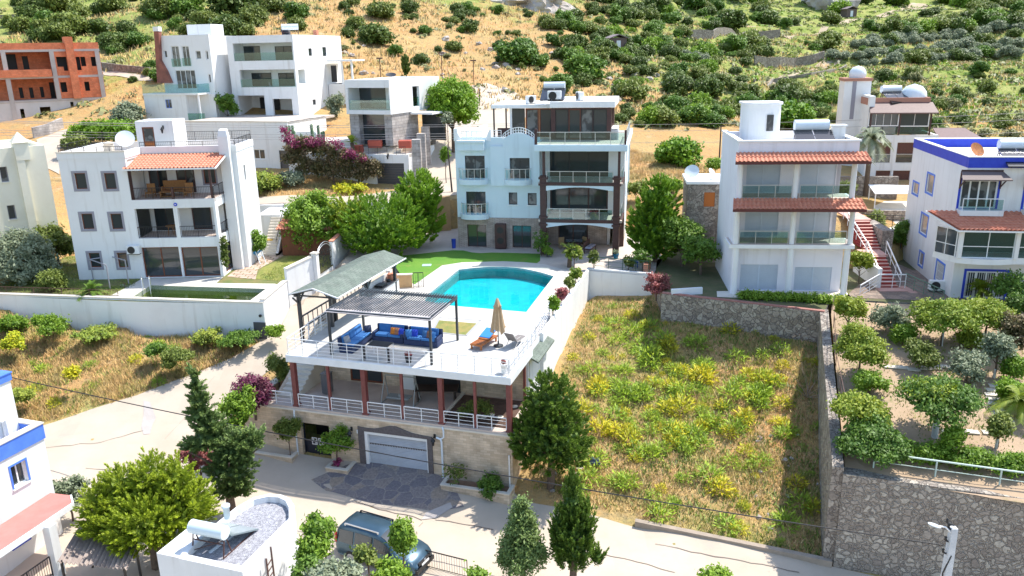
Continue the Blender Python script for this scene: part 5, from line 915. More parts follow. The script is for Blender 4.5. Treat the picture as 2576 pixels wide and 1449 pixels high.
b=B('blue_trim_house','white house with royal blue roof band and tiled porch at the right edge','house',(28.63,49.72),(.985,-.17),0);F=b.face(0,0);Ls=Face(b,(0,11),(0,-1));BL=b
wl=[Ls.rect(16,*c)for c in((1190,745,1262,888),(1362,640,1450,880),(1285,1140,1375,1390))]+[Ls.rect(19,1185,410,1243,592),Ls.rect(19,1405,540,1515,812)]
dU=F.rect(16,1780,710,2240,1055);dG=F.rect(19,1790,665,2330,1030);dG=(dG[0],dG[1],.05,dG[3]);dU=(dU[0],dU[1],5.95,dU[3])
dV=(dU[1]+1.6,dU[1]+3.4,dU[2],dU[3]);dH=(dG[1]+1.2,dG[1]+3.2,.05,dG[3])
mb=MB();F.panel(mb,0,11,-.3,8.5,[dU,dG,dV,dH],.25);Ls.panel(mb,0,10.75,-.3,8.5,wl,.25);mb.box(.25,11,10.75,11,0,8.5);b.part(mb,'wall',white)
mb=MB();Ls.box(mb,1.2,6.3,.0,.35,3.2,8.45);b.part(mb,'projecting_bay',white)if 0 else None
mb=MB();F.panel(mb,-.03,11,8.5,9.15,(),.3,d=.03);Ls.panel(mb,0,10.7,8.5,9.15,(),.3,d=.03);mb.box(.3,11,10.7,11,8.5,9.15);b.part(mb,'blue_parapet',blue)
mb=MB();mb.box(-.06,11,-.06,.28,9.15,9.2);mb.box(-.06,.28,.28,11,9.15,9.2);mb.box(.28,11,10.7,11,9.15,9.2);b.part(mb,'coping',white2);mb=MB();mb.box(.25,11,.25,10.7,8.4,8.55);b.part(mb,'roof',white)
gc=mat('curtained_glass',(.4,.33,.3),.15,(.3,.26,.25),3,spec=.8)
for i,R_ in enumerate(wl):Ls.window(R_,1,1,whitem,gc,.04,.06,blue2 if i<4 else blue2,.13,bars=whitem if i==4 else None)
for R_ in(dU,dV):F.window(R_,4 if R_ is dU else 2,1,whitem,glass2,.1,.03,blue,.13,name='balcony_door')
for R_ in(dG,dH):F.window(R_,4,1,whitem,glass2,.1,.03,blue,.15,name='garden_door',bars=whitem)
for R_ in(dU,dV):
 mb=MB();F.box(mb,R_[0]-.1,R_[1]+.25,0,.75,R_[2]-.35,R_[2]-.02);bal=b.part(mb,'balcony',white);F.rail(R_[0]-.0,R_[1]+.2,R_[2]-.02,.75,3,whitem,.7,0,gl=clear,parent=bal)
 mb=MB();z=R_[3]+.55;vs=[F.P(R_[0]-.1,.02,z),F.P(R_[1]+.15,.02,z),F.P(R_[1]+.4,.95,z-.4),F.P(R_[0]-.3,.95,z-.4)];mb.add(vs+[(x,y,z_-.07)for x,y,z_ in vs],[(0,3,2,1),(4,5,6,7),(0,1,5,4),(1,2,6,5),(2,3,7,6),(3,0,4,7)])
 aw=b.part(mb,'awning',mat('brown_grey_awning',(.16,.12,.11),.7));mb=MB();mb.bar(F.P(R_[0]-.1,.02,z+.03),F.P(R_[1]+.15,.02,z+.03),.1)
 for s_ in(R_[0]-.1,R_[1]+.1):mb.bar(F.P(s_,.05,z-1.0),F.P(s_,.85,z-.42),.06);mb.bar(F.P(s_,.04,z),F.P(s_,.04,z-1.1),.07)
 b.part(mb,'bracket',brownm,aw)
vb=-1.55;Kb=b.face(0,vb);u0,u1=Kb.f(19,1740,250)[0],Kb.f(19,2490,250)[0]
N=18;P=[(u0-1.0,-.01),(u0-.1,vb)]+[(u0-.1+(u1-u0+.2)*i/N,vb-.35*math.sin(math.pi*i/N))for i in range(1,N)]+[(u1+.1,vb),(11,vb),(11,-.01)]
mb=MB();mb.prism(P,2.75,3.1);b.part(mb,'balcony',white)
def sk(x0,y0,x1,y1):return Kb.rect(19,x0,y0,x1,y1)
zt=4.85
mb=MB();Kb.box(mb,u0-.12,u0+.12,-.12,.12,3.1,zt);Kb.box(mb,u1-.1,u1+.12,-.12,.12,3.1,zt);b.part(mb,'porch_post',white)
for a,c in((u0+.12,u1-.1),(u1+.14,u1+3.5)):
 Kb.window((a,c,3.1,zt),2,2,whitem,clear,.05,0,name='glazing',hz=.42)
Lb=Face(b,(u0-1.0,0),(.9,vb+.05));Lb.window((.1,math.hypot(.9,vb+.05)-.1,3.1,zt),2,2,whitem,glass,.05,-.05,name='glazing',hz=.42)
Kb2=b.face(0,-.05);mb=MB();Kb2.box(mb,u0,u1+3.4,0,.03,3.15,zt);b.part(mb,'blind',mat('grey_blind',(.2,.23,.22),.8))
mb=MB();tiles(mb,(u0-.35,vb-.5,4.95),(11,vb-.5,4.95),(u0-1.7,-.02,5.75),(11,-.02,5.75));b.part(mb,'tiled_porch_roof',tiler);mb=MB();mb.bar((u0-.4,vb-.52,4.9),(11,vb-.52,4.9),.06,.1);mb.bar((u0-.4,vb-.52,4.9),(u0-1.75,0,5.72),.06,.1);b.part(mb,'gutter',white2)
solar_heater('solar_heater',roofpt(b,3.1,1.6,8.55),-.17+math.pi,'white tank with blue lettering on sloping grey panels above the blue band',1.05)
dish('satellite_dish',roofpt(b,.9,1.4,8.5),.3,'rusty orange dish on the blue banded roof',.5,rust if 0 else mat('rust_orange',(.5,.2,.06),.8,(.35,.12,.04),6),h=.6)
acunit('air_conditioner',(b.w(-.45,1.3)[0],b.w(-.45,1.3)[1],.1),-.17,'white unit on the paving at the corner of the blue trimmed house',1.15)
b=B('brown_awning_house','tall white house with brown glazed top floor on the slope at upper right','house',(37.2,83.6),(.98,-.19),1.8);F=b.face(0,0);Wd=5.9
w_=[F.rect(3,*c)for c in((1455,1065,1580,1220),(1620,1065,1750,1220),(1460,1275,1575,1385),(1590,1275,1722,1385))]
mb=MB();F.panel(mb,0,Wd+.9,1.0,7.0,w_,.25);Face(b,(0,9),(0,-1)).panel(mb,0,8.75,1.0,7.0,(),.25);Face(b,(Wd+.9,.25),(0,1)).panel(mb,0,8,1.0,7.0,(),.25);mb.box(-.05,.5,.5,9,7,10.9);mb.box(.5,Wd,2.6,2.8,7,10.3);mb.box(-1.4,0,4.5,9,1,11.3);b.part(mb,'wall',white)
bsh=mat('brown_shutter',(.12,.04,.025),.6,(.09,.03,.02),6)
for i,R_ in enumerate(w_):o=F.window(R_,1,1,whitem,bsh,.05,.1,name='shuttered_opening');
for R_ in w_[:2]:F.rail(R_[0],R_[1],R_[2],.9,1,steel,-.02,0,gl=glassy('dark_rail_glass',(.2,.35,.33),.15)if 'dark_rail_glass' not in MT else MT['dark_rail_glass'])
gz=[F.rect(3,1410,843,1640,945),F.rect(3,1645,843,1868,948)];ge=[(a,c,7.05,e)for a,c,e,g_ in gz]
for R_ in gz:F.window(R_,4 if R_ is gz[0]else 2,1,whitem,glass,.1,-.03,name='glazing',mw=.04)
for R_ in ge:F.window(R_,2,1,dark,MT['dark_rail_glass'],.05,0,name='glass_balustrade')
mb=MB();zt=gz[0][3]
for u in(.05,gz[0][1]+.03,Wd-.1):mb.box(u,u+.14,-.1,.05,7.0,zt+.1)
b.part(mb,'dark_frame',brownm)
mb=MB();vs=[(-.1,-.5,zt+.02),(Wd+.5,-.5,zt+.02),(Wd+.3,1.2,zt+.95),(0.1,1.2,zt+.95)];mb.add(vs+[(x,y,z-.12)for x,y,z in vs],[(0,1,2,3),(7,6,5,4),(0,4,5,1),(1,5,6,2),(2,6,7,3),(3,7,4,0)]);b.part(mb,'lean_to_roof',mat('brown_sheet',(.17,.1,.09),.6,(.14,.08,.07),4))
mb=MB();tb=mat('salmon_band',(.42,.2,.14),.8);mb.box(-.1,Wd+.1,1.2,1.5,zt+.7,zt+1.4);mb.box(Wd-.1,Wd+.1,1.5,8.5,zt+.7,zt+1.4);mb.box(-.1,.15,1.5,4.4,zt+.7,zt+1.4);b.part(mb,'parapet_band',tb);mb=MB();mb.box(.1,Wd,1.5,8.9,zt+.5,zt+.8);b.part(mb,'roof',white)
mb=MB();mb.box(-1.9,.8,4.2,7,zt-4,zt+3.0);b.part(mb,'stair_tower',white);mb=MB();mb.box(-2.0,.9,4.1,7.1,zt+3.0,zt+3.3);b.part(mb,'tower_band',tb);mb=MB();mb.box(-1.1,-.7,4.16,4.2,zt-1,zt+3.2);b.part(mb,'tower_window',greym)
def dome(loc,r,label):o=MB().lathe((0,0,0),[(r*.9,0),(r,r*.35),(r*.92,r*.8),(r*.6,r*1.2),(.01,r*1.4)],18).build('roof_dome',tank,None,label,cat='dome',group='white roof domes');o.location=loc
dome(roofpt(b,-.4,5.6,zt+3.3),.9,'white dome on the tower of the upper right house');dome(roofpt(b,4.9,3.5,zt+.8),1.35,'large white dome beside the tank on the upper right house')
solar_heater('solar_heater',roofpt(b,2.6,3.4,zt+.8),.1+math.pi,'white tank on a black panel on the brown banded roof',1.2)
mb=MB();vs=[(0,-.6,.3),(4.2,-.8,.3),(3.4,3,1.1),(.3,3,1.1)]
b3=B('brown_pavilion','flat brown pavilion roof right of the glazed upper right house','pavilion',b.w(Wd+1.0,.5),(.98,-.19),2.2);f3=b3.face()
mb.add([(x,y,z+6.3)for x,y,z in vs]+[(x,y,z+6.15)for x,y,z in vs],[(0,1,2,3),(7,6,5,4),(0,4,5,1),(1,5,6,2),(2,6,7,3),(3,7,4,0)]);b3.part(mb,'roof',MT['brown_sheet'])
for u,v in((.2,-.3),(3.9,-.4),(.4,2.6),(3.2,2.6)):mb=MB();mb.box(u-.07,u+.07,v-.07,v+.07,1.9,6.7);b3.part(mb,'post',brownm)
b3.face(0,-.4).rail(.2,4,4.6,1.,4,steel,0,0,gl=clear);mb=MB();mb.box(0,4.2,-.5,3,2.0,4.6);b3.part(mb,'base',white)
b=B('brick_shell','unfinished orange brick building with grey concrete frame at the left','building',(-65,98.3),(.82,.575),9.0);F=b.face(0,0);cg=mat('raw_concrete',(.5,.45,.43),.9,(.42,.38,.36),.8)
uR=F.f(1,740,370)[0];z2=F.f(1,750,565)[1];z1_=F.f(1,782,733)[1];z3=F.f(1,738,372)[1];um=F.f(1,420,600)[0];ul=F.f(1,60,600)[0]
def fr4(*c):return F.rect(1,*c)
hs=[fr4(340,425,382,500),fr4(425,425,470,500),fr4(472,425,505,530),fr4(573,425,605,525),fr4(605,425,642,495),fr4(683,425,722,495),fr4(455,615,502,690),fr4(635,612,672,680),fr4(375,615,425,740)]
big=fr4(100,590,430,740);top=fr4(20,405,130,520)
mb=MB();F.panel(mb,um,uR,z1_+.15,z3,hs,.3);b.part(mb,'brick_wall',redbrick)
mb=MB();F.panel(mb,um-3,um+.1,z2+.1,z3,[hs[0]],.3,d=-.02)if 0 else None
Kk=b.face(0,3.0);mb=MB();Kk.panel(mb,-2,um,z1_,z3,[Kk.rect(1,145,655,175,735),Kk.rect(1,222,655,252,735),Kk.rect(1,302,650,330,730),Kk.rect(1,375,615,425,740),Kk.rect(1,170,420,215,520),Kk.rect(1,30,405,125,520)],.3);mb.box(um,um+.3,.3,3,z1_,z3);b.part(mb,'brick_wall',redbrick)
mb=MB();F.panel(mb,-3,um-.35,z2+.05,z2+.95,(),.25,d=.3);F.panel(mb,-3,uR,z3,z3+.9,(),.25);mb.box(uR-.25,uR,.25,9,z3,z3+.9);mb.box(um+1.6,um+2.6,.0,1.2,z3+.9,z3+1.6);mb.box(um+1.6,um+2.5,-.5,-.01,z1_+.1,z3+1.6);b.part(mb,'brick_parapet',redbrick)
mb=MB();
for z in(z1_,z2,z3):F.box(mb,-3,uR+.05,-3,.06,z-.15,z+.12);mb.box(uR-.2,uR+.06,0,9,z-.15,z+.12)
for u in(-2.5,ul,um,uR-.3):F.box(mb,u-.25,u+.25,-.35,.09,z1_-3 if u<um else z1_,z3)
for v in(4,8.7):mb.box(uR-.3,uR+.08,v,v+.4,9,z3)
b.part(mb,'concrete_frame',cg)
mb=MB();bs_=[fr4(155,815,185,885),fr4(300,800,380,845),fr4(530,762,555,828),fr4(673,752,735,825)];F.panel(mb,-3,uR,7.5,z1_-.15,bs_,.3,d=.01);mb.box(uR-.3,uR,.3,9,7.5,z1_-.15);b.part(mb,'plastered_base',mat('grey_render',(.62,.58,.57),.9,(.55,.52,.5),.7))
mb=MB();Face(b,(uR,.3),(0,1)).panel(mb,0,8.5,z1_,z3,[(3,4.2,z1_+1,z1_+2)],.25);b.part(mb,'brick_wall',redbrick)
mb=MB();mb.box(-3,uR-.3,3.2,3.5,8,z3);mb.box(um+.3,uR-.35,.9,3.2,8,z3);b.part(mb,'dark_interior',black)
b=B('cubic_white_house','large white modern house with long glass-railed balconies at upper left','house',(-32.4,96.7),(8.2,-2.1),8.6);F=b.face(0,0);Wd=F.f(1,2245,880)[0];u0=F.f(1,1760,880)[0]
ztop=F.f(1,2190,258)[1];zb1=F.f(1,2215,520)[1];zf2=F.f(1,2205,450)[1];zf1=F.f(1,2215,650)[1];zs=F.f(1,2220,700)[1]
b2_=(F.f(1,1738,310)[0],Wd-.15,zf2,F.f(1,2190,315)[1]);b1_=(F.f(1,1790,520)[0],Wd-.15,zf1,F.f(1,2200,518)[1]);ga,gb=F.rect(1,1785,715,1985,880),F.rect(1,2045,740,2190,880)
mb=MB();F.panel(mb,u0,Wd,8,ztop,[b2_,b1_,(ga[0],ga[1],9.1,ga[3]),(gb[0],gb[1],9.1,gb[3])],.3);Sd=Face(b,(Wd,.3),(0,1));sw=[Sd.rect(1,2310,362,2335,418),Sd.rect(1,2415,352,2443,420),Sd.rect(1,2342,745,2365,785),Sd.rect(1,2235,520,2285,625)]
Sd.panel(mb,0,12,8,ztop,sw,.3);Face(b,(u0,12),(0,-1)).panel(mb,0,11.7,8,ztop,(),.3);mb.box(u0,Wd-.3,11.7,12,8,ztop);K=b.face(0,2.2)
dd=[K.rect(1,1825,345,1950,447),K.rect(1,2060,345,2188,447)];dd=[(a,c,zf2+.02,e)for a,c,g_,e in dd];de=[K.rect(1,1885,545,2035,648),K.rect(1,2085,545,2205,648)];de=[(a,c,zf1+.02,e)for a,c,g_,e in de]
K.panel(mb,u0+.3,Wd-.3,zf1-.2,ztop-.2,dd+de,.2);mb.box(u0+.3,Wd-.3,.3,11,ztop-.5,ztop-.3);mb.box(u0+.3,Wd-.3,.3,2.2,zf2-.25,zf2);mb.box(u0+.3,Wd-.3,.3,2.2,zf1-.25,zf1);mb.box(u0+.3,Wd-.3,3.5,3.7,8,zf1-.25);b.part(mb,'wall',white)
for R_ in dd+de:K.window(R_,2,1,dark,glass,.06,.03,name='sliding_door')
for R_ in sw[:3]:Sd.window(R_,1,1,dark,glass,.06,.08)
mint=glassy('mint_glass',(.68,.84,.82),.1)
for R_ in(b2_,b1_):mb=MB();F.box(mb,R_[0],R_[1],-.1,-.08,R_[2],R_[2]+.9);b.part(mb,'glass_balustrade',mint)
mb=MB()
for R_ in(ga,gb):F.box(mb,R_[0]+.9,R_[1],-3.4,-3.3,9.1,R_[3]-.4)
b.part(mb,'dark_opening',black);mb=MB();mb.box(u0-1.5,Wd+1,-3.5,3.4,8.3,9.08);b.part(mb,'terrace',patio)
mb=MB();mb.box(Wd,Wd+2.2,8.0,11,8.6,zf1);mb.box(Wd+.2,Wd+3.6,7.6,11.2,zf2-.3,zf2-.1);[mb.box(x,x+.2,7.8,8.0,zf1,zf2-.3)for x in(Wd+1.9,Wd+3.2)];mb.box(Wd+.1,Wd+3.6,7.7,11,zf1-1.4,zf1);b.part(mb,'side_terrace',white);mb=MB();mb.box(Wd+.5,Wd+1.2,7.9,7.98,zf1+.2,zf1+2.2);b.part(mb,'dark_opening',black)
solar_heater('solar_heater',roofpt(b,Wd-2.4,4,ztop-.3),.2,'white tank on the roof of the large white modern house',1.1,1)
mb=MB();mb.box(Wd-.5,Wd+.0-.05,6,6.5,ztop,ztop+.6);b.part(mb,'chimney',tiler)
b=B('chimney_white_house','white house with curved red brick chimney at upper left','house',(-41.6,96.9),(7.4,-1.9),8.6);F=b.face(0,0)
ztop=F.f(1,1400,262)[1];ur=F.f(1,1600,600)[0];u0=F.f(1,1205,450)[0];zb_=F.f(1,1570,690)[1]
w_=[F.rect(1,*c)for c in((1228,378,1250,432),(1287,345,1345,500),(1367,345,1420,495),(1465,380,1503,443),(1540,380,1558,445),(1318,525,1465,665),(1560,555,1578,620))]
mb=MB();F.panel(mb,u0,ur,zb_-.2,ztop,w_,.3);Sd=Face(b,(ur,.3),(0,1));Sd.panel(mb,0,9,8,ztop-.1,(),.3);mb.box(u0,u0+.3,.3,9,8,ztop);mb.box(u0+.3,ur-.3,8.7,9,8,ztop);mb.box(u0+.3,ur-.3,.3,8.7,ztop-.5,ztop-.3)
ua,ub=F.f(1,1275,200)[0],F.f(1,1460,200)[0];zt2=F.f(1,1280,180)[1];mb.box(ua,ub,3,5.5,ztop-.3,zt2);b.part(mb,'wall',white)
for i,R_ in enumerate(w_):F.window(R_,1 if i in(0,3,4,6)else(2 if i<3 else 4),1,whitem,glass2,.06,.1)
for R_ in w_[1:3]:mb=MB();F.box(mb,R_[0]-.1,R_[1]+.1,.05,.08,R_[2],R_[2]+.9);b.part(mb,'glass_balustrade',mint)
ua2,ub2=F.f(1,1163,680)[0],F.f(1,1570,680)[0];lw_=Face(b,(0,-2.2),(1,0));wlo=lw_.rect(1,1240,745,1285,810)
mb=MB();lw_.panel(mb,ua2,ub2-1.9,8,zb_-.2,[wlo],.25);mb.box(ua2,ua2+.25,-1.95,.3,8,zb_-.2);mb.box(ub2-1.9,ub2-1.7,-2.2,.2,8,zb_-.2);mb.box(ua2,ub2,-2.3,.3,zb_-.2,zb_);mb.tube([(ub2-.2,-2,9),(ub2-.2,-2,zb_-.2)],.12);mb.box(ub2-1.7,ur,-.2,0,8,zb_-.2);b.part(mb,'lower_storey',white);lw_.window(wlo,2,1,blue2,glass2,.05,.05)
mb=MB();lw_.box(mb,ua2,ub2,.02,.04,zb_,zb_+1.0);mb.box(ub2-.03,ub2,-2.2,0,zb_,zb_+1);lw_.box(mb,ub2-1.7,ub2+.5,.0,.03,9.1,9.95);b.part(mb,'glass_balustrade',mint)
c_=[F.f(1,x,y)for x,y in((1170,235),(1205,235),(1215,450),(1260,530),(1298,620),(1195,620),(1175,300))];mb=MB();n_=len(c_)
vs=[F.P(a,.45,z)for a,z in c_]+[F.P(a,-.1,z)for a,z in c_];mb.add(vs,[tuple(range(n_))[::-1],tuple(range(n_,2*n_))]+[(i,(i+1)%n_,(i+1)%n_+n_,i+n_)for i in range(n_)]);b.part(mb,'brick_chimney',brickmat('red_clinker',(.36,.11,.07),(.3,.09,.06),(.25,.15,.12),1,.25,.08,.01));mb=MB();F.box(mb,c_[0][0]-.05,c_[1][0]+.05,-.1,.5,c_[0][1],c_[0][1]+.5);b.part(mb,'chimney_cap',white2)
b=B('long_white_annex','long plain white building with one double window behind the white house','building',(-34.5,88.2),(11.5,-3.6),4.2);F=b.face(0,0);uR=F.f(1,2165,1100)[0];wi,do=F.rect(1,1900,1117,1985,1192),F.rect(1,2095,1127,2162,1273)
mb=MB();F.panel(mb,-1,uR,3.6,9.4,[wi,do],.25);mb.box(uR-.25,uR,.25,8,3.6,9.4);b.part(mb,'wall',white);F.window(wi,2,1,whitem,glass,.09,.05,white2,.08);F.window(do,1,1,dark,mat('grey_brown_door',(.1,.09,.09),.5),.05,.08,name='door')
mb=MB();mb.box(-1,uR,.2,10,9.15,9.4);b.part(mb,'roof_terrace',patio);mb=MB();mb.box(-1,uR+.05,-.06,.3,9.4,9.5);b.part(mb,'coping',pale)
b=B('cube_house','white cube house floating on stone piers with black ground floor','house',(-16.7,84.2),(4.9,-2.2),7.2);F=b.face(0,0);uC=F.f(2,392,800)[0];zb_=10.15;zt=F.f(2,388,597)[1];op=F.rect(14,478,378,1245,795);Sd=Face(b,(uC,.3),(0,1));so_=Sd.rect(14,1680,345,1805,720)
mb=MB();F.panel(mb,0,uC,zb_,zt,[op],.3);Sd.panel(mb,0,10,zb_,zt,[so_],.3);mb.box(0,.3,.3,10.3,zb_,zt);mb.box(.3,uC-.3,10,10.3,zb_,zt);mb.box(.3,uC-.3,.3,10,zt-.35,zt-.15);mb.box(.3,uC-.3,.3,10,zb_+.03,op[2]);mb.box(op[1]-(op[1]-op[0])*.34,uC-.3,2.0,2.2,op[2],zt-.35);Sd.box(mb,so_[0]-.2,so_[1]+.2,-1.2,-1.0,so_[2],so_[3]);b.part(mb,'upper_storey',white)
mb=MB();mb.box(.3,op[1]-(op[1]-op[0])*.34,2.1,2.2,op[2],zt-.35);b.part(mb,'dark_glazing',glass);mb=MB();F.box(mb,op[0],op[1],-.1,-.08,op[2],op[2]+1.0);Sd.box(mb,so_[0],so_[1],-.1,-.08,so_[2],so_[2]+.95);b.part(mb,'glass_balustrade',mint)
mb=MB();mb.box(.1,1.25,.3,2,7.0,zb_);mb.box(uC-1.0,uC-.1,.3,2.2,7.0,zb_);mb.box(uC-.35,uC-.1,2.2,5.5,7.0,zb_);b.part(mb,'stone_pier',greystone);mb=MB();mb.box(1.25,uC-1,1.0,1.2,7.0,zb_);mb.box(uC-.2,uC+2.6,6.5,6.7,7.0,zb_-.2);b.part(mb,'black_glazing',glass)
mb=MB();mb.box(uC,uC+2.6,3.8,8,zb_-.25,zb_-.05);b.part(mb,'porch_roof',white2)
dish('satellite_dish',roofpt(b,uC-1.6,3.0,zt-.1),.2,'dark dish lying on the roof of the white cube house',.55,dark,1.2,.1)
b=B('garage_terrace','white terrace wall with dark garage door under the bougainvillea','garage',(-14.2,81.2),(.97,-.2),3.1);F=b.face(0,0);gr_=F.rect(2,290,1222,498,1392);uR=F.f(2,535,1300)[0];ua=F.f(20,600,700)[0]
mb=MB();F.panel(mb,ua,uR,2.6,6.3,[gr_],.25);mb.box(uR-.25,uR,.25,9,2.6,6.3);b.part(mb,'wall',white);mb=MB();z=gr_[2]
while z<gr_[3]:F.box(mb,gr_[0],gr_[1],-.2,-.17,z,min(z+.24,gr_[3]));z+=.25
b.part(mb,'garage_door',mat('anthracite_door',(.05,.052,.06),.5));mb=MB();mb.box(ua,uR,.25,6,6.0,6.35);mb.box(ua,uR,2.2,6,6.35,6.8);mb.box(ua,uR,3.4,8,6.8,7.3);b.part(mb,'terrace',pale);lamp(F,(gr_[0]+gr_[1])/2-.1,gr_[3]+.6)
F.rail(uR-5.2,uR-.3,6.3,.8,5,dark,-.1,0,.1,r=.015)
mb=MB();[mb.box(uR-2.8,uR-1.3,1.4+.3*i,3.6,6.36,6.5+.14*i)for i in range(6)];b.part(mb,'garden_steps',pale)
mb=MB();mb.box(ua-2.6,ua+2.4,3.2,3.4,6.3,8.3);mb.box(ua+2.2,ua+2.4,2,3.2,6.3,8.3);b.part(mb,'white_screen',white)
GTb=b;redp=mat('coral_planter',(.5,.1,.06),.7)
for i,(u,v,l,lb)in enumerate(((uR-4.0,1.5,1.4,'coral planter left of the terrace steps by the cube house'),(uR-.75,1.4,1.3,'coral planter right of the terrace steps by the cube house'),(uR-5.7,.9,1.1,'rounded coral planter under the small palm'))):
 x,y=b.w(u,v);bev(MB().box(-l/2,l/2,-.45,.45,0,.75).build('planter',redp,None,lb,cat='planter',group='coral planters'),.05).location=(x,y,6.4+.45*(v>1.2))
for i,((x,y),zt,zb_,lb)in enumerate((((-9.15,79.6),7.9,4.0,'nearest'),((-8.95,82.4),8.2,4.2,'second nearest'),((-8.8,85.6),8.6,4.8,'third nearest'),((-8.6,90.5),10.3,5.8,'farthest and tallest'))):
 MB().box(-.42,.42,-.42,.42,-.6,zt-zb_).build('stone_pillar',greystone,None,f'grey stone gate pillar beside the rising street, {lb} of the row',cat='pillar',group='row of stone pillars').location=(x,y,zb_)
b=B('cream_house','cream three-storey house with tall wall chimney cut by the left edge','house',(-44.4,57.6),(.77,.64),2.0);F=b.face(0,0);uR=F.f(22,350,300)[0];zt=F.f(22,345,215)[1]
w_=[F.rect(22,3,380,62,498),F.rect(22,60,672,122,782)];mb=MB();F.panel(mb,-2,uR,1,zt,w_,.25);mb.box(uR-.25,uR,.25,8,1,zt);mb.box(-2,uR-.25,7.8,8,1,zt);mb.box(-2,uR-.25,.25,7.8,zt-.5,zt-.3);b.part(mb,'wall',cream)
for R_ in w_:F.window(R_,1,1,greym,glass2,.06,.2,sill=cream)
ca,cb_=F.f(22,100,230)[0],F.f(22,215,230)[0];mb=MB();zc=zt+.35;mb.box(ca,ca+(cb_-ca)*.55,-.28,0,2.5,zt-1);mb.box(ca,cb_,-.3,.9,zt-1,zc);mb.add([(ca-.1,-.4,zc),(cb_+.1,-.4,zc),(cb_+.1,1,zc),(ca-.1,1,zc),((ca+cb_)/2,.3,zc+.8)],[(0,1,4),(1,2,4),(2,3,4),(3,0,4)]);b.part(mb,'chimney',cream)
b=B('blue_band_house','white house with pale blue roof band and coral porch roof at the bottom left','house',(-21.8,32.6),(-.16,1.0),-6.4)
F=Face(b,(0,0),(1,0));zt=-.45;P0=G(7,285,385,zt);P1_=G(7,0,530,zt);A_=np.array(P0[:2]);Dn=np.array(P1_[:2])-A_;Dn/=np.hypot(*Dn);bpy.data.objects.remove(b.root)
b=B('blue_band_house','white house with pale blue roof band and coral porch roof at the bottom left','house',A_+Dn*9,-Dn,-6.4);F=b.face(0,0);BBH=b
wi=F.rect(7,80,655,195,820);wj=F.rect(7,180,1150,290,1260);zr=F.f(7,350,870)[1]
mb=MB();F.panel(mb,0,9,-6.6,zt-.6,[wi],.3);Face(b,(9,.3),(0,1)).panel(mb,0,5.5,-6.6,zt-.6,(),.3);b.part(mb,'wall',white);mb=MB();F.panel(mb,0,9.06,zt-.75,zt,(),.3,d=.06);Face(b,(9.06,.24),(0,1)).panel(mb,0,5.5,zt-.75,zt,(),.3);b.part(mb,'blue_parapet',blue2)
mb=MB();mb.box(0,9.1,-.1,.3,zt,zt+.06);mb.box(8.75,9.1,.3,5.8,zt,zt+.06);b.part(mb,'coping',pale);mb=MB();mb.box(0,8.8,.3,5.6,zt-1.2,zt-.9);b.part(mb,'roof',white);F.window(wi,2,1,whitem,glass,.07,.16,blue2,.09,sill=white2)
q1=F.f(7,60,60);mb=MB();p_=G(7,60,30,2.1);l_=b.loc(p_);mb.box(l_[0]-6,l_[0],l_[1],l_[1]+5,-6,1.75);b.part(mb,'upper_storey',white);mb=MB();mb.box(l_[0]-6,l_[0]+.06,l_[1]-.06,l_[1]+5,1.75,2.1);mb.box(l_[0]-6,l_[0]+.1,l_[1]-.1,l_[1]+5,2.1,2.15);b.part(mb,'upper_band',blue2)
mb=MB();mb.tube([(8.0,1.0,zt-.9),(8.0,1.0,zt+.5),(7.85,.9,zt+.62)],.11,12);b.part(mb,'vent_pipe',white2)
cor=mat('coral_roof_paint',(.55,.2,.17),.8,(.5,.17,.14),1.5);pts=[G(7,x,y,-3.7)for x,y in((350,868),(495,885),(510,940),(-250,1450),(-400,1350))];L_=[b.loc(p)for p in pts];mb=MB();mb.prism([(x,y)for x,y in L_],-3.85,-3.7);b.part(mb,'porch_roof',cor);mb=MB()
for i in(1,2):a,c=L_[i],L_[i+1];mb.bar((*a,-3.8),(*c,-3.8),.08,.26)
b.part(mb,'porch_fascia',white2)
mb=MB();pc=b.loc(G(7,385,1300,-5.4));mb.box(pc[0]-.2,pc[0]+.2,pc[1]-.2,pc[1]+.2,-6.8,-3.85);b.part(mb,'porch_post',white);b.face(0,pc[1]).rail(pc[0]-5,pc[0]-.3,-6.3,1.0,4,dark,0,0,.12)
Fb=b.face(0,.0);mb=MB();F.box(mb,6.3,7.3,.02,.06,-5.6,-4.6);b.part(mb,'barred_window',blue)
zt=-3.2;R_=[G(18,x,y,zt)for x,y in((400,1165),(1420,1385),(2260,530),(2250,330),(2180,210),(2050,150),(1850,135),(1600,190),(1300,360),(700,850),(450,1080))]
A_,B_=R_[0],R_[1];b=B('gravel_roof_house','white house with rounded gravel roof carrying a solar tank at the bottom edge','house',A_,(B_-A_)[:2],-7.2);loc=[b.loc(p)for p in R_]
mb=MB();mb.prism(loc,-7.6,zt-.42);b.part(mb,'wall',white);cx=sum(p[0]for p in loc)/len(loc);cy=sum(p[1]for p in loc)/len(loc)
inn=[(cx+(x-cx)*.86,cy+(y-cy)*.9)for x,y in loc];n_=len(loc);mb=MB()
def ccw2(P):return P if sum(P[i][0]*P[(i+1)%len(P)][1]-P[(i+1)%len(P)][0]*P[i][1]for i in range(len(P)))>0 else P[::-1]
lo,li=ccw2(loc),ccw2(inn)
for i in range(n_):
 j=(i+1)%n_;a,c,e,g_=lo[i],lo[j],li[i],li[j];z0,z1_=zt-.42,zt
 mb.add([(*a,z0),(*c,z0),(*c,z1_),(*a,z1_),(*e,z0),(*g_,z0),(*g_,z1_),(*e,z1_)],[(0,1,2,3),(5,4,7,6),(3,2,6,7)])
b.part(mb,'parapet',white)
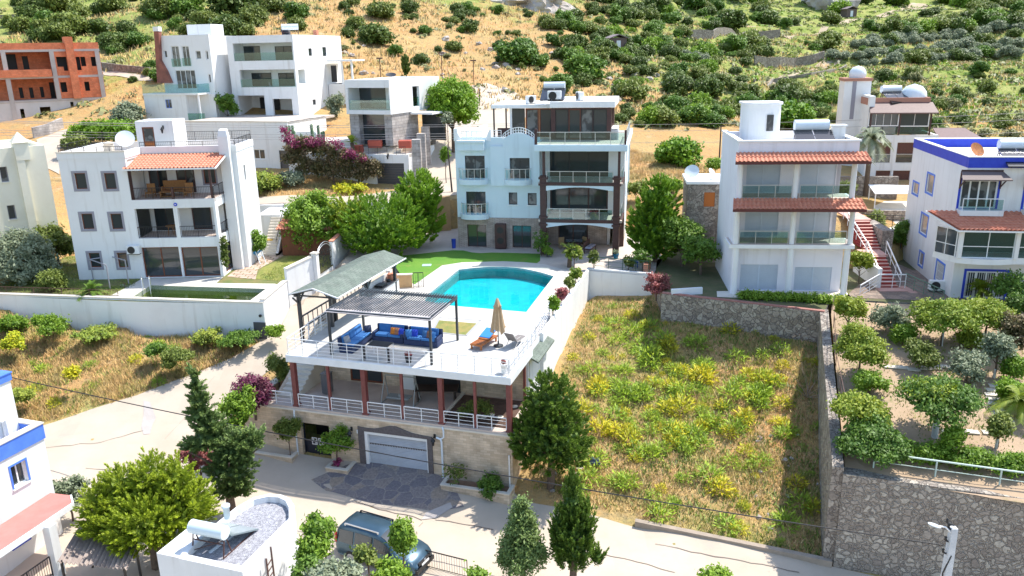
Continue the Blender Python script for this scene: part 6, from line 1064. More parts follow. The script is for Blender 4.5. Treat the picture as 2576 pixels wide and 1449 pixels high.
gv=cobble('roof_gravel',(.3,.3,.34),(.5,.5,.54),(.68,.68,.72),(.12,.12,.14),16,bump=.6);mb=MB();mb.prism(inn,zt-.43,zt-.3);b.part(mb,'gravel_roof',gv);mb=MB();mb.bar((*b.loc(G(18,900,1080,-3.5)),zt-.27),(*b.loc(G(18,1270,800,-3.5)),zt-.27),.12,.06);b.part(mb,'roof_kerb',tank)
F=b.face(0,0);mb=MB();F.box(mb,-1.3,0,-2.4,-.2,-7.6,zt-.15);b.part(mb,'side_wing',white);mb=MB();mb.bar((2.0,-.02,-6),(2.0,-1.4,-5.4),.08)
mb=MB();l0=F.f(18,850,1330)[0];[mb.box(l0+x,l0+x+.07,-.9,-.02,zt-1.25,zt-1.17)for x in(0,.75,1.5)];mb.box(l0-.05,l0+1.8,-.95,-.87,zt-1.2,zt-1.1);b.part(mb,'timber_pergola',mat('grey_timber',(.2,.15,.13),.8))
Sd=Face(b,loc[1],(loc[2][0]-loc[1][0],loc[2][1]-loc[1][1]));s0,z0=Sd.f(18,1730,1160);mb=MB()
for s_ in(s0,s0+.38):mb.bar(Sd.P(s_,.2,-7.2),Sd.P(s_,.2,z0+.3*(s_>s0)),.05)
for k in range(12):mb.bar(Sd.P(s0,.2,z0-.35-k*.3),Sd.P(s0+.38,.2,z0-.25-k*.3),.035)
b.part(mb,'ladder',rust)
tp=G(18,930,1110,zt-.3);t=solar_heater('solar_heater',(tp[0]-.05,tp[1]+.15,zt-.3),math.atan2((B_-A_)[1],(B_-A_)[0])-.0,'large white boiler tank and two grey glass panels on the gravel roof',1.0,2,mat('boiler_white',(.66,.76,.8),.3));t.scale=(.95,)*3
for ch in t.children:
 if ch.name.startswith('panel'):ch.data.materials[0]=mat('grey_panel_glass',(.22,.27,.28),.12,spec=.8)
o=MB().lathe((0,0,0),[(.13,0),(.13,.5),(.17,.5),(.17,.62),(.12,.62),(.12,.4),(.01,.4)],14).build('water_canister',tank,None,'small round canister standing behind the boiler tank',cat='canister');o.location=(tp[0]+.45,tp[1]+.95,zt-.3+1.1);o.scale=(1,1,1)
t=empty('corrugated_shelter',tuple(G(7,650,1250,-4.4)),'corrugated grey sheet roof on posts under the yellow-green cypress','shelter',0);c4=[np.array(G(7,x,y,-4.4))-np.array(t.location)for x,y in((400,1350),(890,1400),(980,1240),(590,1105))]
mb=MB();nu=64;vs=[];
for j in range(2):
 for i in range(nu+1):
  x=i/nu;p=(c4[0]*(1-x)+c4[1]*x)*(1-j)+(c4[3]*(1-x)+c4[2]*x)*j;vs.append(p+np.array([0,0,.07*math.sin(i*math.pi/2)+.35*j-(.02 if i%7==0 else 0)]))
mb.add(vs,[(i,i+1,nu+2+i,nu+1+i)for i in range(nu)]);o=mb.build('sheet_roof',mat('grey_sheet_roof',(.4,.33,.29),.8,(.3,.24,.21),1.2,6,(.35,.6),col3=(.22,.17,.15),scale3=5),t);o.modifiers.new('s','SOLIDIFY').thickness=.02
for p in(c4[0]*.9,c4[1]*.9,c4[2]*.9,c4[3]*.9):mb=MB();mb.bar((p[0],p[1],-2.2),(p[0],p[1],0),.08);mb.build('post',dark,t)
b=B('brown_shed','brown wooden garden shed with tiled roof under the broad tree','shed',(-19.1,64.9),(1,-.05),0);F=b.face(0,0);mb=MB();mb.box(0,4.2,0,2.4,0,2.2);b.part(mb,'wall',mat('brown_boards',(.22,.08,.035),.8,(.17,.06,.03),4));mb=MB();tiles(mb,(-.3,-.3,2.25),(4.4,-.3,2.25),(-.3,2.6,2.9),(4.4,2.6,2.9));b.part(mb,'tiled_roof',tiler)
b=B('white_stair_block','white outside stairs with dark railing right of the white house','stairs',(-22.0,66.2),(1,0),0);mb=MB();mb.box(0,2.0,2.2,5.6,0,2.8)
for i in range(14):mb.box(2.0+0,2.9,1.9-i*.0,2.2+0*i,0,.01)
b.part(mb,'landing',white);mb=MB();n_=13
for i in range(n_):mb.box(1.2,2.3,-1.2+i*.27,2.2,(i)*.2,(i+1)*.2+.001*i)
b.part(mb,'steps',pale);mb=MB();mb.box(2.3,2.5,-1.3,2.2,0,.25);mb.add([(2.3,-1.3,.2),(2.5,-1.3,.2),(2.5,2.3,2.9),(2.3,2.3,2.9),(2.3,-1.3,0),(2.5,-1.3,0),(2.5,2.3,0),(2.3,2.3,0)],[(0,1,2,3),(0,4,5,1),(1,5,6,2),(2,6,7,3),(3,7,4,0)]);b.part(mb,'stair_wall',white)
mb=MB();mb.bar((2.4,-1.2,1.2),(2.4,2.3,3.8),.04);[mb.bar((2.4,-1.2+i*.35,.3+i*.26),(2.4,-1.2+i*.35,1.2+i*.26),.02)for i in range(11)];mb.bar((0,2.3,3.7),(2.4,2.3,3.8),.04);b.part(mb,'railing',dark)
def wallbox(name,a,c,th,z0,z1,m_,label,cat='wall',cop=None,group=None,z1b=None):
 """free-standing straight wall from a to c (plan), its own thing"""
 a=np.array(a[:2],float);c=np.array(c[:2],float);d=c-a;L=np.hypot(*d);z1b=z1 if z1b is None else z1b
 t=empty(name,(a[0],a[1],z0),label,cat,math.atan2(d[1],d[0]),group);h0,h1=z1-z0,z1b-z0
 def bx(y0,y1,za,zb_,zc,zd):
  return MB().add([(0,y0,za),(L,y0,zc),(L,y1,zc),(0,y1,za),(0,y0,zb_),(L,y0,zd),(L,y1,zd),(0,y1,zb_)],[(3,2,1,0),(4,5,6,7),(0,1,5,4),(1,2,6,5),(2,3,7,6),(3,0,4,7)])
 bx(0,th,0,h0,0,h1).build('wall',m_,t)
 if cop:bx(-.05,th+.05,h0,h0+.07,h1,h1+.07).build('coping',cop,t)
 return t
wallbox('garden_wall',(-38.6,54.9),(-16.75,51.2),.25,-4,.12,white,'long white retaining wall in front of the green pool',cop=pale)
t=wallbox('ramp_wall',(-16.72,51.3),(-16.2,55.3),.25,-4,.3,white,'white wall along the ramp at the pool corner',cop=pale,z1b=.5);wallbox('ramp_wall',(-16.15,55.3),(-14.75,57.4),.25,-3,1.35,white,'stepped white wall between the pool corner and the iron gate',cop=pale,z1b=1.7)
wallbox('ramp_wall',(-14.1,61.4),(-13.55,66.7),.25,-1,1.9,white,'white wall with reddish coping beyond the iron gate',cop=tiler,z1b=2.1)
wallbox('street_retaining_wall',(-25,72.1),(-9.3,72.1),.3,-.6,2.95,white2,'white retaining wall holding up the upper street behind the trees',cop=white2)
wallbox('villa_side_wall',(-9.3,72.3),(-5.6,73.5),.25,-.5,3.2,mat('tan_plaster',(.55,.36,.18),.85),'tall tan wall left of the villa behind the lime-green conifers')
wallbox('white_end_wall',(5.72,58.35),(10.35,56.45),.22,-3,.1,mat('peeling_white',(.76,.77,.78),.85,(.7,.71,.72),.7,5,(.4,.7),col3=(.3,.29,.28),scale3=2.2,f3=(.68,.72)),'white wall with peeling paint at the far end of the vacant lot',cop=white2)
wallbox('deck_side_wall',W(12.78,6.5),(5.75,58.45),-.22,-5,.12,white,'long white wall between the pool terrace and the vacant lot',cop=white2)
wallbox('back_stone_wall',(10.3,52.0),(19.55,47.35),-.4,-3.2,.08,cob2,'grey-brown stone wall closing the back of the vacant lot',cop=mat('red_coping',(.3,.12,.1),.8,(.36,.18,.14),3))
sw=wallbox('orchard_side_wall',SWA,SWB,-.5,-9,.15,cob2,'high stone wall between the vacant lot and the orchard',z1b=-2.7)
d_=np.array([.955,-.298]);sB=np.array(SWB)
fw=wallbox('orchard_front_wall',sB+np.array([-.05,-.12]),sB+d_*34,.7,-9.5,-2.95,cob,'huge rubble stone retaining wall at the bottom right',cop=None,z1b=-3.6)
a_w=sB+np.array([.6,.5]);a_e=sB+d_*30+np.array([0,.45])
bal=railing_path('orchard_railing',[(a_w[0]+.9,a_w[1]-.2,-2.9),(a_e[0],a_e[1],-3.5)],'pale pipe railing along the top of the big stone retaining wall',.8,2.6,1,mat('pale_green_steel',(.55,.66,.6),.4),.028)
railing_path('wall_top_railing',[(SWA[0]+.25,SWA[1],.1),(17.6,40.5,-1.0),(16.6,36.5,-1.9)],'thin rusty railing along the top of the orchard side wall',.8,2.2,1,rust,.012)
wallbox('lot_kerb_wall',(6.0,35.45),(15.0,32.65),.3,-9,-7.0,mat('weathered_concrete',(.36,.29,.23),.9,(.28,.23,.18),1.5),'low weathered kerb wall between the street and the vacant lot',z1b=-7.6)
wallbox('white_low_wall',G(6,-60,815,.2),G(6,170,800,.2),.2,-.3,.45,mat('peeling_white',(.7,.7,.7)),'short white low wall piece beside the garden of the tiled strip house')
mb=MB();mb.box(-.18,.18,-.18,.18,0,1.1);mb.box(-.24,.24,-.24,.24,1.1,1.2)
t=empty('gate_post',(-14.6,57.6,0),'white gate post with cap left of the curved iron gate','post',1.3,'gate posts');MB().box(-.2,.2,-.2,.2,-.5,1.9).build('post',white,t);MB().box(-.26,.26,-.26,.26,1.9,2.0).build('cap',pale,t)
t=empty('iron_gate',(-14.6,58.0,0),'arched wrought iron gate between the two white ramp walls','gate',math.atan2(61.2-58.0,-14.15+14.6));mb=MB();L_=3.2;N=14
for s_ in(0,.18):P=[(L_/2-L_/2*math.cos(math.pi*i/N),0,1.3-s_+1.0*math.sin(math.pi*i/N))for i in range(N+1)];mb.tube(P,.03,6)
mb.build('arch',steel,t);mb=MB()
for i in range(24):x=.08+i*(L_-.16)/23;zt_=1.1+1.0*math.sqrt(max(0,1-((x-L_/2)/(L_/2))**2));mb.bar((x,0,.1),(x,0,zt_),.02)
random.seed(2)
for i in range(60):
 x,z=random.uniform(.2,L_-.2),random.uniform(.5,1.7);r=random.uniform(.06,.12);mb.tube([(x+r*math.cos(a),0,z+r*math.sin(a))for a in np.linspace(0,5,7)],.012,4)
mb.bar((0,0,.1),(L_,0,.1),.04);mb.build('leaf',dark,t)
b=B('wall_hatch','dark grey metal hatch at the right end of the long white retaining wall','hatch',(-38.6,54.85),(21.85,-3.7),-2.4);f=b.face(0,-.0);r_=f.rect(4,1905,1032,1995,1145);mb=MB();f.box(mb,r_[0],r_[1],.02,.06,r_[2]-.1,r_[3]);b.part(mb,'hatch_door',mat('slate_metal',(.07,.07,.085),.5));mb=MB();u_,z_=f.f(4,1950,983);mb.tube([f.P(u_,.01,z_),f.P(u_,.08,z_)],.1,12);b.part(mb,'vent_cap',dark)
p=G(4,295,990,-1.7);t=empty('wall_ornament',(p[0],p[1]-.15,-1.9),'slim brown carved ornament on a stick against the white retaining wall','ornament');MB().tube([(0,0,0),(0,0,.7)],.025,6).build('stick',rust,t);MB().lathe((0,0,0),[(.03,.6),(.12,.75),(.1,.95),(.15,1.05),(.09,1.25),(.13,1.4),(.02,1.55)],9).build('figure',mat('brown_clay',(.25,.13,.09),.8),t)
railing_path('garden_fence',[(-38.3,55.2,.1),(-27.5,53.4,.1)],'low rusty picket fence on top of the long white retaining wall',.5,2,0,rust,.015,bal=.13,cat='fence')
t=empty('pipe_frame',(-31.6,56.9,.05),'open grey pipe frame over the gravel bed by the white house','frame',0)
c=[(G(4,x,y,0)[:2]-np.array([-31.6,56.9]))for x,y in((700,720),(825,785),(965,750),(850,700))];hz=[1.6,1.75,1.8,1.65];mb=MB()
for p,h in zip(c,hz):mb.tube([(p[0],p[1],0),(p[0],p[1],h)],.045,8)
for i in range(4):a,e=c[i],c[(i+1)%4];mb.tube([(*a,hz[i]),(*e,hz[(i+1)%4])],.045,8)if i!=1 else None
mb.build('pipe',mat('dull_galvanised',(.35,.34,.38),.5,metal=.3),t)
t=empty('pool_ladder',G(4,1100,790,0)+np.array([0,0,.02]),'chrome ladder at the corner of the green pool','ladder',.3)
for x in(-.25,.25):MB().tube([(x,.3,0),(x,.28,.8),(x,.1,.95),(x,-.15,.8),(x,-.2,-.5)],.025,8).build('rail',steel,t)
mb=MB();t=empty('kids_slide',G(21,300,1330,0),'small bright blue plastic slide on the path of the left garden','slide',-2.2);sb=mat('slide_blue',(.02,.28,.6),.4)
MB().add([(-.25,-.8,.1),(.25,-.8,.1),(.25,.5,.95),(-.25,.5,.95),(-.25,-.8,.04),(.25,-.8,.04),(.25,.5,.88),(-.25,.5,.88)],[(0,1,2,3),(7,6,5,4),(0,4,5,1),(1,5,6,2),(2,6,7,3),(3,7,4,0)]).build('chute',sb,t)
for x in(-.27,.27):mb=MB();mb.bar((x,-.8,.15),(x,.5,1.0),.04,.14);mb.build('side_rail',sb,t);MB().bar((x,.5,.95),(x,.95,0),.05).build('leg',tank,t)
MB().box(-.25,.25,.6,.64,.55,.6).build('rung',tank,t)
t=empty('toy_house',G(21,540,1130,0),'small white and yellow toy house under the outside stairs','toy house',0);MB().box(-.5,.5,-.4,.4,0,1.0).build('wall',tank,t);MB().box(-.55,.55,-.45,.45,1.0,1.12).build('roof',mat('toy_yellow',(.7,.45,.08),.6),t);[MB().box(x,x+.08,-.44,-.41,.05,.4).build('picket',mat('toy_red',(.5,.03,.02),.6),t)for x in(-.45,-.25,-.05,.15,.35)]
b=B('red_stairs','long outside stairs with red risers between the two right hand houses','stairs',(25.15,51.6),(1,-.06),-.1);redt=mat('red_riser',(.36,.045,.04),.7);pk=mat('pink_tread',(.6,.36,.3),.8,(.52,.3,.25),2)
mb=MB();mr=MB();x0=.0
for i in range(9):v=.6+i*.3;mr.box(.0+i*.0,1.15,v,v+4-i*.3,i*.18,.14+i*.18);mb.box(-.03,1.18,v-.03,v+.3,.14+i*.18,.18+i*.18)
for i in range(9):v=5.0+i*.3;mr.box(.35,1.5,v,8.5,1.6+i*.18,1.74+i*.18);mb.box(.32,1.53,v-.03,v+.3,1.74+i*.18,1.78+i*.18)
b.part(mr,'riser',redt);mb.box(-.2,1.4,3.3,5,1.55,1.66);mb.box(.2,1.7,7.7,11,3.2,3.3);mb.box(-.35,1.45,-.3,.55,-.2,.06);mb.box(-.35,.2,-1.6,-.3,-.5,-.1);b.part(mb,'tread',pk)
mb=MB();mb.box(1.6,2.4,5.2,9,0,3.0);b.part(mb,'side_wall',cob2);mb=MB();mb.box(-.3,-.02,.5,5,-.1,1.4);b.part(mb,'stringer',white)
def sr(pts,m_=whitem,r=.03,bars=1):
 mb=MB()
 for i in range(len(pts)-1):
  a,c=np.array(pts[i],float),np.array(pts[i+1],float);H_=np.array([0,0,.95]);n_=max(1,round(np.linalg.norm(c-a)/1.0));mb.bar(a+H_,c+H_,r*2.2)
  for k in range(n_+1):p_=a+(c-a)*k/n_;mb.bar(p_,p_+H_,r*1.2)
  for k in range(bars):e=np.array([0,0,.95*(k+1)/(bars+1)]);mb.bar(a+e,c+e,r)
 b.part(mb,'railing',m_)
sr([(-.1,.5,.1),(-.1,3.4,1.66)]);sr([(1.25,.5,.1),(1.25,3.4,1.66)]);sr([(-.1,3.6,1.66),(-.3,8,3.3)]);sr([(-1.9,-.9,-.3),(-.2,.4,.1)],bars=3);sr([(-.2,.3,.1),(1.5,.3,.1)]);
g_=mat('green_steel_rail',(.1,.2,.14),.5);sr([(1.6,.6,.1),(2.6,-2.9,-.1)],g_,.025,4);mb=MB();mb.bar((1.45,.7,0),(2.45,-3.0,-.3),.5,.25);b.part(mb,'kerb_wall',pk)
railing_path('terrace_fence',[(30.4,64.5,3.0),(33.2,63.2,2.2),(35,62.5,2.0)],'dark horizontal-bar railing above the red stairs',1.2,1.1,5,dark,.02,cat='fence')if 0 else None
t=empty('white_canopy',(34.9,72.3,1.6),'flat white canopy on thin posts above the red stairs','canopy',-.15);MB().add([(-2,-2.0,1.62),(1.6,-1.7,1.62),(2.2,2.0,1.72),(-1.4,2.4,1.72),(-2,-2.0,1.55),(1.6,-1.7,1.55),(2.2,2.0,1.65),(-1.4,2.4,1.65)],[(0,1,2,3),(7,6,5,4),(0,4,5,1),(1,5,6,2),(2,6,7,3),(3,7,4,0)]).build('sheet',white2,t)
for x,y in((-1.9,-1.9),(1.5,-1.6),(2.1,1.9),(-1.3,2.2)):MB().tube([(x,y,-.3),(x,y,1.6)],.05,8).build('post',whitem,t)
railing_path('terrace_fence',[(6.3,58.45,.1),(8.3,57.6,.1),(10.1,56.85,.1)],'thin dark green fence along the edge of the villa terrace',.9,1.2,2,mat('dark_green_steel',(.01,.06,.04),.5),.02,cat='fence')
t=wallbox('brick_pier',(10.1,57.0),(10.6,58.6),.35,0,.7,mat('brick_pier_m',(.4,.18,.12),.8),'small red brick pier at the right corner of the villa terrace','pier')
fz=lambda x,y:H(x,y)+.0
def gpath(pts,r=7):return[tuple(GH(r,x,y))for x,y in pts]
fa=[tuple(G(8,x,y,-7.1))for x,y in((60,1245),(230,1265),(600,1335),(840,1400),(1120,1462))];fa=[(x,y,H(x,y))for x,y,z in fa]
railing_path('garden_fence',fa,'dark iron picket fence between the parked van and the bottom garden',.95,1.8,0,dark,.02,bal=.12,cat='fence')
fb_=[(-7.85,25.2),(-7.9,27.5),(-8.1,29.6),(-8.3,30.9)];railing_path('garden_fence',[(x,y,H(x,y))for x,y in fb_],'dark iron picket fence beside the rounded gravel roof house',1.2,1.5,0,dark,.02,bal=.12,cat='fence')
fc_=[(-21,35.5),(-19.2,34.6),(-17,33.9),(-14.5,33.2),(-12.6,32.6)];railing_path('garden_fence',[(x,y,H(x,y))for x,y in fc_],'dark iron fence along the street behind the yellow-green cypress',1.1,1.6,0,dark,.02,bal=.13,cat='fence')
vx=np.array([.895,-.446]);vc=np.array([-6.2,32.55]);zv=H(*vc)+.04
van=empty('parked_van',(vc[0],vc[1],zv),'parked blue-grey passenger van with roof rails','van',math.atan2(vx[1],vx[0]))
st=[(-2.2,.86,.42,1.1),(-2.15,.88,.3,1.62),(-2.02,.9,.27,1.77),(-1.4,.91,.26,1.82),(-.5,.915,.25,1.83),(.2,.915,.25,1.79),(.55,.91,.25,1.66),(.9,.91,.25,1.4),(1.22,.905,.25,1.12),(1.5,.89,.25,1.04),(1.85,.85,.27,.94),(2.08,.76,.32,.78),(2.18,.62,.42,.6)]
def ring(x,hw,zb_,zt_):
 bz=min(1.0,zt_-.1);return[(x,-hw*.93,zb_),(x,-hw,zb_+.18),(x,-hw,(zb_+bz)/2+.05),(x,-hw*.975,bz),(x,-hw*(.97-.17*max(0,zt_-bz)/.8),max(bz+.02,zt_-.1)),(x,-hw*(.86-.16*max(0,zt_-bz)/.8),zt_-.02),(x,0,zt_+.025)]
mb=MB();V_=[];n_=13
for s_ in st:r_=ring(*s_);V_+=r_+[(x,-y,z)for x,y,z in r_[:-1][::-1]]
F_=[(i*n_+j,i*n_+j+1,(i+1)*n_+j+1,(i+1)*n_+j)for i in range(len(st)-1)for j in range(n_-1)]+[tuple(range(n_)),tuple(range((len(st)-1)*n_,len(st)*n_))[::-1]]+[((i+1)*n_,i*n_,i*n_+n_-1,(i+1)*n_+n_-1)for i in range(len(st)-1)]
mb.add(V_,F_,True);body=mb.build('body',mat('van_paint',(.05,.1,.14),.28,(.065,.12,.165),1.5,metal=.5,spec=.7),van)
def surf(x,k,side=-1,t=0.):
 for i in range(len(st)-1):
  if st[i][0]<=x<=st[i+1][0]:f_=(x-st[i][0])/(st[i+1][0]-st[i][0]);s_=[a+(b__-a)*f_ for a,b__ in zip(st[i],st[i+1])];break
 r_=ring(*s_);a,c=r_[k],r_[k+1];return(x,side*-1*(a[1]+(c[1]-a[1])*t)+side*.012,a[2]+(c[2]-a[2])*t+.0)
for side in(-1,1):
 for x0,x1,nm in((-2.0,-1.2,'rear_window'),(-1.1,-.12,'side_window'),(-.04,.86,'side_window')):
  N=6;P=[]
  for i in range(N+1):
   x=x0+(x1-x0)*i/N
   def pt(t):p=surf(x,3,-1,t);return(p[0],side*abs(p[1])+side*.012,p[2])
   P+=[pt(.04),pt(.9 if nm!='x' else .9)]
  mb=MB();mb.add(P,[(2*i,2*i+2,2*i+3,2*i+1)for i in range(N)],True);mb.build(nm,glass,van)
mb=MB();V_=[]
for x in(.28,.55,.9,1.2):
 for y in(-.66,-.3,.3,.66):
  zz=np.interp(x,[s_[0]for s_ in st],[s_[3]for s_ in st]);V_.append((x,y*(1+.12*(x-.28)),zz+.03-.035*(abs(y)/.66)**2))
mb.add(V_,[(i*4+j,(i+1)*4+j,(i+1)*4+j+1,i*4+j+1)for i in range(3)for j in range(3)],True);mb.build('windscreen',glass,van)
for side in(-1,1):
 MB().bar((-1.75,side*.6,1.87),(.1,side*.6,1.86),.045,.045).bar((-1.75,side*.6,1.75),(-1.75,side*.6,1.87),.07).bar((.1,side*.6,1.74),(.1,side*.6,1.86),.07).build('roof_rail',steel if side<0 else dark,van)
 for x in(-1.35,1.42):
  wm=MB();wm.tube([(x,side*.72,.33),(x,side*.925,.33)],.33,20);wh=wm.build('wheel',mat('tyre',(.02,.02,.02),.8),van);MB().tube([(x,side*.92,.33),(x,side*.935,.33)],.2,14).build('rim',steel,wh)
 MB().add([(1.72,side*.84,.72),(2.02,side*.76,.66),(1.98,side*.7,.86),(1.6,side*.8,.98),(1.75,side*.87,.8)],[(0,1,2,3)]if side<0 else[(3,2,1,0)]).build('headlight',tank,van)
 MB().box(-2.23,-2.12,side*.84-.05,side*.84+.03,.95,1.45).build('tail_light',mat('tail_red',(.35,.01,.01),.3),van);MB().box(.75,.9,side*1.02-.09,side*1.02+.09,1.0,1.15).build('mirror',dark,van)
MB().box(2.1,2.2,-.5,.5,.62,.74).build('grille',dark,van);MB().box(2.08,2.23,-.7,.7,.3,.5).build('bumper',dark,van);MB().bar((2.2,-.28,.56),(2.22,.28,.56),.02,.1).build('number_plate',white2,van)
mb=MB();mb.bar((2.17,-.1,.68),(2.21,0,.76),.03);mb.bar((2.21,0,.76),(2.17,.1,.68),.03);mb.bar((2.17,-.1,.62),(2.21,0,.7),.03);mb.bar((2.21,0,.7),(2.17,.1,.62),.03);mb.build('badge',steel,van)
pz=G(9,2085,1110,-2.4);gz=H(pz[0],pz[1]);Hh=-2.4-gz;t=empty('lamp_pole',(pz[0],pz[1],gz),'tapered concrete pole with white street lamp in front of the big stone wall','street lamp',.0)
cp=mat('pole_concrete',(.62,.64,.66),.7,(.52,.54,.56),2);MB().add([(sx*w_,sy*w_,z)for z,w_ in((-.3,.2),(Hh,.12))for sx,sy in((-1,-1),(1,-1),(1,1),(-1,1))],[(3,2,1,0),(4,5,6,7),(0,1,5,4),(1,2,6,5),(2,3,7,6),(3,0,4,7)]).build('pole',cp,t)
MB().tube([(0,0,Hh-.3),(-.35,-.05,Hh+.05),(-.65,-.1,Hh+.15)],.035,8).build('arm',whitem,t)
lp=MB().ball((0,0,0),.15,12,.35).build('lamp_head',tank,t);lp.location=(-.85,-.12,Hh+.2);lp.scale=(2.0,1,1);lp.rotation_euler=(0,.35,0)
for z,x in((-.15,-.2),(-.7,-.25),(-1.25,-.28),(.1,-.3)):
 o=MB().tube([(0,0,Hh+z),(x,0,Hh+z+.12)],.035,6).lathe((x,0,Hh+z+.12),[(.03,0),(.06,.05),(.03,.1),(.06,.14),(.02,.18)],8).build('insulator',dark,t)
MB().tube([(.0,-.13,Hh-1.2),(-.25,-.15,Hh-2),(-.12,-.2,Hh-3.5),(-.2,-.21,0)],.03,6).build('cable',dark,t)
def cable(name,a,c,sag,label,r=.02,n=20,m_=None):
 a,c=np.array(a,float),np.array(c,float);P=[a+(c-a)*i/n-np.array([0,0,sag*4*(i/n)*(1-i/n)])for i in range(n+1)];MB().tube([p-a for p in P],r,5).build(name,m_ or dark,None,label,cat='cable',loc=None).location=tuple(a)
pA=np.array([pz[0]-.3,pz[1],-3.2]);cable('power_cable',(-32,43.5,-1.0),pA,.6,'black twisted power cable crossing the street from left to the lamp pole',.028,40)
for i,(z,lb)in enumerate(((9.2,'top'),(9.0,'second'),(8.3,'third'),(8.05,'fourth'),(7.8,'lowest'))):cable('overhead_wire',(-52,78,z+1.6),(10,84,z-.3),.5,f'thin pale overhead wire in front of the cube house, {lb} of the five',.018,24,mat('wire_grey',(.35,.33,.33),.5))
for i,(z,lb)in enumerate(((8.6,'upper'),(7.9,'middle'),(6.6,'lower'))):cable('overhead_wire',(12,90,z-.6),(75,82,z+1.5),.6,f'thin pale overhead wire behind the right houses, {lb} of the three',.018,24,MT['wire_grey'])
for(r,x,y,h,Y,lb)in((2,320,575,2.6,96,'thin street lamp post behind the cube house roof'),(2,783,640,4.2,97,'thin street lamp post behind the round tree by the cube house'),(2,1020,690,4.2,99,'thin street lamp post right of the round tree by the cube house')):
 p=AT(r,x,y,Y);t=empty('street_lamp',(p[0],p[1],p[2]-1),lb,'street lamp',0,'thin lamp posts on the upper street');MB().tube([(0,0,0),(0,0,h+.4)],.05,6).build('pole',rust,t);MB().box(-.35,.35,-.1,.1,h+.4,h+.55).build('lamp_head',rust,t)
for(r,xb,yb,yt,lb)in((20,2545,905,370,'dark leaning wooden pole beside the villa'),(3,292,1240,940,'dark wooden pole in the dry field behind the round tree'),(2,1060,775,660,'short dark post at the head of the rising street')):
 p=GH(r,xb,yb);d_h=math.hypot(p[0],p[1]);e=ray(q(r,xb if r!=20 else 2490,yt));zt_=CZ+e[2]/math.hypot(e[0],e[1])*d_h
 dx=(e[0]/math.hypot(e[0],e[1])*d_h-p[0])if r==20 else 0;MB().tube([(0,0,-.3),(dx,0,zt_-p[2])],.09,8,.06).build('wooden_pole',mat('dark_timber',(.06,.045,.04),.8),None,lb,cat='pole').location=tuple(p)
p=GH(1,55,1060);t=empty('concrete_pole',(-50.5,72,4),'grey concrete utility pole with wires at the left edge','pole');MB().tube([(0,0,-2),(-.6,0,8.2)],.2,10,.12).build('pole',cp,t);MB().bar((-1.3,0,7.5),(.3,0,7.5),.1).ball((-.2,0,7),.25,8).build('crossarm',dark,t)
cable('overhead_wire',(-51,72,11.3),(-20,88,9.6),.5,'thin pale wire from the concrete pole at the left edge',.018,24,MT['wire_grey'])
def hillwall(r,pts,h,label,m_=cob2):
 P=[GH(r,x,y)for x,y in pts];mb=MB()
 for a,c in zip(P[:-1],P[1:]):
  n_=max(1,int(np.linalg.norm(c-a)/3))
  for k in range(n_):
   p,s_=a+(c-a)*k/n_,a+(c-a)*(k+1)/n_;p=(p[0],p[1],H(p[0],p[1]));s_=(s_[0],s_[1],H(s_[0],s_[1]));d=np.array(s_[:2])-np.array(p[:2]);d=d/np.hypot(*d);nn=np.array([-d[1],d[0]])*.35
   vs=[(p[0],p[1],p[2]-1),(s_[0],s_[1],s_[2]-1),(s_[0]+nn[0],s_[1]+nn[1],s_[2]-1),(p[0]+nn[0],p[1]+nn[1],p[2]-1)];vs+=[(x,y,z+1+h)for x,y,z in vs];mb.add(vs,[(3,2,1,0),(4,5,6,7),(0,1,5,4),(1,2,6,5),(2,3,7,6),(3,0,4,7)])
 o=P[0];mb.build('dry_stone_wall',m_,None,label,cat='wall',group='dry stone walls on the hillside',loc=tuple(map(float,o)))
hillwall(3,[(60,290),(250,292),(480,298),(620,290),(750,275)],1.9,'long grey dry stone wall across the green valley, upper one')
hillwall(3,[(560,490),(750,500),(870,505),(1000,480),(1080,455)],2.0,'grey dry stone wall below the winding dirt path, lower one');hillwall(3,[(560,620),(700,615),(860,590),(980,570),(1150,540),(1250,505)],.6,'low dry stone wall running along the curving path')
hillwall(1,[(755,520),(900,540),(1120,560)],1.0,'low stone wall beside the white track behind the brick shell');hillwall(1,[(0,140),(200,130),(520,152)],.6,'low stone wall on the slope above the brick shell')
hillwall(1,[(260,1035),(380,1005),(480,960)],1.2,'grey block wall in front of the brick shell',greystone)
hillwall(3,[(640,140),(760,165),(880,190)],.7,'low dry stone wall at the top of the green valley')
def hut(r,x,y,Y,s_,label):
 p=GH(r,x,y);t=empty('hillside_hut',tuple(p),label,'hut',.3,'huts on the hillside');MB().box(-2*s_,2*s_,-1.5*s_,1.5*s_,0,2.6*s_).build('wall',mat('hut_wall',(.14,.1,.09),.9),t);gable(-2.4*s_,2.4*s_,-1.9*s_,1.9*s_,3.4*s_,2.6*s_,.15,mat('hut_roof',(.2,.16,.16),.8),'roof',t);MB().box(-.5*s_,.5*s_,-1.52*s_,-1.5*s_,.2,2*s_).build('door',tank,t)
hut(3,1260,130,0,1.0,'small dark hut at the top right beside the rock');hut(3,2110,55,0,1.2,'small dark hut near the top right corner beside the path');hut(2,2080,372,0,.8,'tiny hut hidden among the trees of the green valley')
rk=mat('hill_rock',(.33,.28,.25),.9,(.5,.45,.4),.35,8,(.4,.6),bump=.8,bscale=1.2)
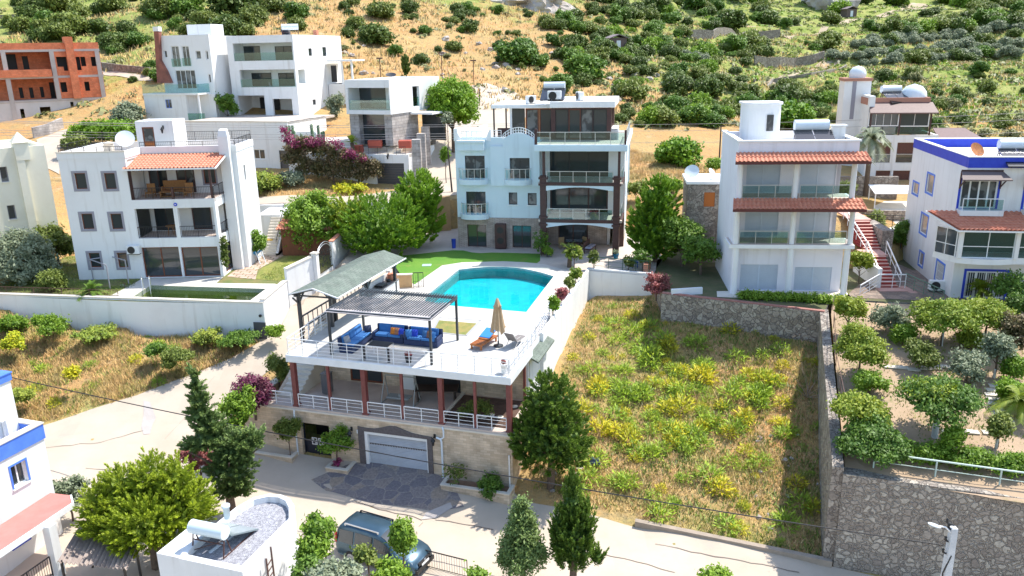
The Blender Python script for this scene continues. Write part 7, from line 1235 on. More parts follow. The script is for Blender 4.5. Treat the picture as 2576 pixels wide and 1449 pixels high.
def rock(name,p,r,s_,label,cat='rock',group=None,sq_=(1,1,.7),seed=0,sub=3):
 bm=bmesh.new();bmesh.ops.create_icosphere(bm,subdivisions=sub,radius=r)
 for v_ in bm.verts:
  d=v_.co.normalized();k=_mn.fractal(d*1.3+Vector((seed,seed*2.1,0)),1.,2.,5)*.55*s_;v_.co=Vector((d.x*sq_[0],d.y*sq_[1],d.z*sq_[2]))*r*(1+k)
 me=bpy.data.meshes.new(name);bm.to_mesh(me);bm.free();me.materials.append(rk);o=bpy.data.objects.new(name,me);C.objects.link(o);o.location=tuple(p);tag(o,label,cat,group);return o
p=GH(2,1450,60);rock('rock_outcrop',p+np.array([0,3,1.]),7.5,1.2,'big grey rocky outcrop at the top centre above the bushes',sq_=(1.3,.9,.8),seed=3,sub=5);p=GH(2,1545,40);rock('rock_outcrop',p+np.array([0,2,2]),4.5,1.2,'brown rock face at the right end of the top outcrop',sq_=(.9,.9,1.3),seed=5,sub=4)
p=GH(3,1130,60);rock('rock_outcrop',p+np.array([0,3,2]),9,1.,'purple-brown rock cliff at the top right above the hut',sq_=(1,.8,1),seed=7,sub=4)
random.seed(11)
for i in range(46):
 x,y=random.choice([(random.uniform(1090,1500),random.uniform(60,250)),(random.uniform(1500,1760),random.uniform(180,260)),(random.uniform(860,1250),random.uniform(110,250))])
 p=GH(0,x,y);rock('boulder',p+np.array([0,0,.05]),random.uniform(.25,.75),1.2,'pale boulder lying on the dry ochre slope','boulder','boulders on the dry slope',seed=i,sub=2)
for i,(x,y,lb)in enumerate(((1510,1270,'dark wrapped bundle lying in the vacant lot'),)):pass
p=GH(8,2005,655);rock('rubbish_bag',p,.35,1.4,'dark blue rubbish bag lying in the vacant lot near the round conifer','bag',seed=2).data.materials[0]=navy
p=GH(15,120,1180)
flat('raised_yard',[(27.3,61.2),(31,60.2),(39,62),(40,74),(32,75),(28.5,70)],1.75,pale,th=3,sidem=cob2)
wallbox('yard_wall',(29.5,66.2),(37.5,64.8),.3,1.2,2.6,cob2,'brownish stone wall under the white canopy',z1b=2.6);wallbox('yard_wall',(27.6,61.4),(31.8,60.0),.25,0,2.2,white,'short white wall piece between the red stairs and the blue banded roof',z1b=2.2)
railing_path('terrace_fence',[(27.6,61.5,2.25),(31.8,60.1,2.25)],'dark horizontal-bar railing above the red stairs',1.0,1.1,5,dark,.02,cat='fence')
wallbox('stone_yard_wall',(30.5,76.5),(37,75.5),.4,1.5,3.9,cob2,'stone wall left of the brown shutters of the glazed upper house',z1b=3.9)
LM={k:leafmat('leaves_'+k,a,c,trans=t,upn=u)for k,a,c,t,u in(('dark',(.05,.085,.014),(.15,.215,.035),.2,.6),('oak',(.08,.12,.018),(.24,.29,.05),.25,.6),('lime',(.07,.18,.01),(.27,.43,.025),.3,.5),('bright',(.09,.19,.016),(.28,.42,.035),.3,.5),('gold',(.07,.13,.008),(.38,.46,.025),.25,.5),('conifer',(.03,.08,.012),(.2,.3,.03),.15,.4),('cedar',(.07,.12,.03),(.25,.34,.09),.15,.5),('olive',(.15,.19,.1),(.34,.38,.24),.25,.5),('apricot',(.09,.2,.015),(.4,.44,.05),.3,.5),('straw',(.9,.6,.28),(.5,.5,.1),.2,3),('drygold',(.86,.54,.22),(.48,.42,.14),.2,3),('fennel',(.28,.46,.03),(.78,.66,.03),.3,2.5),('greenweed',(.16,.28,.04),(.42,.45,.07),.25,2.5),('magenta',(.16,.06,.06),(.42,.05,.19),.25,.5),('redpink',(.22,.09,.07),(.48,.13,.13),.25,.5),('purple',(.08,.045,.03),(.2,.03,.09),.2,.5),('scrub',(.17,.19,.05),(.33,.33,.14),.2,1.5),('weedgreen',(.13,.32,.03),(.46,.6,.05),.3,2.5),('rust_green',(.09,.12,.03),(.25,.16,.09),.25,.5),('citrus',(.05,.12,.018),(.18,.3,.035),.25,.5))}
def unit(a):return a/np.maximum(1e-6,np.linalg.norm(a,axis=1,keepdims=True))
def cards(P,Nn,size,asp,rng,tint,along=None):
 """diamond leaf cards; along = long axis"""
 n_=len(P);r=unit(rng.normal(size=(n_,3)));a=unit(np.cross(Nn,r))if along is None else unit(along);b_=unit(np.cross(Nn,a));s_=(size*rng.uniform(.6,1.4,n_))[:,None]
 V=np.stack([P-a*s_,P+b_*s_*asp-a*s_*.1,P+a*s_,P-b_*s_*asp-a*s_*.1],1).reshape(-1,3);Q=np.arange(4*n_).reshape(n_,4);return V,Q,np.repeat(tint,4)
def foliage(name,lobes,nc,nl,leaf,cr,seed,m_,parent=None,mode='broad',pl=.5,up=.5,asp=.55,lowcut=-.55,hue=None):
 rng=np.random.default_rng(seed);Lb=np.array(lobes,float);wt=(Lb[:,3]*Lb[:,5]);wt=wt/wt.sum();k=rng.choice(len(Lb),nc,p=wt);d=unit(rng.normal(size=(nc,3)));bad=d[:,2]<lowcut;d[bad,2]*=-1
 c=Lb[k,:3]+d*Lb[k,3:]*rng.uniform(.72,1.0,nc)[:,None];ct=rng.uniform(0,1,nc)
 keep=np.ones(nc,bool)
 for L_ in Lb:keep&=(((c-L_[:3])/L_[3:])**2).sum(1)>.42
 c,d,ct=c[keep],d[keep],ct[keep];nc=len(c);ci=np.repeat(np.arange(nc),nl)
 if mode=='broad':
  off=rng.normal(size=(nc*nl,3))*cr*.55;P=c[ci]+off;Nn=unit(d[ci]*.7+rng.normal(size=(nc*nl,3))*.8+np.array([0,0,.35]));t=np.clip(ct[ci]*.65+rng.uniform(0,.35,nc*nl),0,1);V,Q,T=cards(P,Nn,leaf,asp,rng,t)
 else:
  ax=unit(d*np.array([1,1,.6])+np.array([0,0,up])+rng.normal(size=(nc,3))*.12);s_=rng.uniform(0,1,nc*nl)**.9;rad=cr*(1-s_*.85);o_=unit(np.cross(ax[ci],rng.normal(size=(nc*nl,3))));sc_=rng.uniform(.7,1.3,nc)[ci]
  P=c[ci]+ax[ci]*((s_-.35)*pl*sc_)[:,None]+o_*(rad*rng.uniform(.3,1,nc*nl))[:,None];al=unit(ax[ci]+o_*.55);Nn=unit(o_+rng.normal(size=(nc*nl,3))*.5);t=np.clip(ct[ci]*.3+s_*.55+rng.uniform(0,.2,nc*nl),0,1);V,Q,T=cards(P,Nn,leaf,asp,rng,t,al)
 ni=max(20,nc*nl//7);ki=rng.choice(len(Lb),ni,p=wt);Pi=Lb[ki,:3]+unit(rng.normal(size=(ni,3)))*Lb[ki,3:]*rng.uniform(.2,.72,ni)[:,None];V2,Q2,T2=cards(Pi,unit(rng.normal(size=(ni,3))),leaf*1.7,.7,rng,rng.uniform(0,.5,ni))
 return np_mesh(name,np.concatenate([V,V2]),np.concatenate([Q,Q2+len(V)]),m_,parent,np.concatenate([T,T2]))
bark=mat('bark',(.16,.11,.08),.9,(.1,.07,.05),5,bump=.5);limew=mat('limewashed_bark',(.68,.68,.66),.8,(.55,.54,.5),4)
def trunk(parent,h,r,top=(0,0),seed=0,br=5,spread=1.,m_=None,white_h=0,rootz=-.3):
 rng=random.Random(seed);mb=MB();P=[(0,0,rootz),(top[0]*.15+rng.uniform(-.05,.05),top[1]*.15,h*.3),(top[0]*.6,top[1]*.6,h*.65),(top[0],top[1],h)];mb.tube(P,[r*1.15,r,r*.8,r*.5],8)
 for i in range(br):
  a=2*math.pi*i/br+rng.uniform(-.4,.4);z0=h*rng.uniform(.45,.75);s_=spread*rng.uniform(.6,1.);x0,y0=top[0]*z0/h,top[1]*z0/h;mb.tube([(x0,y0,z0),(x0+s_*.45*math.cos(a),y0+s_*.45*math.sin(a),z0+s_*.45),(x0+s_*math.cos(a),y0+s_*math.sin(a),z0+s_*1.0)],r*.5,6,r*.15)
 o=mb.build('trunk',m_ or bark,parent)
 if white_h:MB().tube([(0,0,rootz),(0,0,0),(0,0,white_h)],[r*1.25,r*1.22,r*1.12],8).build('limewash',limew,parent)
 return o
def place(cx,cy,hw,hh,Y,zg=None):
 """crown centre from the photograph at forward distance Y -> ground point, crown centre height, radii"""
 if isinstance(Y,tuple):
  d=ray((Y[0],Y[1]));t_=24.;gf=zg if callable(zg)else(H if zg is None else(lambda x,y:zg))
  while t_<90:
   p=np.array([0,0,CZ])+d*t_
   if p[2]<=gf(p[0],p[1]):break
   t_+=.05
  Y=float(p[1])
 p=AT(0,cx,cy,Y);dep=np.dot(p-np.array([0,0,CZ]),Fv);k=dep/FP;g=H(p[0],p[1])if zg is None else(zg(p[0],p[1])if callable(zg)else zg);return(float(p[0]),float(p[1]),float(g)),float(p[2]-g),hw*k,hh*k/.97
def lobesof(kind,rx,rz,cz,seed):
 r=random.Random(seed);L_=[]
 if kind=='round':L_=[(0,0,cz,rx*.92,rx*.92,rz*.95)]+[(rx*.46*math.cos(a),rx*.42*math.sin(a),cz+rz*r.uniform(-.4,.4),rx*r.uniform(.45,.6),rx*r.uniform(.45,.6),rz*r.uniform(.4,.6))for a in[i*2*math.pi/6+r.uniform(-.3,.3)for i in range(6)]]
 if kind=='column':L_=[(0,0,cz-rz*.25,rx*.95,rx*.95,rz*.72),(rx*.1,0,cz+rz*.35,rx*.75,rx*.75,rz*.62),(-rx*.3,rx*.2,cz,rx*.6,rx*.6,rz*.6)]
 if kind=='cone':L_=[(0,0,cz-rz*.55,rx,rx,rz*.42),(0,0,cz-rz*.1,rx*.72,rx*.72,rz*.42),(0,0,cz+rz*.35,rx*.45,rx*.45,rz*.4),(0,0,cz+rz*.72,rx*.2,rx*.2,rz*.32)]
 if kind=='loose':L_=[(rx*.6*math.cos(a),rx*.6*math.sin(a),cz+rz*r.uniform(-.5,.6),rx*r.uniform(.3,.48),rx*r.uniform(.3,.48),rz*r.uniform(.3,.5))for a in[i*2*math.pi/7+r.uniform(-.3,.3)for i in range(7)]]+[(0,0,cz+rz*.2,rx*.5,rx*.5,rz*.6)]
 if kind=='flat':L_=[(rx*.55*math.cos(a),rx*.55*math.sin(a),cz+rz*r.uniform(-.3,.3),rx*.48,rx*.48,rz*r.uniform(.45,.65))for a in[i*2*math.pi/7 for i in range(7)]]+[(0,0,cz+rz*.25,rx*.6,rx*.6,rz*.7)]
 return L_
NTREE=[0]
def tree(name,label,cat,px,m_,kind='round',mode='broad',zg=None,n=(220,34),leaf=.09,cr=.3,pl=.6,up=.5,tr=.14,group=None,lift=None,white_h=0,lobes=None,asp=.55,yr=1.,trunk_name=True,lowcut=-.55):
 NTREE[0]+=1;sd=100+NTREE[0];g,cz,rx,rz=place(*px,zg=zg);t=empty(name,g,label,cat,0,group);L_=lobes(rx,rz,cz)if lobes else lobesof(kind,rx,rz,cz,sd)
 L_=[(a,b_*yr,c,d,e*yr,f)for a,b_,c,d,e,f in L_];foliage('crown',L_,n[0],n[1],leaf,cr,sd,m_,t,mode,pl,up,asp,lowcut)
 if trunk_name:trunk(t,max(.3,cz*1.0),tr,(0,0),sd,5,min(rx,rz)*.8,white_h=white_h)
 return t
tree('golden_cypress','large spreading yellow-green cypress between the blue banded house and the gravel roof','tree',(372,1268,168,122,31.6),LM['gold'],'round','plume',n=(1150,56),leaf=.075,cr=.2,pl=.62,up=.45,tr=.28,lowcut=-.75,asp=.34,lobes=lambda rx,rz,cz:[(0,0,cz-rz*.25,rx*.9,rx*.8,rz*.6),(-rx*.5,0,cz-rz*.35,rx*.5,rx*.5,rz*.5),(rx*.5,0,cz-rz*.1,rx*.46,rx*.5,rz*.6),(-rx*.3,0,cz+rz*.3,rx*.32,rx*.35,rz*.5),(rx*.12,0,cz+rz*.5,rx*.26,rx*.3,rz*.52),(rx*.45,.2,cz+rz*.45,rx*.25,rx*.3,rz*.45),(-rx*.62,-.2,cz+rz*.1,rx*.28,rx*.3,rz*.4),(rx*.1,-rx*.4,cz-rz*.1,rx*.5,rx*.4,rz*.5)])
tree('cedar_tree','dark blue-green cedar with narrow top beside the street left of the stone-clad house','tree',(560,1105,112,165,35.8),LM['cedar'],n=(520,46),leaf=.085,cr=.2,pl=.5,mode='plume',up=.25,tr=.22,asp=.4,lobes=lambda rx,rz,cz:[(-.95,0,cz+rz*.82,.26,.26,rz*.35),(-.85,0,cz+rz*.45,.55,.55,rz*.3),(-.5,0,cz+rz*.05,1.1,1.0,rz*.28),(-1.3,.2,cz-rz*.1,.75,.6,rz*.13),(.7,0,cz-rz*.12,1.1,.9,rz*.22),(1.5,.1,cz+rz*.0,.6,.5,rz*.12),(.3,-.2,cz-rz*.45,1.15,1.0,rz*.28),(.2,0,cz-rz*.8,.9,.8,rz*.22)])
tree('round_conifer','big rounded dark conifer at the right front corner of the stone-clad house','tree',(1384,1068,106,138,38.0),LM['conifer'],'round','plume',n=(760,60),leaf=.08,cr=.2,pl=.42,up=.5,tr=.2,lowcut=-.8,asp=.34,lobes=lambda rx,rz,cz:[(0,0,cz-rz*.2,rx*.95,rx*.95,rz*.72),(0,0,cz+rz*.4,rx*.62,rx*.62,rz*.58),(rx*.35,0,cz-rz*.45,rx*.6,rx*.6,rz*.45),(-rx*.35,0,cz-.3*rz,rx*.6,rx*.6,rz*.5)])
tree('cypress_tree','tall dark green cypress at the bottom centre, the right one of the pair','tree',(1440,1318,66,150,30.6),LM['conifer'],'cone','plume',n=(560,50),leaf=.075,cr=.15,pl=.6,up=1.8,tr=.16,lowcut=-.9,asp=.32,lobes=lambda rx,rz,cz:[(0,0,cz-rz*.35,rx*.8,rx*.8,rz*.55),(0,0,cz+rz*.35,rx*.3,rx*.3,rz*.62),(rx*.5,0,cz-rz*.05,rx*.32,rx*.3,rz*.42),(-rx*.45,0,cz-rz*.1,rx*.36,rx*.3,rz*.4),(rx*.1,rx*.5,cz+rz*.05,rx*.35,rx*.3,rz*.4),(rx*.95,0,cz-rz*.62,rx*.3,rx*.25,rz*.12)])
tree('young_pine','shorter looser grey-green conifer at the bottom centre left of the tall cypress','tree',(1312,1345,66,100,30.8),LM['cedar'],'cone','broad',n=(300,40),leaf=.07,cr=.24,tr=.13,lowcut=-.8)
for px,mk,kd,lb,cat,nn in(((788,1385,44,42,28.4),'bright','loose','hibiscus bush with red flowers beside the gravel roof house','shrub',(90,22)),((835,1470,90,34,26.0),'olive','round','grey-green olive bush at the bottom edge in front of the van','shrub',(260,34)),((925,1402,30,32,27.6),'oak','loose','leafy grey-green shrub in front of the van side','shrub',(44,18)),((1012,1352,28,42,29.6),'bright','column','bright green young tree in front of the van windscreen','tree',(130,30)),((170,1245,48,42,35.4),'olive','loose','oleander bush right of the blue banded house','shrub',(110,26)),((800,1330,40,30,29.2),'bright','loose','leafy bush by the fence corner beside the rounded roof','shrub',(80,24)),((775,1440,36,30,27),'citrus','round','dark leafy bush right of the gravel roof house wall','shrub',(110,26)),((985,1448,45,20,27),'bright','loose','leafy plants at the bottom edge under the van nose','shrub',(110,24)),((1800,1462,40,22,27),'bright','round','green treetop just entering the bottom edge right of the cypress','shrub',(70,24)),((1200,1455,22,18,27),'bright','round','small green bush at the bottom edge left of the young pine','shrub',(40,20))):
 tree('garden_shrub' if cat=='shrub' else 'young_tree',lb,cat,px,LM[mk],kd,n=nn,leaf=.085,cr=.2,tr=.05)
tree('bougainvillea','dark purple-pink bougainvillea at the left end of the porch railing','shrub',(636,992,54,58,42.5),LM['purple'],'round',n=(170,34),leaf=.075,cr=.2,tr=.07,zg=-4)
tree('climbing_shrub','dense green shrub on the bank between the ramp and the purple bougainvillea','shrub',(596,1035,48,58,41),LM['bright'],'loose',n=(130,28),leaf=.085,cr=.22,tr=.06,zg=-5.6)
tree('climbing_shrub','dark green shrub spilling over the ramp wall beside the porch steps','shrub',(698,930,30,42,45.5),LM['oak'],'loose',n=(90,28),leaf=.075,cr=.2,tr=.05,zg=-3.4)
tree('oleander','shrub with crimson flowers behind the yellow-green cypress','shrub',(500,1152,48,30,36.8),LM['redpink'],'loose',n=(90,26),leaf=.075,cr=.2,tr=.05)
tree('vine','dark leafy vine on the wall left of the entrance gate','climber',(724,1085,38,40,41.3),LM['oak'],'loose',n=(110,30),leaf=.07,cr=.16,tr=.03,zg=-6.1,yr=.35)
tree('small_planter_tree','small clipped green tree in the planter right of the entrance gate','tree',(845,1108,42,32,40.4),LM['bright'],'loose',n=(110,28),leaf=.065,cr=.17,tr=.05,zg=-6.3)
tree('petunia','purple petunias in the planter by the garage','flowers',(848,1164,12,12,40.3),LM['magenta'],'round',n=(24,16),leaf=.05,cr=.1,trunk_name=False,zg=-6.2)
tree('planter_shrub','compact dark green bush in the long planter right of the garage','shrub',(1232,1222,30,34,37.6),LM['citrus'],'round',n=(100,30),leaf=.07,cr=.15,tr=.04,zg=-6.4)
tree('planter_shrub','thin leggy rose in the long planter right of the garage','shrub',(1150,1192,34,32,38.1),LM['oak'],'loose',n=(28,14),leaf=.06,cr=.16,tr=.03,zg=-6.4)
tree('porch_shrub','dark leafy shrub growing through the porch railing','shrub',(1198,1030,48,24,39.6),LM['oak'],'loose',n=(70,22),leaf=.06,cr=.18,tr=.03,zg=-3.1)
foliage('flowers',[(0,0,.45,.14,.14,.1)],20,10,.05,.08,5,LM['redpink'],POT1,lowcut=-.2);foliage('flowers',[(0,0,.62,.1,.1,.1)],12,8,.05,.06,6,LM['redpink'],POT2,lowcut=-.2)
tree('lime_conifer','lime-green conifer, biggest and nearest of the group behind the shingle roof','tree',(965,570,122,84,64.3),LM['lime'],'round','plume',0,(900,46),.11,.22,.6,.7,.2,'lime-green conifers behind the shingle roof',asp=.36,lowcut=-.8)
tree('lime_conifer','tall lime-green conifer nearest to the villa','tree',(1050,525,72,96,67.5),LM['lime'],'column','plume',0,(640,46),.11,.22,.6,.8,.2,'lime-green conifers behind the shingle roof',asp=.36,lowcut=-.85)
tree('lime_conifer','smaller yellowish conifer at the left end of the lime-green group','tree',(884,545,60,58,65.6),LM['gold'],'round','plume',0,(220,40),.12,.2,.7,.8,.15,'lime-green conifers behind the shingle roof',asp=.36,lowcut=-.8)
tree('broad_tree','broad dark green tree shading the brown shed','tree',(796,564,92,80,66.6),LM['bright'],'round','broad',0,(420,40),.13,.38,tr=.2)
tree('round_green_tree','tall rounded bright green tree right of the villa','tree',(1650,558,72,114,60.5),LM['lime'],'column','plume',0,(560,46),.12,.18,.6,.8,.2,asp=.36,lowcut=-.9)
tree('leafy_tree','paler leafy tree between the rounded tree and the dark stone house','tree',(1718,605,52,62,59.0),LM['citrus'],'loose','broad',0,(260,34),.12,.34,tr=.12)
tree('fig_tree','low dark tree under the stone house wall','tree',(1765,640,40,40,56.5),LM['citrus'],'loose','broad',0,(130,30),.12,.3,tr=.1)
tree('red_leaved_shrub','reddish pink shrub at the corner of the peeling white wall','shrub',(1652,712,34,28,53.2),LM['redpink'],'loose',zg=-.6,n=(80,24),leaf=.08,cr=.2,tr=.05)
tree('street_tree','rounded bright green tree on the upper street right of the cube house','tree',(1137,264,66,64,89),LM['lime'],'round','broad',n=(380,40),leaf=.15,cr=.4,tr=.2)
tree('olive_tree','big grey-green olive tree at the left edge beside the white house','tree',(48,655,88,76,58.5),LM['olive'],'round','broad',0,(460,40),.11,.36,tr=.16)
tree('garden_tree','darker thin tree between the cream house and the white house','tree',(138,610,46,50,63),LM['oak'],'loose','broad',0,(150,30),.11,.32,tr=.1)
tree('round_bush','round brownish green bush above the long white retaining wall','shrub',(134,714,36,34,55.8),LM['oak'],'round','broad',0,(150,34),.08,.2,tr=.05)
tree('grey_shrub','grey-green rounded shrub beside the pipe frame','shrub',(318,738,26,18,56.2),LM['olive'],'round','broad',0,(60,24),.08,.18,tr=.03)
tree('small_garden_tree','small bright tree at the right corner of the white house','tree',(645,615,26,42,63),LM['bright'],'loose','broad',0,(80,28),.09,.22,tr=.05)
tree('wall_climber','green climber on the front corner of the white house','climber',(566,640,11,46,58.3),LM['oak'],'column','broad',0,(60,24),.08,.12,trunk_name=False)
for px,mk,lb in(((34,816,44,34,52),'bright','bright green bush with orange flowers at the far left under the retaining wall'),((128,818,52,32,51.3),'bright','bright green bush with orange flowers beside the brown ornament'),((392,882,34,24,48.6),'citrus','dark green bush in the middle of the left dry lot'),((445,902,48,34,47.6),'oak','straggly green bush right of the darker one in the left dry lot'),((600,852,60,22,50.0),'citrus','low dark shrub against the retaining wall left of the grey hatch'),((520,846,46,24,50.6),'greenweed','yellowish green shrub against the retaining wall in the middle of the lot edge'),((690,838,24,22,50.3),'bright','small green shrub at the corner of the ramp and the retaining wall'),((240,838,60,14,51.2),'greenweed','low weedy shrub along the foot of the long white wall'),((30,860,30,24,49.5),'fennel','yellow flowering weed clump at the left edge of the dry lot'),((55,1000,35,28,44.5),'greenweed','green tussock beside the blue banded house roof'),((180,938,16,10,46.3),'fennel','small bright yellow flower clump in the left dry lot')):
 px=(px[0],px[1],px[2]*.85,px[3]*.8,px[4]);tree('lot_bush',lb,'shrub',px,LM[mk],'loose',n=(110,26),leaf=.075,cr=.2,trunk_name=False,lowcut=-.2)
tree('hedge','long bright green hedge behind the roof of the white house','hedge',(262,335,92,26,88),LM['lime'],'round',n=(420,34),leaf=.16,cr=.45,trunk_name=False,yr=.5);tree('grey_shrub','grey-green shrub standing behind the bright hedge','shrub',(318,292,40,30,93),LM['olive'],'round',n=(160,30),leaf=.16,cr=.4,trunk_name=False)
tree('flowering_bush','reddish green bush at the left end of the bright hedge','shrub',(190,365,28,26,84),LM['oak'],'loose',n=(90,26),leaf=.14,cr=.35,trunk_name=False);tree('yard_tree','grey-green small tree right of the large white modern house','tree',(845,270,22,32,97),LM['olive'],'loose',n=(70,26),leaf=.15,cr=.35,tr=.06)
tree('dark_creeper','dark shrub below the balconies of the large white modern house','shrub',(570,265,26,28,95),LM['citrus'],'loose',n=(70,26),leaf=.15,cr=.3,tr=.06);tree('yard_tree','small olive tree beside the tall stone gate pillars','tree',(1125,300,14,16,86),LM['olive'],'round',n=(40,24),leaf=.13,cr=.25,tr=.05)
def climb(rx,rz,cz):r=random.Random(8);return[(x*rx,0,cz+z*rz,rx*.22,.5,rz*.4)for x,z in((-.85,.15),(-.6,.5),(-.6,-.2),(-.3,.4),(-.3,-.3),(0,.25),(0,-.35),(.3,.05),(.35,-.4),(.6,-.15),(.62,-.5),(.85,-.35))]
tree('bougainvillea','sprawling bougainvillea covering the terrace wall left of the dark garage door','shrub',(835,405,116,66,80.3),LM['rust_green'],lobes=climb,n=(340,34),leaf=.12,cr=.32,tr=.08)
g,cz,rx,rz=place(820,372,104,30,79.9);t=bpy.data.objects['bougainvillea.001'];o=foliage('blossom',[(x*rx,-.1,cz+z*rz,rx*.18,.35,rz*.4)for x,z in((-.95,1.3),(-.9,.6),(-.7,.2),(-.35,.35),(-.1,.4),(.15,.45),(.32,.1),(.6,-.6),(.85,-1.1))],60,20,.1,.3,77,LM['magenta'],t);o.location=(g[0]-t.location.x,g[1]-t.location.y,g[2]-t.location.z)
tree('roadside_bushes','weedy green bushes between the white annex and the upper street','shrub',(660,462,46,26,78),LM['greenweed'],'round',n=(200,28),leaf=.12,cr=.35,trunk_name=False,lowcut=-.2);tree('roadside_bushes','yellowish weeds in the white kerbed bed by the upper street','shrub',(880,474,46,12,78.5),LM['fennel'],'round',n=(90,24),leaf=.11,cr=.25,trunk_name=False,lowcut=-.2);tree('roadside_bushes','grey-green bushes at the foot of the white annex door','shrub',(735,452,34,18,79.5),LM['olive'],'round',n=(100,26),leaf=.12,cr=.3,trunk_name=False,lowcut=-.2)
x,y,z=roofpt(GTb,ua-.3,2.6,6.3);p=AT(0,765,335,83);t=empty('cactus_group',(p[0],p[1],6.2),'group of tall ribbed cacti above the bougainvillea','cactus');cg_=mat('cactus_green',(.1,.17,.08),.7,(.14,.21,.11),6);r=random.Random(3)
for i in range(16):x=r.uniform(-1.9,1.9);h=r.uniform(1.5,3.1);yy=r.uniform(-.5,.5);MB().tube([(x,yy,0),(x+r.uniform(-.1,.1),yy,h*.5),(x+r.uniform(-.15,.15),yy,h),(x,yy,h+.12)],[.13,.15,.14,.04],8).build('stem',cg_,t)
def palm(name,loc,h,fr_,label,n_=26,m_=None,tr=.2,cat='palm tree',droop=1.,stiff=False):
 t=empty(name,loc,label,cat);rng=np.random.default_rng(int(h*100)+n_);MB().tube([(0,0,-.2),(.05,0,h*.5),(0,0,h)],[tr*1.2,tr,tr*.95],10).build('trunk',mat('palm_trunk',(.16,.11,.07),.9,(.1,.07,.05),14,bump=.6),t)
 Vs=[];Qs=[];Ts=[];c=0
 for i in range(n_):
  a=2*math.pi*i/n_*2.4+rng.uniform(-.2,.2);el=rng.uniform(-.1,1.3);L_=fr_*rng.uniform(.85,1.1);d=np.array([math.cos(a),math.sin(a),0]);pts=[]
  for s_ in np.linspace(0,1,9):pts.append(np.array([0,0,h])+d*L_*s_*math.cos(el)*(1-.12*s_)+np.array([0,0,L_*(math.sin(el)*s_-droop*.75*s_*s_*math.cos(el*.5))]))
  pts=np.array(pts);side=np.array([-math.sin(a),math.cos(a),0])
  for k in range(1,9):
   tg=unit((pts[k]-pts[k-1])[None])[0]
   for u_ in(0,.33,.66):
    for sg in(-1,1):
     b0=pts[k-1]+(pts[k]-pts[k-1])*u_;ll=fr_*.28*(1-.55*abs(k/9-.45));tip=b0+(side*sg*.75+tg*.65+np.array([0,0,-.25 if not stiff else .15]))*ll;wd_=tg*fr_*.022
     Vs+=[b0-wd_,b0+wd_,tip];Qs.append((c,c+1,c+2));Ts+=[.2+.6*rng.random()]*3;c+=3
 np_mesh('crown',np.array(Vs),np.array(Qs),m_ or LM['oak'],t,np.array(Ts));return t
p=AT(0,2188,375,76);palm('palm_tree',(p[0],p[1],1.9),5.6,2.6,'palm tree with drooping fronds between the two right hand houses',34,LM['olive'],.22)
p=G(5,1730,620,0);palm('palm_tree',(p[0],p[1],0),1.3,1.1,'small palm with thick trunk at the far pool edge',20,LM['oak'],.16,stiff=True,droop=.6)
p=G(4,675,830,0.1);palm('cycad',(p[0],p[1]+.2,0),.35,1.2,'low spreading cycad above the long white retaining wall',26,LM['citrus'],.12,'cycad',.7,True)
p=G(0,2462,758,0);palm('palm_tree',(p[0],p[1],-.2),1.0,1.3,'small fan palm in front of the blue framed garden door',26,LM['gold'],.16,droop=.8)
p=AT(0,884,345,81.5);palm('palm_tree',(p[0],p[1],6.5),1.0,.95,'small stiff palm in the rounded coral planter',28,LM['gold'],.2,stiff=True,droop=.3)
p=AT(0,2565,1040,36);palm('palm_tree',(p[0],p[1],-2.6),1.6,1.7,'palm cut by the right edge in the orchard',26,LM['apricot'],.16,droop=.9)
oz=lambda x,y:float(OZ(x,y))
orchard=[((2138,782,46,40,46.9),'apricot','loose','yellow-green fruit tree in the back left corner of the orchard',0),((2168,868,66,56,43.8),'apricot','loose','tall yellow-green fruit tree beside the orchard side wall',0),((2246,800,54,42,45.6),'olive','loose','grey-green tree with whitewashed trunk near the stairs',.8),((2378,800,92,48,45.3),'apricot','flat','wide fruit tree with whitewashed trunk in the back of the orchard',1.0),((2274,842,30,24,43.6),'bright','round','round bright rosemary-like bush behind the stepping stones',0),((2487,792,70,40,46.0),'apricot','flat','yellow-green fruit tree right of the wide one at the back',.6),((2556,835,46,50,44.2),'rust_green','loose','reddish leaved tree at the right edge of the orchard',0),((2318,892,42,36,41.8),'oak','loose','sparse small tree behind the row of stepping stones',0),((2440,852,34,24,43.2),'apricot','round','small green bush right of the whitewashed trunk',0),((2512,880,36,42,42.2),'olive','round','grey-green young olive at the right side of the orchard',.5),((2436,925,50,38,41.0),'olive','loose','pale sparse bush with white blossom right of the stepping stones',0),((2364,1008,112,58,38.2),'citrus','flat','spreading apricot tree with a thick whitewashed trunk in the middle of the orchard',1.1),((2188,962,44,28,40.4),'bright','loose','leafy bush by the side wall level with the spreading apricot tree',0),((2168,1032,74,48,37.2),'apricot','loose','yellow-green tree leaning over the orchard side wall',0),((2192,1112,98,54,34.6),'citrus','loose','big green oleander on the corner of the high stone walls',0),((2514,1078,22,34,36.4),'oak','loose','sapling with whitewashed stem at the right of the orchard',.5),((2396,1108,20,30,35.4),'bright','loose','thin sapling right of the thick whitewashed trunk',0),((2552,925,28,34,40.6),'bright','round','rounded bright green bush at the right edge beside the steps',0),((2540,985,30,30,38.8),'lime','round','white-dotted bright bush right of the stepping stone path',0),((2545,720,52,42,47.0),'citrus','round','dark green citrus tree in front of the blue framed garden door',0),((2570,765,40,35,47),'citrus','round','second citrus bush at the right edge below the blue framed door',0)]
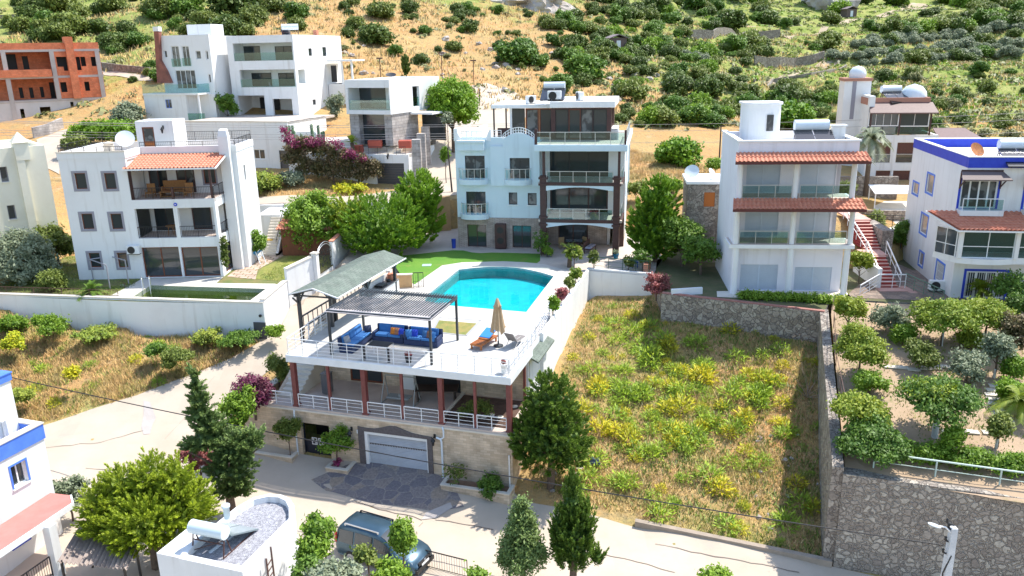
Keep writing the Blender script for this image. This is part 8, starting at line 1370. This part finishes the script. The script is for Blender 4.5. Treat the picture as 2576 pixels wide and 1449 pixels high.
for px,mk,kd,lb,wh in orchard:
 big=px[2]>60;bs={(2378,800):(2378,870),(2364,1008):(2357,1100),(2246,800):(2238,838),(2514,1078):(2514,1128),(2396,1108):(2396,1160),(2512,880):(2512,950),(2556,835):(2556,900),(2487,792):(2487,858),(2138,782):(2138,850),(2168,868):(2170,945),(2168,1032):(2175,1100),(2192,1112):(2200,1165)}.get(px[:2],(px[0],px[1]+px[3]*1.05));px=(px[0],px[1],px[2]*.9,px[3]*.88)+((bs,)if px[1]>740 else(px[4],));tree('fruit_tree' if 'tree' in lb else 'orchard_bush',lb,'tree' if 'tree' in lb or 'sapling' in lb else 'shrub',px,LM[mk],kd,zg=(oz if px[1]>740 else 0.),n=(300 if big else 110,32),leaf=.08,cr=.25,tr=.13 if px[2]>90 and wh else .06,white_h=wh,group='orchard trees and bushes')
g,cz,rx,rz=place(2340,985,70,28,(2357,1100),zg=oz);t=[o for o in bpy.data.objects if o.get('label','').startswith('spreading apricot')][0];o=foliage('shoot_tips',lobesof('flat',rx,rz,cz,3),70,16,.07,.2,9,LM['gold'],t,lowcut=.1);o.location=(g[0]-t.location.x,g[1]-t.location.y,g[2]-t.location.z)
mb_l=[]
for i in range(9):
 s_=i/8;a=sB+np.array([2.6,-.1])+d_*(13*s_);mb_l.append((a[0]-sB[0],a[1]+1.0-sB[1],.55-.036*i,1.05,.6,.55))
t=empty('hedge',(sB[0],sB[1],-2.9),'bright green clipped hedge behind the railing of the big stone wall','hedge');foliage('leaves',mb_l,620,30,.07,.2,21,LM['bright'],t,lowcut=-.1)
p0_,p1_=G(6,510,850,.1),G(6,1180,885,.1);L_=[(0+(p1_[0]-p0_[0])*s_,(p1_[1]-p0_[1])*s_,.15,.6,.4,.32)for s_ in np.linspace(0,1,9)];t=empty('hedge',(p0_[0],p0_[1]+.2,0),'low dark clipped hedge in front of the tiled strip house','hedge');foliage('leaves',L_,300,26,.07,.16,22,LM['bright'],t,lowcut=-.1)
for i,(r,x,y)in enumerate([(6,1575,1370),(6,1665,1375),(6,1750,1390),(6,1835,1380),(6,1910,1378),(6,1975,1368),(9,2050,445),(9,2210,447),(9,2335,452),(9,2375,125),(9,2360,155),(9,2350,185),(9,2360,215),(9,2365,247),(9,2385,285),(9,2400,320),(9,2450,360)]):
 d=ray(q(r,x,y));tt=25.
 while(np.array([0,0,CZ])+d*tt)[2]>oz(*(np.array([0,0,CZ])+d*tt)[:2])and tt<80:tt+=.05
 p=np.array([0,0,CZ])+d*tt;row='upper row of six' if r==6 else('three by the whitewashed trunk' if x<2345 else 'flight at the right');o=MB().box(-.32,.32,-.2,.2,0,.06).build('stepping_stone',pale,None,f'pale slab in the orchard, '+(['leftmost','second from the left','third from the left','third from the right','second from the right','rightmost'][i]if r==6 else(['leftmost','middle','rightmost'][i-6]if i<9 else['highest','second highest','third highest','fourth from the top','fourth from the bottom','third lowest','second lowest','lowest'][i-9]))+f' of the {row}',cat='slab',group='stepping stones in the orchard');o.location=tuple(p+np.array([0,0,.01]));o.rotation_euler.z=-.25
for i,(px,mk,lb)in enumerate([((1392,765,14,22,47.5),'lime','pale green shrub at the front end of the pool wall'),((1412,740,14,16,49.5),'redpink','reddish shrub behind the green garden fan on the pool wall'),((1432,712,13,16,52.0),'oak','dark shrub halfway along the pool wall'),((1448,690,15,18,55),'apricot','yellow-green shrub near the far end of the pool wall'),((1445,640,22,26,59.0),'apricot','light green bush beside the small palm on the villa terrace'),((1492,650,14,22,58.5),'oak','dark bush at the corner of the villa terrace fence'),((1362,610,24,36,63.0),'citrus','tall potted plant beside the left villa pillar'),((1582,660,14,18,58),'oak','small bush by the blue stool on the villa terrace'),((1616,648,24,22,57.8),'citrus','bushy plant at the brick pier of the villa terrace'),((1379,632,14,12,62.6),'bright','small plant in the grey pot beside the villa pillar')]):
 tree('terrace_plant',lb,'plant',px,LM[mk],'round',zg=0.,n=(46,24),leaf=.075,cr=.14,tr=.03)
t=pot((3.06,62.81,0),.32,.5,mat('grey_pot',(.12,.13,.15),.6),'grey square-looking pot beside the left villa pillar');t=pot((8.34,61.73,0),.25,.35,mat('teal_pot',(.01,.16,.3),.4),'bright blue pot of white flowers at the foot of the right villa pillar');foliage('flowers',[(0,0,.5,.25,.25,.15)],20,12,.06,.1,31,LM['olive'],t)
p=G(5,2215,620,0);t=empty('blue_stool',(p[0],p[1],0),'small blue stool on the right end of the villa terrace','stool',.2);MB().box(-.25,.25,-.25,.25,.4,.46).build('seat',mat('stool_blue',(.02,.12,.4),.5),t);[MB().box(x-.03,x+.03,y-.03,y+.03,0,.4).build('leg',MT['stool_blue'],t)for x in(-.2,.2)for y in(-.2,.2)]
def grass(name,polys,n_,m_,label,hgt,seed,hf=None,wd=.018,patch=.35,blades=7,spread=.16,lean=.5,tb=0.):
 rng=np.random.default_rng(seed);P=[];hf=hf or H
 A_=[abs(sum(p[i][0]*p[(i+1)%len(p)][1]-p[(i+1)%len(p)][0]*p[i][1]for i in range(len(p))))/2 for p in polys]
 for poly,a in zip(polys,A_):
  X0,X1=min(p[0]for p in poly),max(p[0]for p in poly);Y0,Y1=min(p[1]for p in poly),max(p[1]for p in poly);k=int(n_*a/sum(A_));c=np.stack([rng.uniform(X0,X1,k*4),rng.uniform(Y0,Y1,k*4)],1);c=c[inpoly(c[:,0],c[:,1],poly)][:k];P.append(c)
 P=np.concatenate(P);nz=np.array([_mn.fractal(Vector((x*patch,y*patch,seed)),1.,2.,3)for x,y in P]);keep=nz>rng.uniform(-.75,.05,len(P));P,nz=P[keep],nz[keep];Z=np.array([hf(x,y)for x,y in P]);n2=np.array([_mn.noise(Vector((x*.55+9,y*.55,seed)))for x,y in P])
 N=len(P);ci=np.repeat(np.arange(N),blades);M=N*blades;base=np.column_stack([P[ci]+rng.normal(size=(M,2))*spread,Z[ci]-.03]);a=rng.uniform(0,2*math.pi,M);hh=hgt*rng.uniform(.5,1.3,M)*(1+.5*nz[ci]);le=rng.uniform(.15,lean*1.6,M)*hh
 tip=base+np.column_stack([np.cos(a)*le,np.sin(a)*le,hh]);b_=rng.uniform(0,2*math.pi,M);w_=np.column_stack([np.cos(b_),np.sin(b_),np.zeros(M)])*wd;V=np.stack([base-w_,base+w_,tip],1).reshape(-1,3);T=np.clip(.35+n2[ci]*1.1+rng.uniform(-.25,.25,M)+tb,0,1);o=np_mesh(name,V,np.arange(3*M).reshape(M,3),m_,None,np.repeat(T,3));tag(o,label,'grass',None,'stuff');return o
lotP=[(6.2,36.0),(14.6,33.3),(19.2,47.0),(10.4,51.6),(10.2,56),(6.0,57.6),(3.2,47),(1.2,40),(1.0,38)]
dirtP=[(-38,54.3),(-17.2,50.8),(-19.6,48.6),(-24,45.9),(-29,43.9),(-37,41.8),(-42,44),(-44,52)]
grass('dry_grass',[lotP],13000,LM['straw'],'straw-coloured and green weeds covering the vacant lot',.2,3,wd=.02,blades=8,tb=-.28)
grass('dry_grass',[dirtP],9000,LM['drygold'],'golden dry grass on the left lot under the long white wall',.34,5,wd=.024,tb=-.15)
grass('green_weeds',[lotP],3400,LM['greenweed'],'low green weeds scattered over the vacant lot',.22,8,wd=.05,patch=.5,blades=6)
grass('green_weeds',[dirtP],1500,LM['greenweed'],'low green weeds scattered over the left lot',.26,9,wd=.04,patch=.5)
grass('rough_grass',[[(-33,54.6),(-28.3,53.6),(-28.3,58.2),(-33,58.3)],[(-37.8,55.6),(-33.2,55),(-33.2,66),(-37.8,66)],[(-19,57.9),(-16.6,56.9),(-14.6,61),(-14.5,64),(-18.6,64.6)]],2400,LM['greenweed'],'rough grass of the left garden',.12,10,lambda x,y:.02,.02)
grass('terrace_grass',[[(-34,76.6),(-17,76.6),(-12.8,79.2),(-24,83.6),(-33,86)],[(9,80),(20,76),(20,84),(12,92),(5,88)]],6000,LM['drygold'],'dry grass banks beside the upper street and behind the villa',.3,11,None,.035)
grass('orchard_grass',[[(16,34.2),(20,47),(40,43),(34,27.5)]],2600,LM['greenweed'],'sparse weeds on the orchard soil',.12,12,oz,.03,.6)
hillP=[(-95,104),(95,104),(150,250),(-60,200)];grass('hill_grass',[hillP],15000,LM['drygold'],'dry grass tussocks over the whole hillside',.55,13,None,.09,.06,6,.35)
rng=np.random.default_rng(7)
def fennel(seed,m_):
 r=np.random.default_rng(seed);n_=260;d=unit(r.normal(size=(n_,3))*np.array([1,1,.8])+np.array([0,0,.75]));L_=r.uniform(.25,.6,n_);P=d*L_[:,None];P[:,2]=np.abs(P[:,2]);V,Q,T=cards(P,unit(r.normal(size=(n_,3))),.1,.22,r,np.clip(r.uniform(0,.6,n_)+L_,0,1),d+r.normal(size=(n_,3))*.3);me=np_mesh('fennel_plant',V,Q,m_,None,T);return me
FN=[fennel(i,LM['fennel']if i%3==0 else LM['weedgreen'])for i in range(6)]
def inst(src,name,loc,s_,rz,label,cat,group,sq_=1.):
 o=src.copy();C.objects.link(o);o.name=name;o.location=loc;o.scale=(s_,s_,s_*sq_);o.rotation_euler=(0,0,rz);tag(o,label,cat,group);return o
pts=[]
rr=random.Random(5);cl=[(1560,900),(1650,880),(1700,960),(1640,1000),(1560,980),(1740,1080),(1830,1000),(1900,980),(1600,830),(1700,1050),(1590,1080),(1760,1000),(1880,1060),(1700,1110)]
while len(pts)<230:
 if len(pts)<130:c=rr.choice(cl);x,y=rr.gauss(c[0],55),rr.gauss(c[1],38)
 else:x,y=rr.uniform(1420,2060),rr.uniform(790,1400)
 p=GH(0,x,y)
 if inpoly(np.array([p[0]]),np.array([p[1]]),lotP)[0]:pts.append(p)
for p in pts:inst(rr.choice(FN),'fennel_plant',(p[0],p[1],p[2]-.05),rr.choice((.55,.8,1.0,1.3,1.6))*rr.uniform(.8,1.1),rr.uniform(0,6),'feathery yellow-green fennel clump in the vacant lot','plant','fennel plants in the vacant lot',rr.uniform(.8,1.2))
for i in range(26):
 x,y=rr.uniform(-36,-19),rr.uniform(45,53)
 if inpoly(np.array([x]),np.array([y]),dirtP)[0]:inst(rr.choice(FN),'weed_clump',(x,y,H(x,y)-.05),rr.uniform(.5,1.1),rr.uniform(0,6),'green weed clump in the dry lot under the long white wall','plant','weed clumps in the left lot')
for o in FN:bpy.data.objects.remove(o)
for i in range(26):
 p=GH(0,rr.uniform(1900,2060),rr.uniform(1080,1330))if i<18 else GH(0,rr.uniform(1380,1460),rr.uniform(1150,1240));rock('rubble_stone',p,rr.uniform(.08,.2),1.3,'pale rubble stone lying in the vacant lot','stone','rubble stones in the vacant lot',seed=i,sub=1)
def twig(px,label,n_,s_,m_):
 p=GH(0,*px);mb=MB();r=random.Random(px[0])
 for i in range(n_):
  a,e=r.uniform(0,6.28),r.uniform(.2,1.2);L_=s_*r.uniform(.5,1.2);P=[(0,0,0)]
  for k in range(4):q_=P[-1];P.append((q_[0]+L_/4*math.cos(a)*math.cos(e),q_[1]+L_/4*math.sin(a)*math.cos(e),q_[2]+L_/4*math.sin(e)));a+=r.uniform(-.5,.5);e=max(0,e-.15)
  mb.tube(P,.02,4,.006)
 mb.build('dead_branch',m_,None,label,cat='branch').location=tuple(p)
tw=mat('dead_twig',(.3,.22,.17),.9);twig((2030,1000),'pale dead branches by the side wall of the vacant lot',16,1.9,tw);twig((2010,850),'heap of dead brushwood in the back right corner of the vacant lot',26,1.5,tw);twig((1985,815),'bare leafless shrub against the back stone wall',22,1.9,mat('reddish_twig',(.22,.12,.1),.9))
def proto(seed,m_,kind,nc=230,nl=22,leaf=.085,cr=.22):
 return foliage('proto',lobesof(kind,1.,.8,.62,seed),nc,nl,leaf,cr,seed,m_,None,asp=.7,lowcut=-.35)
PR={'bush':[proto(500+i,LM[k],kd)for i,(k,kd)in enumerate((('dark','loose'),('oak','round'),('oak','loose'),('dark','round'),('citrus','loose')))],'grey':[proto(520+i,LM['olive'],'round')for i in range(2)],'tree':[proto(540+i,LM[k],kd)for i,(k,kd)in enumerate((('oak','loose'),('bright','round'),('dark','round'),('citrus','loose'),('lime','round')))],'scrub':[proto(560+i,LM[k],'flat',90,16,.11,.28)for i,k in enumerate(('scrub','oak','scrub'))]}
def hill(kind,x,y,hw,label,cat,group,name,wts=None,sq_=None):
 p=GH(0,x,y);dep=math.hypot(p[0],p[1]);r=hw*dep/FP*1.12*rr.choice((.8,.95,1.05,1.25));src=rr.choice(PR[kind])if wts is None else rr.choices(PR[kind],wts)[0]
 return inst(src,name,(p[0],p[1],p[2]-.12*r),r,rr.uniform(0,6.28),label,cat,group,sq_ or rr.uniform(.8,1.15))
nb=[(140,20,34,'dark round bush at the top left corner of the slope'),(285,20,30,'dark bush on the slope above the white house with the brick chimney'),(180,75,32,'wide green bush above the brick shell'),(290,115,28,'bush on the slope right of the brick shell'),(400,28,40,'big dark bush in the dense patch above the brick chimney'),(470,25,36,'big bush in the middle of the dense patch at the top left'),(600,25,44,'biggest bush of the dense patch above the large white house'),(640,45,30,'bush right of the biggest one above the large white house'),(895,62,26,'bush left of the pair above the cube house'),(958,35,30,'dark grey-green bush above the pair on the dry slope'),(945,100,34,'big double bush on the dry ochre slope above the cube house'),(1058,155,19,'upright bush standing alone behind the cube house'),(1040,78,9,'small lone shrub on the bare dry slope'),(1150,25,20,'bush at the top edge above the bare dry slope'),(1180,70,20,'dark bush left of the rocky outcrop'),(1303,145,42,'wide lime-green bush in the middle of the slope'),(1352,160,24,'dark bush touching the wide lime-green one'),(1475,185,34,'dark round tree on the slope above the villa'),(1405,215,36,'dark tree right behind the villa roof'),(1640,300,34,'pale green tree on the slope between the villa and the tiled strip house'),(1705,220,40,'large dark tree in the hollow right of the villa'),(1735,300,30,'dark tree above the dry field'),(1705,400,46,'lone pale tree in the dry field right of the villa'),(1560,300,20,'dark round bush at the right corner of the villa penthouse'),(1990,305,46,'bright green tree behind the tiled strip house'),(2085,115,22,'dark upright tree beside the valley path'),(1838,65,26,'dark tree at the left end of the upper stone wall')]
for x,y,hw,lb in nb:
 k='tree' if 'tree' in lb else 'bush';hill(k,x,y+hw*.35,hw,lb,k,'dark bushes and trees on the hillside','hill_tree' if k=='tree' else 'hill_bush',[0,1,0,0,3]if 'lime' in lb or 'bright' in lb or 'pale' in lb else([3,0,3,2,0]if k=='tree' else[3,1,1,3,1]),.9)
p=GH(0,1022,196);t=empty('slim_cypress',tuple(p),'slim dark cypress standing behind the cube house','tree');foliage('crown',[(0,0,1.4,.45,.45,1.5)],60,24,.16,.2,88,LM['dark'],t,'plume',.6,1.5);trunk(t,1,.08,br=0)
PTH=[[(1850,63),(1905,72),(1990,95),(2060,84),(2124,56),(2240,32),(2330,12)],[(1920,212),(1990,192),(2055,172),(2115,146),(2155,125)],[(1730,92),(1965,92)],[(1898,160),(1990,168),(2075,152)],[(1900,207),(2130,170)]]
def onpath(x,y):
 return any(-6<y-np.interp(x,*zip(*P))<24 for P in PTH if P[0][0]-8<x<P[-1][0]+8)
def zone(n_,X,Y_,hw,kind,name,cat,label,group,test=None,wts=None):
 k=0;tries=0
 while k<n_ and tries<n_*20:
  tries+=1;x,y=rr.uniform(*X),rr.uniform(*Y_)
  if onpath(x,y)or(test and not test(x,y)):continue
  hill(kind,x,y,rr.uniform(*hw),label,cat,group,name,wts);k+=1
g1='bushes on the upper left slope';zone(66,(0,760),(0,235),(8,25),'bush','hill_bush','bush','dark green bush on the slope above the left houses',g1,lambda x,y:y<60 or(x<470 and y<235)or(y<110 and x<760))
zone(26,(860,1250),(0,200),(5,16),'bush','hill_bush','bush','small dark bush on the dry ochre slope','small bushes on the dry slope',lambda x,y:y<60 or rr.random()<.3)
zone(58,(1130,1620),(20,320),(6,17),'bush','hill_bush','bush','dark bush on the rocky middle slope','bushes on the middle slope',lambda x,y:(x-1150)/470*230-20<250-0 and y<20+(x-1130)*.62+60)
zone(150,(1390,1940),(0,165),(11,21),'tree','forest_tree','tree','dense green tree in the wood at the top of the valley','trees of the valley wood',lambda x,y:not(1385<x<1480 and y<50)and not(x>1735 and 75<y<104),[3,1,4,4,.3])
zone(84,(1560,2100),(120,340),(10,26),'tree','valley_tree','tree','green tree in the hollow of the valley','trees in the hollow',lambda x,y:y<340-abs(x-1760)*.22 and not(1890<x<2110 and 135<y<215),[3,2,2,3,.8])
zone(90,(1950,2576),(60,330),(6,18),'bush','slope_bush','bush','dark bush on the green slope at the right','bushes on the right slope')
zone(56,(2080,2576),(0,90),(10,22),'tree','slope_tree','tree','dark tree near the top right corner','trees at the top right',None,[3,1,4,2,0])
for rowi,(x0,y0,x1,y1,n_)in enumerate([(2150,120,2480,92,17),(2190,108,2560,75,15),(2100,150,2560,118,18),(1700,140,1800,165,5),(2170,165,2560,140,15)]):
 for i in range(n_):f_=i/max(1,n_-1);hill('grey',x0+(x1-x0)*f_+rr.uniform(-5,5),y0+(y1-y0)*f_+rr.uniform(-3,3),rr.uniform(8,13),f'grey-green olive tree in planted row {rowi + 1} of the right slope' if rowi!=3 else 'grey-green olive tree inside the valley wood','olive tree','olive trees in rows','olive_tree')
zone(40,(860,1620),(20,330),(4,10),'scrub','low_scrub','shrub','x','scrub clumps on the right slope')
zone(60,(1900,2576),(200,440),(8,17),'scrub','low_scrub','shrub','low olive-brown scrub clump on the right slope','scrub clumps on the right slope')
def scrubstuff(name,X,Yr,n_,m_,s_,label,seed,test=None):
 r=np.random.default_rng(seed);Vs=[];Ts=[];k=0
 while k<n_:
  x,y=r.uniform(*X),r.uniform(*Yr)
  if test and not test(x,y,r):continue
  z=H(x,y);R_=s_*r.uniform(.4,1.3);m2=16;d=unit(r.normal(size=(m2,3)));d[:,2]=np.abs(d[:,2]);P=np.array([x,y,z])+d*R_*np.array([1,1,.6]);V,Q,T=cards(P,unit(d+r.normal(size=(m2,3))*.5),R_*.34,.7,r,np.clip(r.uniform(0,.6)+r.uniform(0,.4,m2),0,1));Vs.append(V);Ts.append(T);k+=1
 V=np.concatenate(Vs);o=np_mesh(name,V,np.arange(len(V)).reshape(-1,4),m_,None,np.concatenate(Ts));tag(o,label,'undergrowth',None,'stuff')
scrubstuff('undergrowth',(-110,170),(100,300),5200,LM['scrub'],.75,'low mixed undergrowth over the hillside',41,lambda x,y,r:r.random()<(.9 if x>12+(y-110)*.1 else(.6 if x<-30 else .2)))
scrubstuff('undergrowth',(10,170),(108,300),2600,LM['bright'],.7,'bright low undergrowth over the green valley',43,lambda x,y,r:r.random()<np.clip((x-10)/25,0,1))
scrubstuff('undergrowth',(8,170),(110,300),2400,LM['oak'],.8,'dark low undergrowth between the trees of the valley',42,lambda x,y,r:r.random()<np.clip((x-8)/25,0,1))
for L_ in PR.values():
 for o in L_:bpy.data.objects.remove(o)
for px,mk,lb in(((2205,560,22,26,64),'oak','dark shrub beside the top of the red stairs'),((2268,590,26,34,60),'citrus','dark climbing shrub on the wall right of the red stairs'),((2165,660,28,24,53.5),'apricot','yellow-green shrub in the corner left of the red stairs'),((2130,480,20,24,66),'oak','small bush behind the right corner of the tiled strip house'),((1600,480,24,22,74),'oak','dark bush behind the right corner of the villa'),((1690,470,30,24,74),'bright','green bush behind the dark stone house'),((1800,415,24,16,78),'bright','low green bushes at the foot of the dark wooden pole'),((1120,390,9,22,80),'bright','small shrubs at the foot of the stone gate pillars'),((470,340,1,1,99),'oak','')):
 if lb:tree('yard_shrub',lb,'shrub',px,LM[mk],'loose',n=(90,28),leaf=.1,cr=.26,tr=.04)
def px_of(p):
 v=np.array([p[0],p[1],p[2]-CZ]);c=v@Fv;return PX+FP*(v@Rv)/c,PY-FP*(v@Uv)/c
HL=[('the orange brick shell',125,130),('the red brick chimney',415,110),('the large white modern house',700,85),('the white cube house',965,195),('the grey rocky outcrop',1480,20),('the wide lime-green bush',1303,145),('the villa solar tank',1370,250),('the long valley wall',1840,90),('the round stair turret',1895,290),('the winding dirt path',2030,180),('the domed tower',2165,195),('the dark hut by the rock',2130,35),('the top right corner hut',2410,10),('the large white dome',2290,235),('the right edge of the slope',2560,200)]
VL=[('the rounded conifer',1384,1066),('the peeling white wall',1550,720),('the back stone wall',1850,770),('the brushwood heap',2000,850),('the dark blue bag',1495,1160),('the tall cypress',1440,1250),('the street kerb wall',1800,1370),('the green awning',1380,860),('the dead branches',2030,1000)]
DL=[('the brown wall ornament',128,800),('the grey wall hatch',850,830),('the blue roof band',60,1080),('the cedar top',500,930)]
b_={}
for o in bpy.data.objects:
 g=o.get('group');
 if o.parent or not g or g not in('bushes on the upper left slope','small bushes on the dry slope','bushes on the middle slope','trees of the valley wood','trees in the hollow','bushes on the right slope','trees at the top right','scrub clumps on the right slope','fennel plants in the vacant lot','weed clumps in the left lot','boulders on the dry slope','rubble stones in the vacant lot','olive trees in rows'):continue
 x,y=px_of(o.location);LL=VL if 'vacant' in g else(DL if 'left lot' in g else HL);nm,lx,ly=min(LL,key=lambda l:math.hypot(x-l[1],(y-l[2])*1.5));dx,dy=x-lx,(y-ly)*1.5
 sd=('right of' if dx>0 else 'left of')if abs(dx)>abs(dy)else('below' if dy>0 else 'above')
 if nm.startswith('the right edge'):sd='near'
 kd={'hill_bush':'dark rounded bush','slope_bush':'dark slope bush','forest_tree':'dense wood tree','valley_tree':'leafy hollow tree','slope_tree':'dark slope tree','low_scrub':'brownish scrub clump','fennel_plant':'feathery fennel clump','weed_clump':'green weed clump','boulder':'pale boulder','rubble_stone':'pale rubble stone','olive_tree':'grey-green olive'}[o.name.split('.')[0]]
 b_.setdefault((kd,sd,nm),[]).append((math.hypot(dx,dy),o))
OR=['nearest','second nearest','third nearest','fourth nearest','fifth nearest']
for(kd,sd,nm),l in b_.items():
 for i,(_,o)in enumerate(sorted(l,key=lambda t:t[0])):o['label']=f"{kd} {sd} {nm}, "+(OR[i]if i<5 else f'{i + 1}th nearest')
for i,o in enumerate(sorted([o for o in bpy.data.objects if o.get('group')=='stones on the shaded soil bed'],key=lambda o:o.location.x)):o['label']=['leftmost','second from left','third from left','third from right','second from right','rightmost'][i]+' flat pale stone on the dark soil bed under the deck'
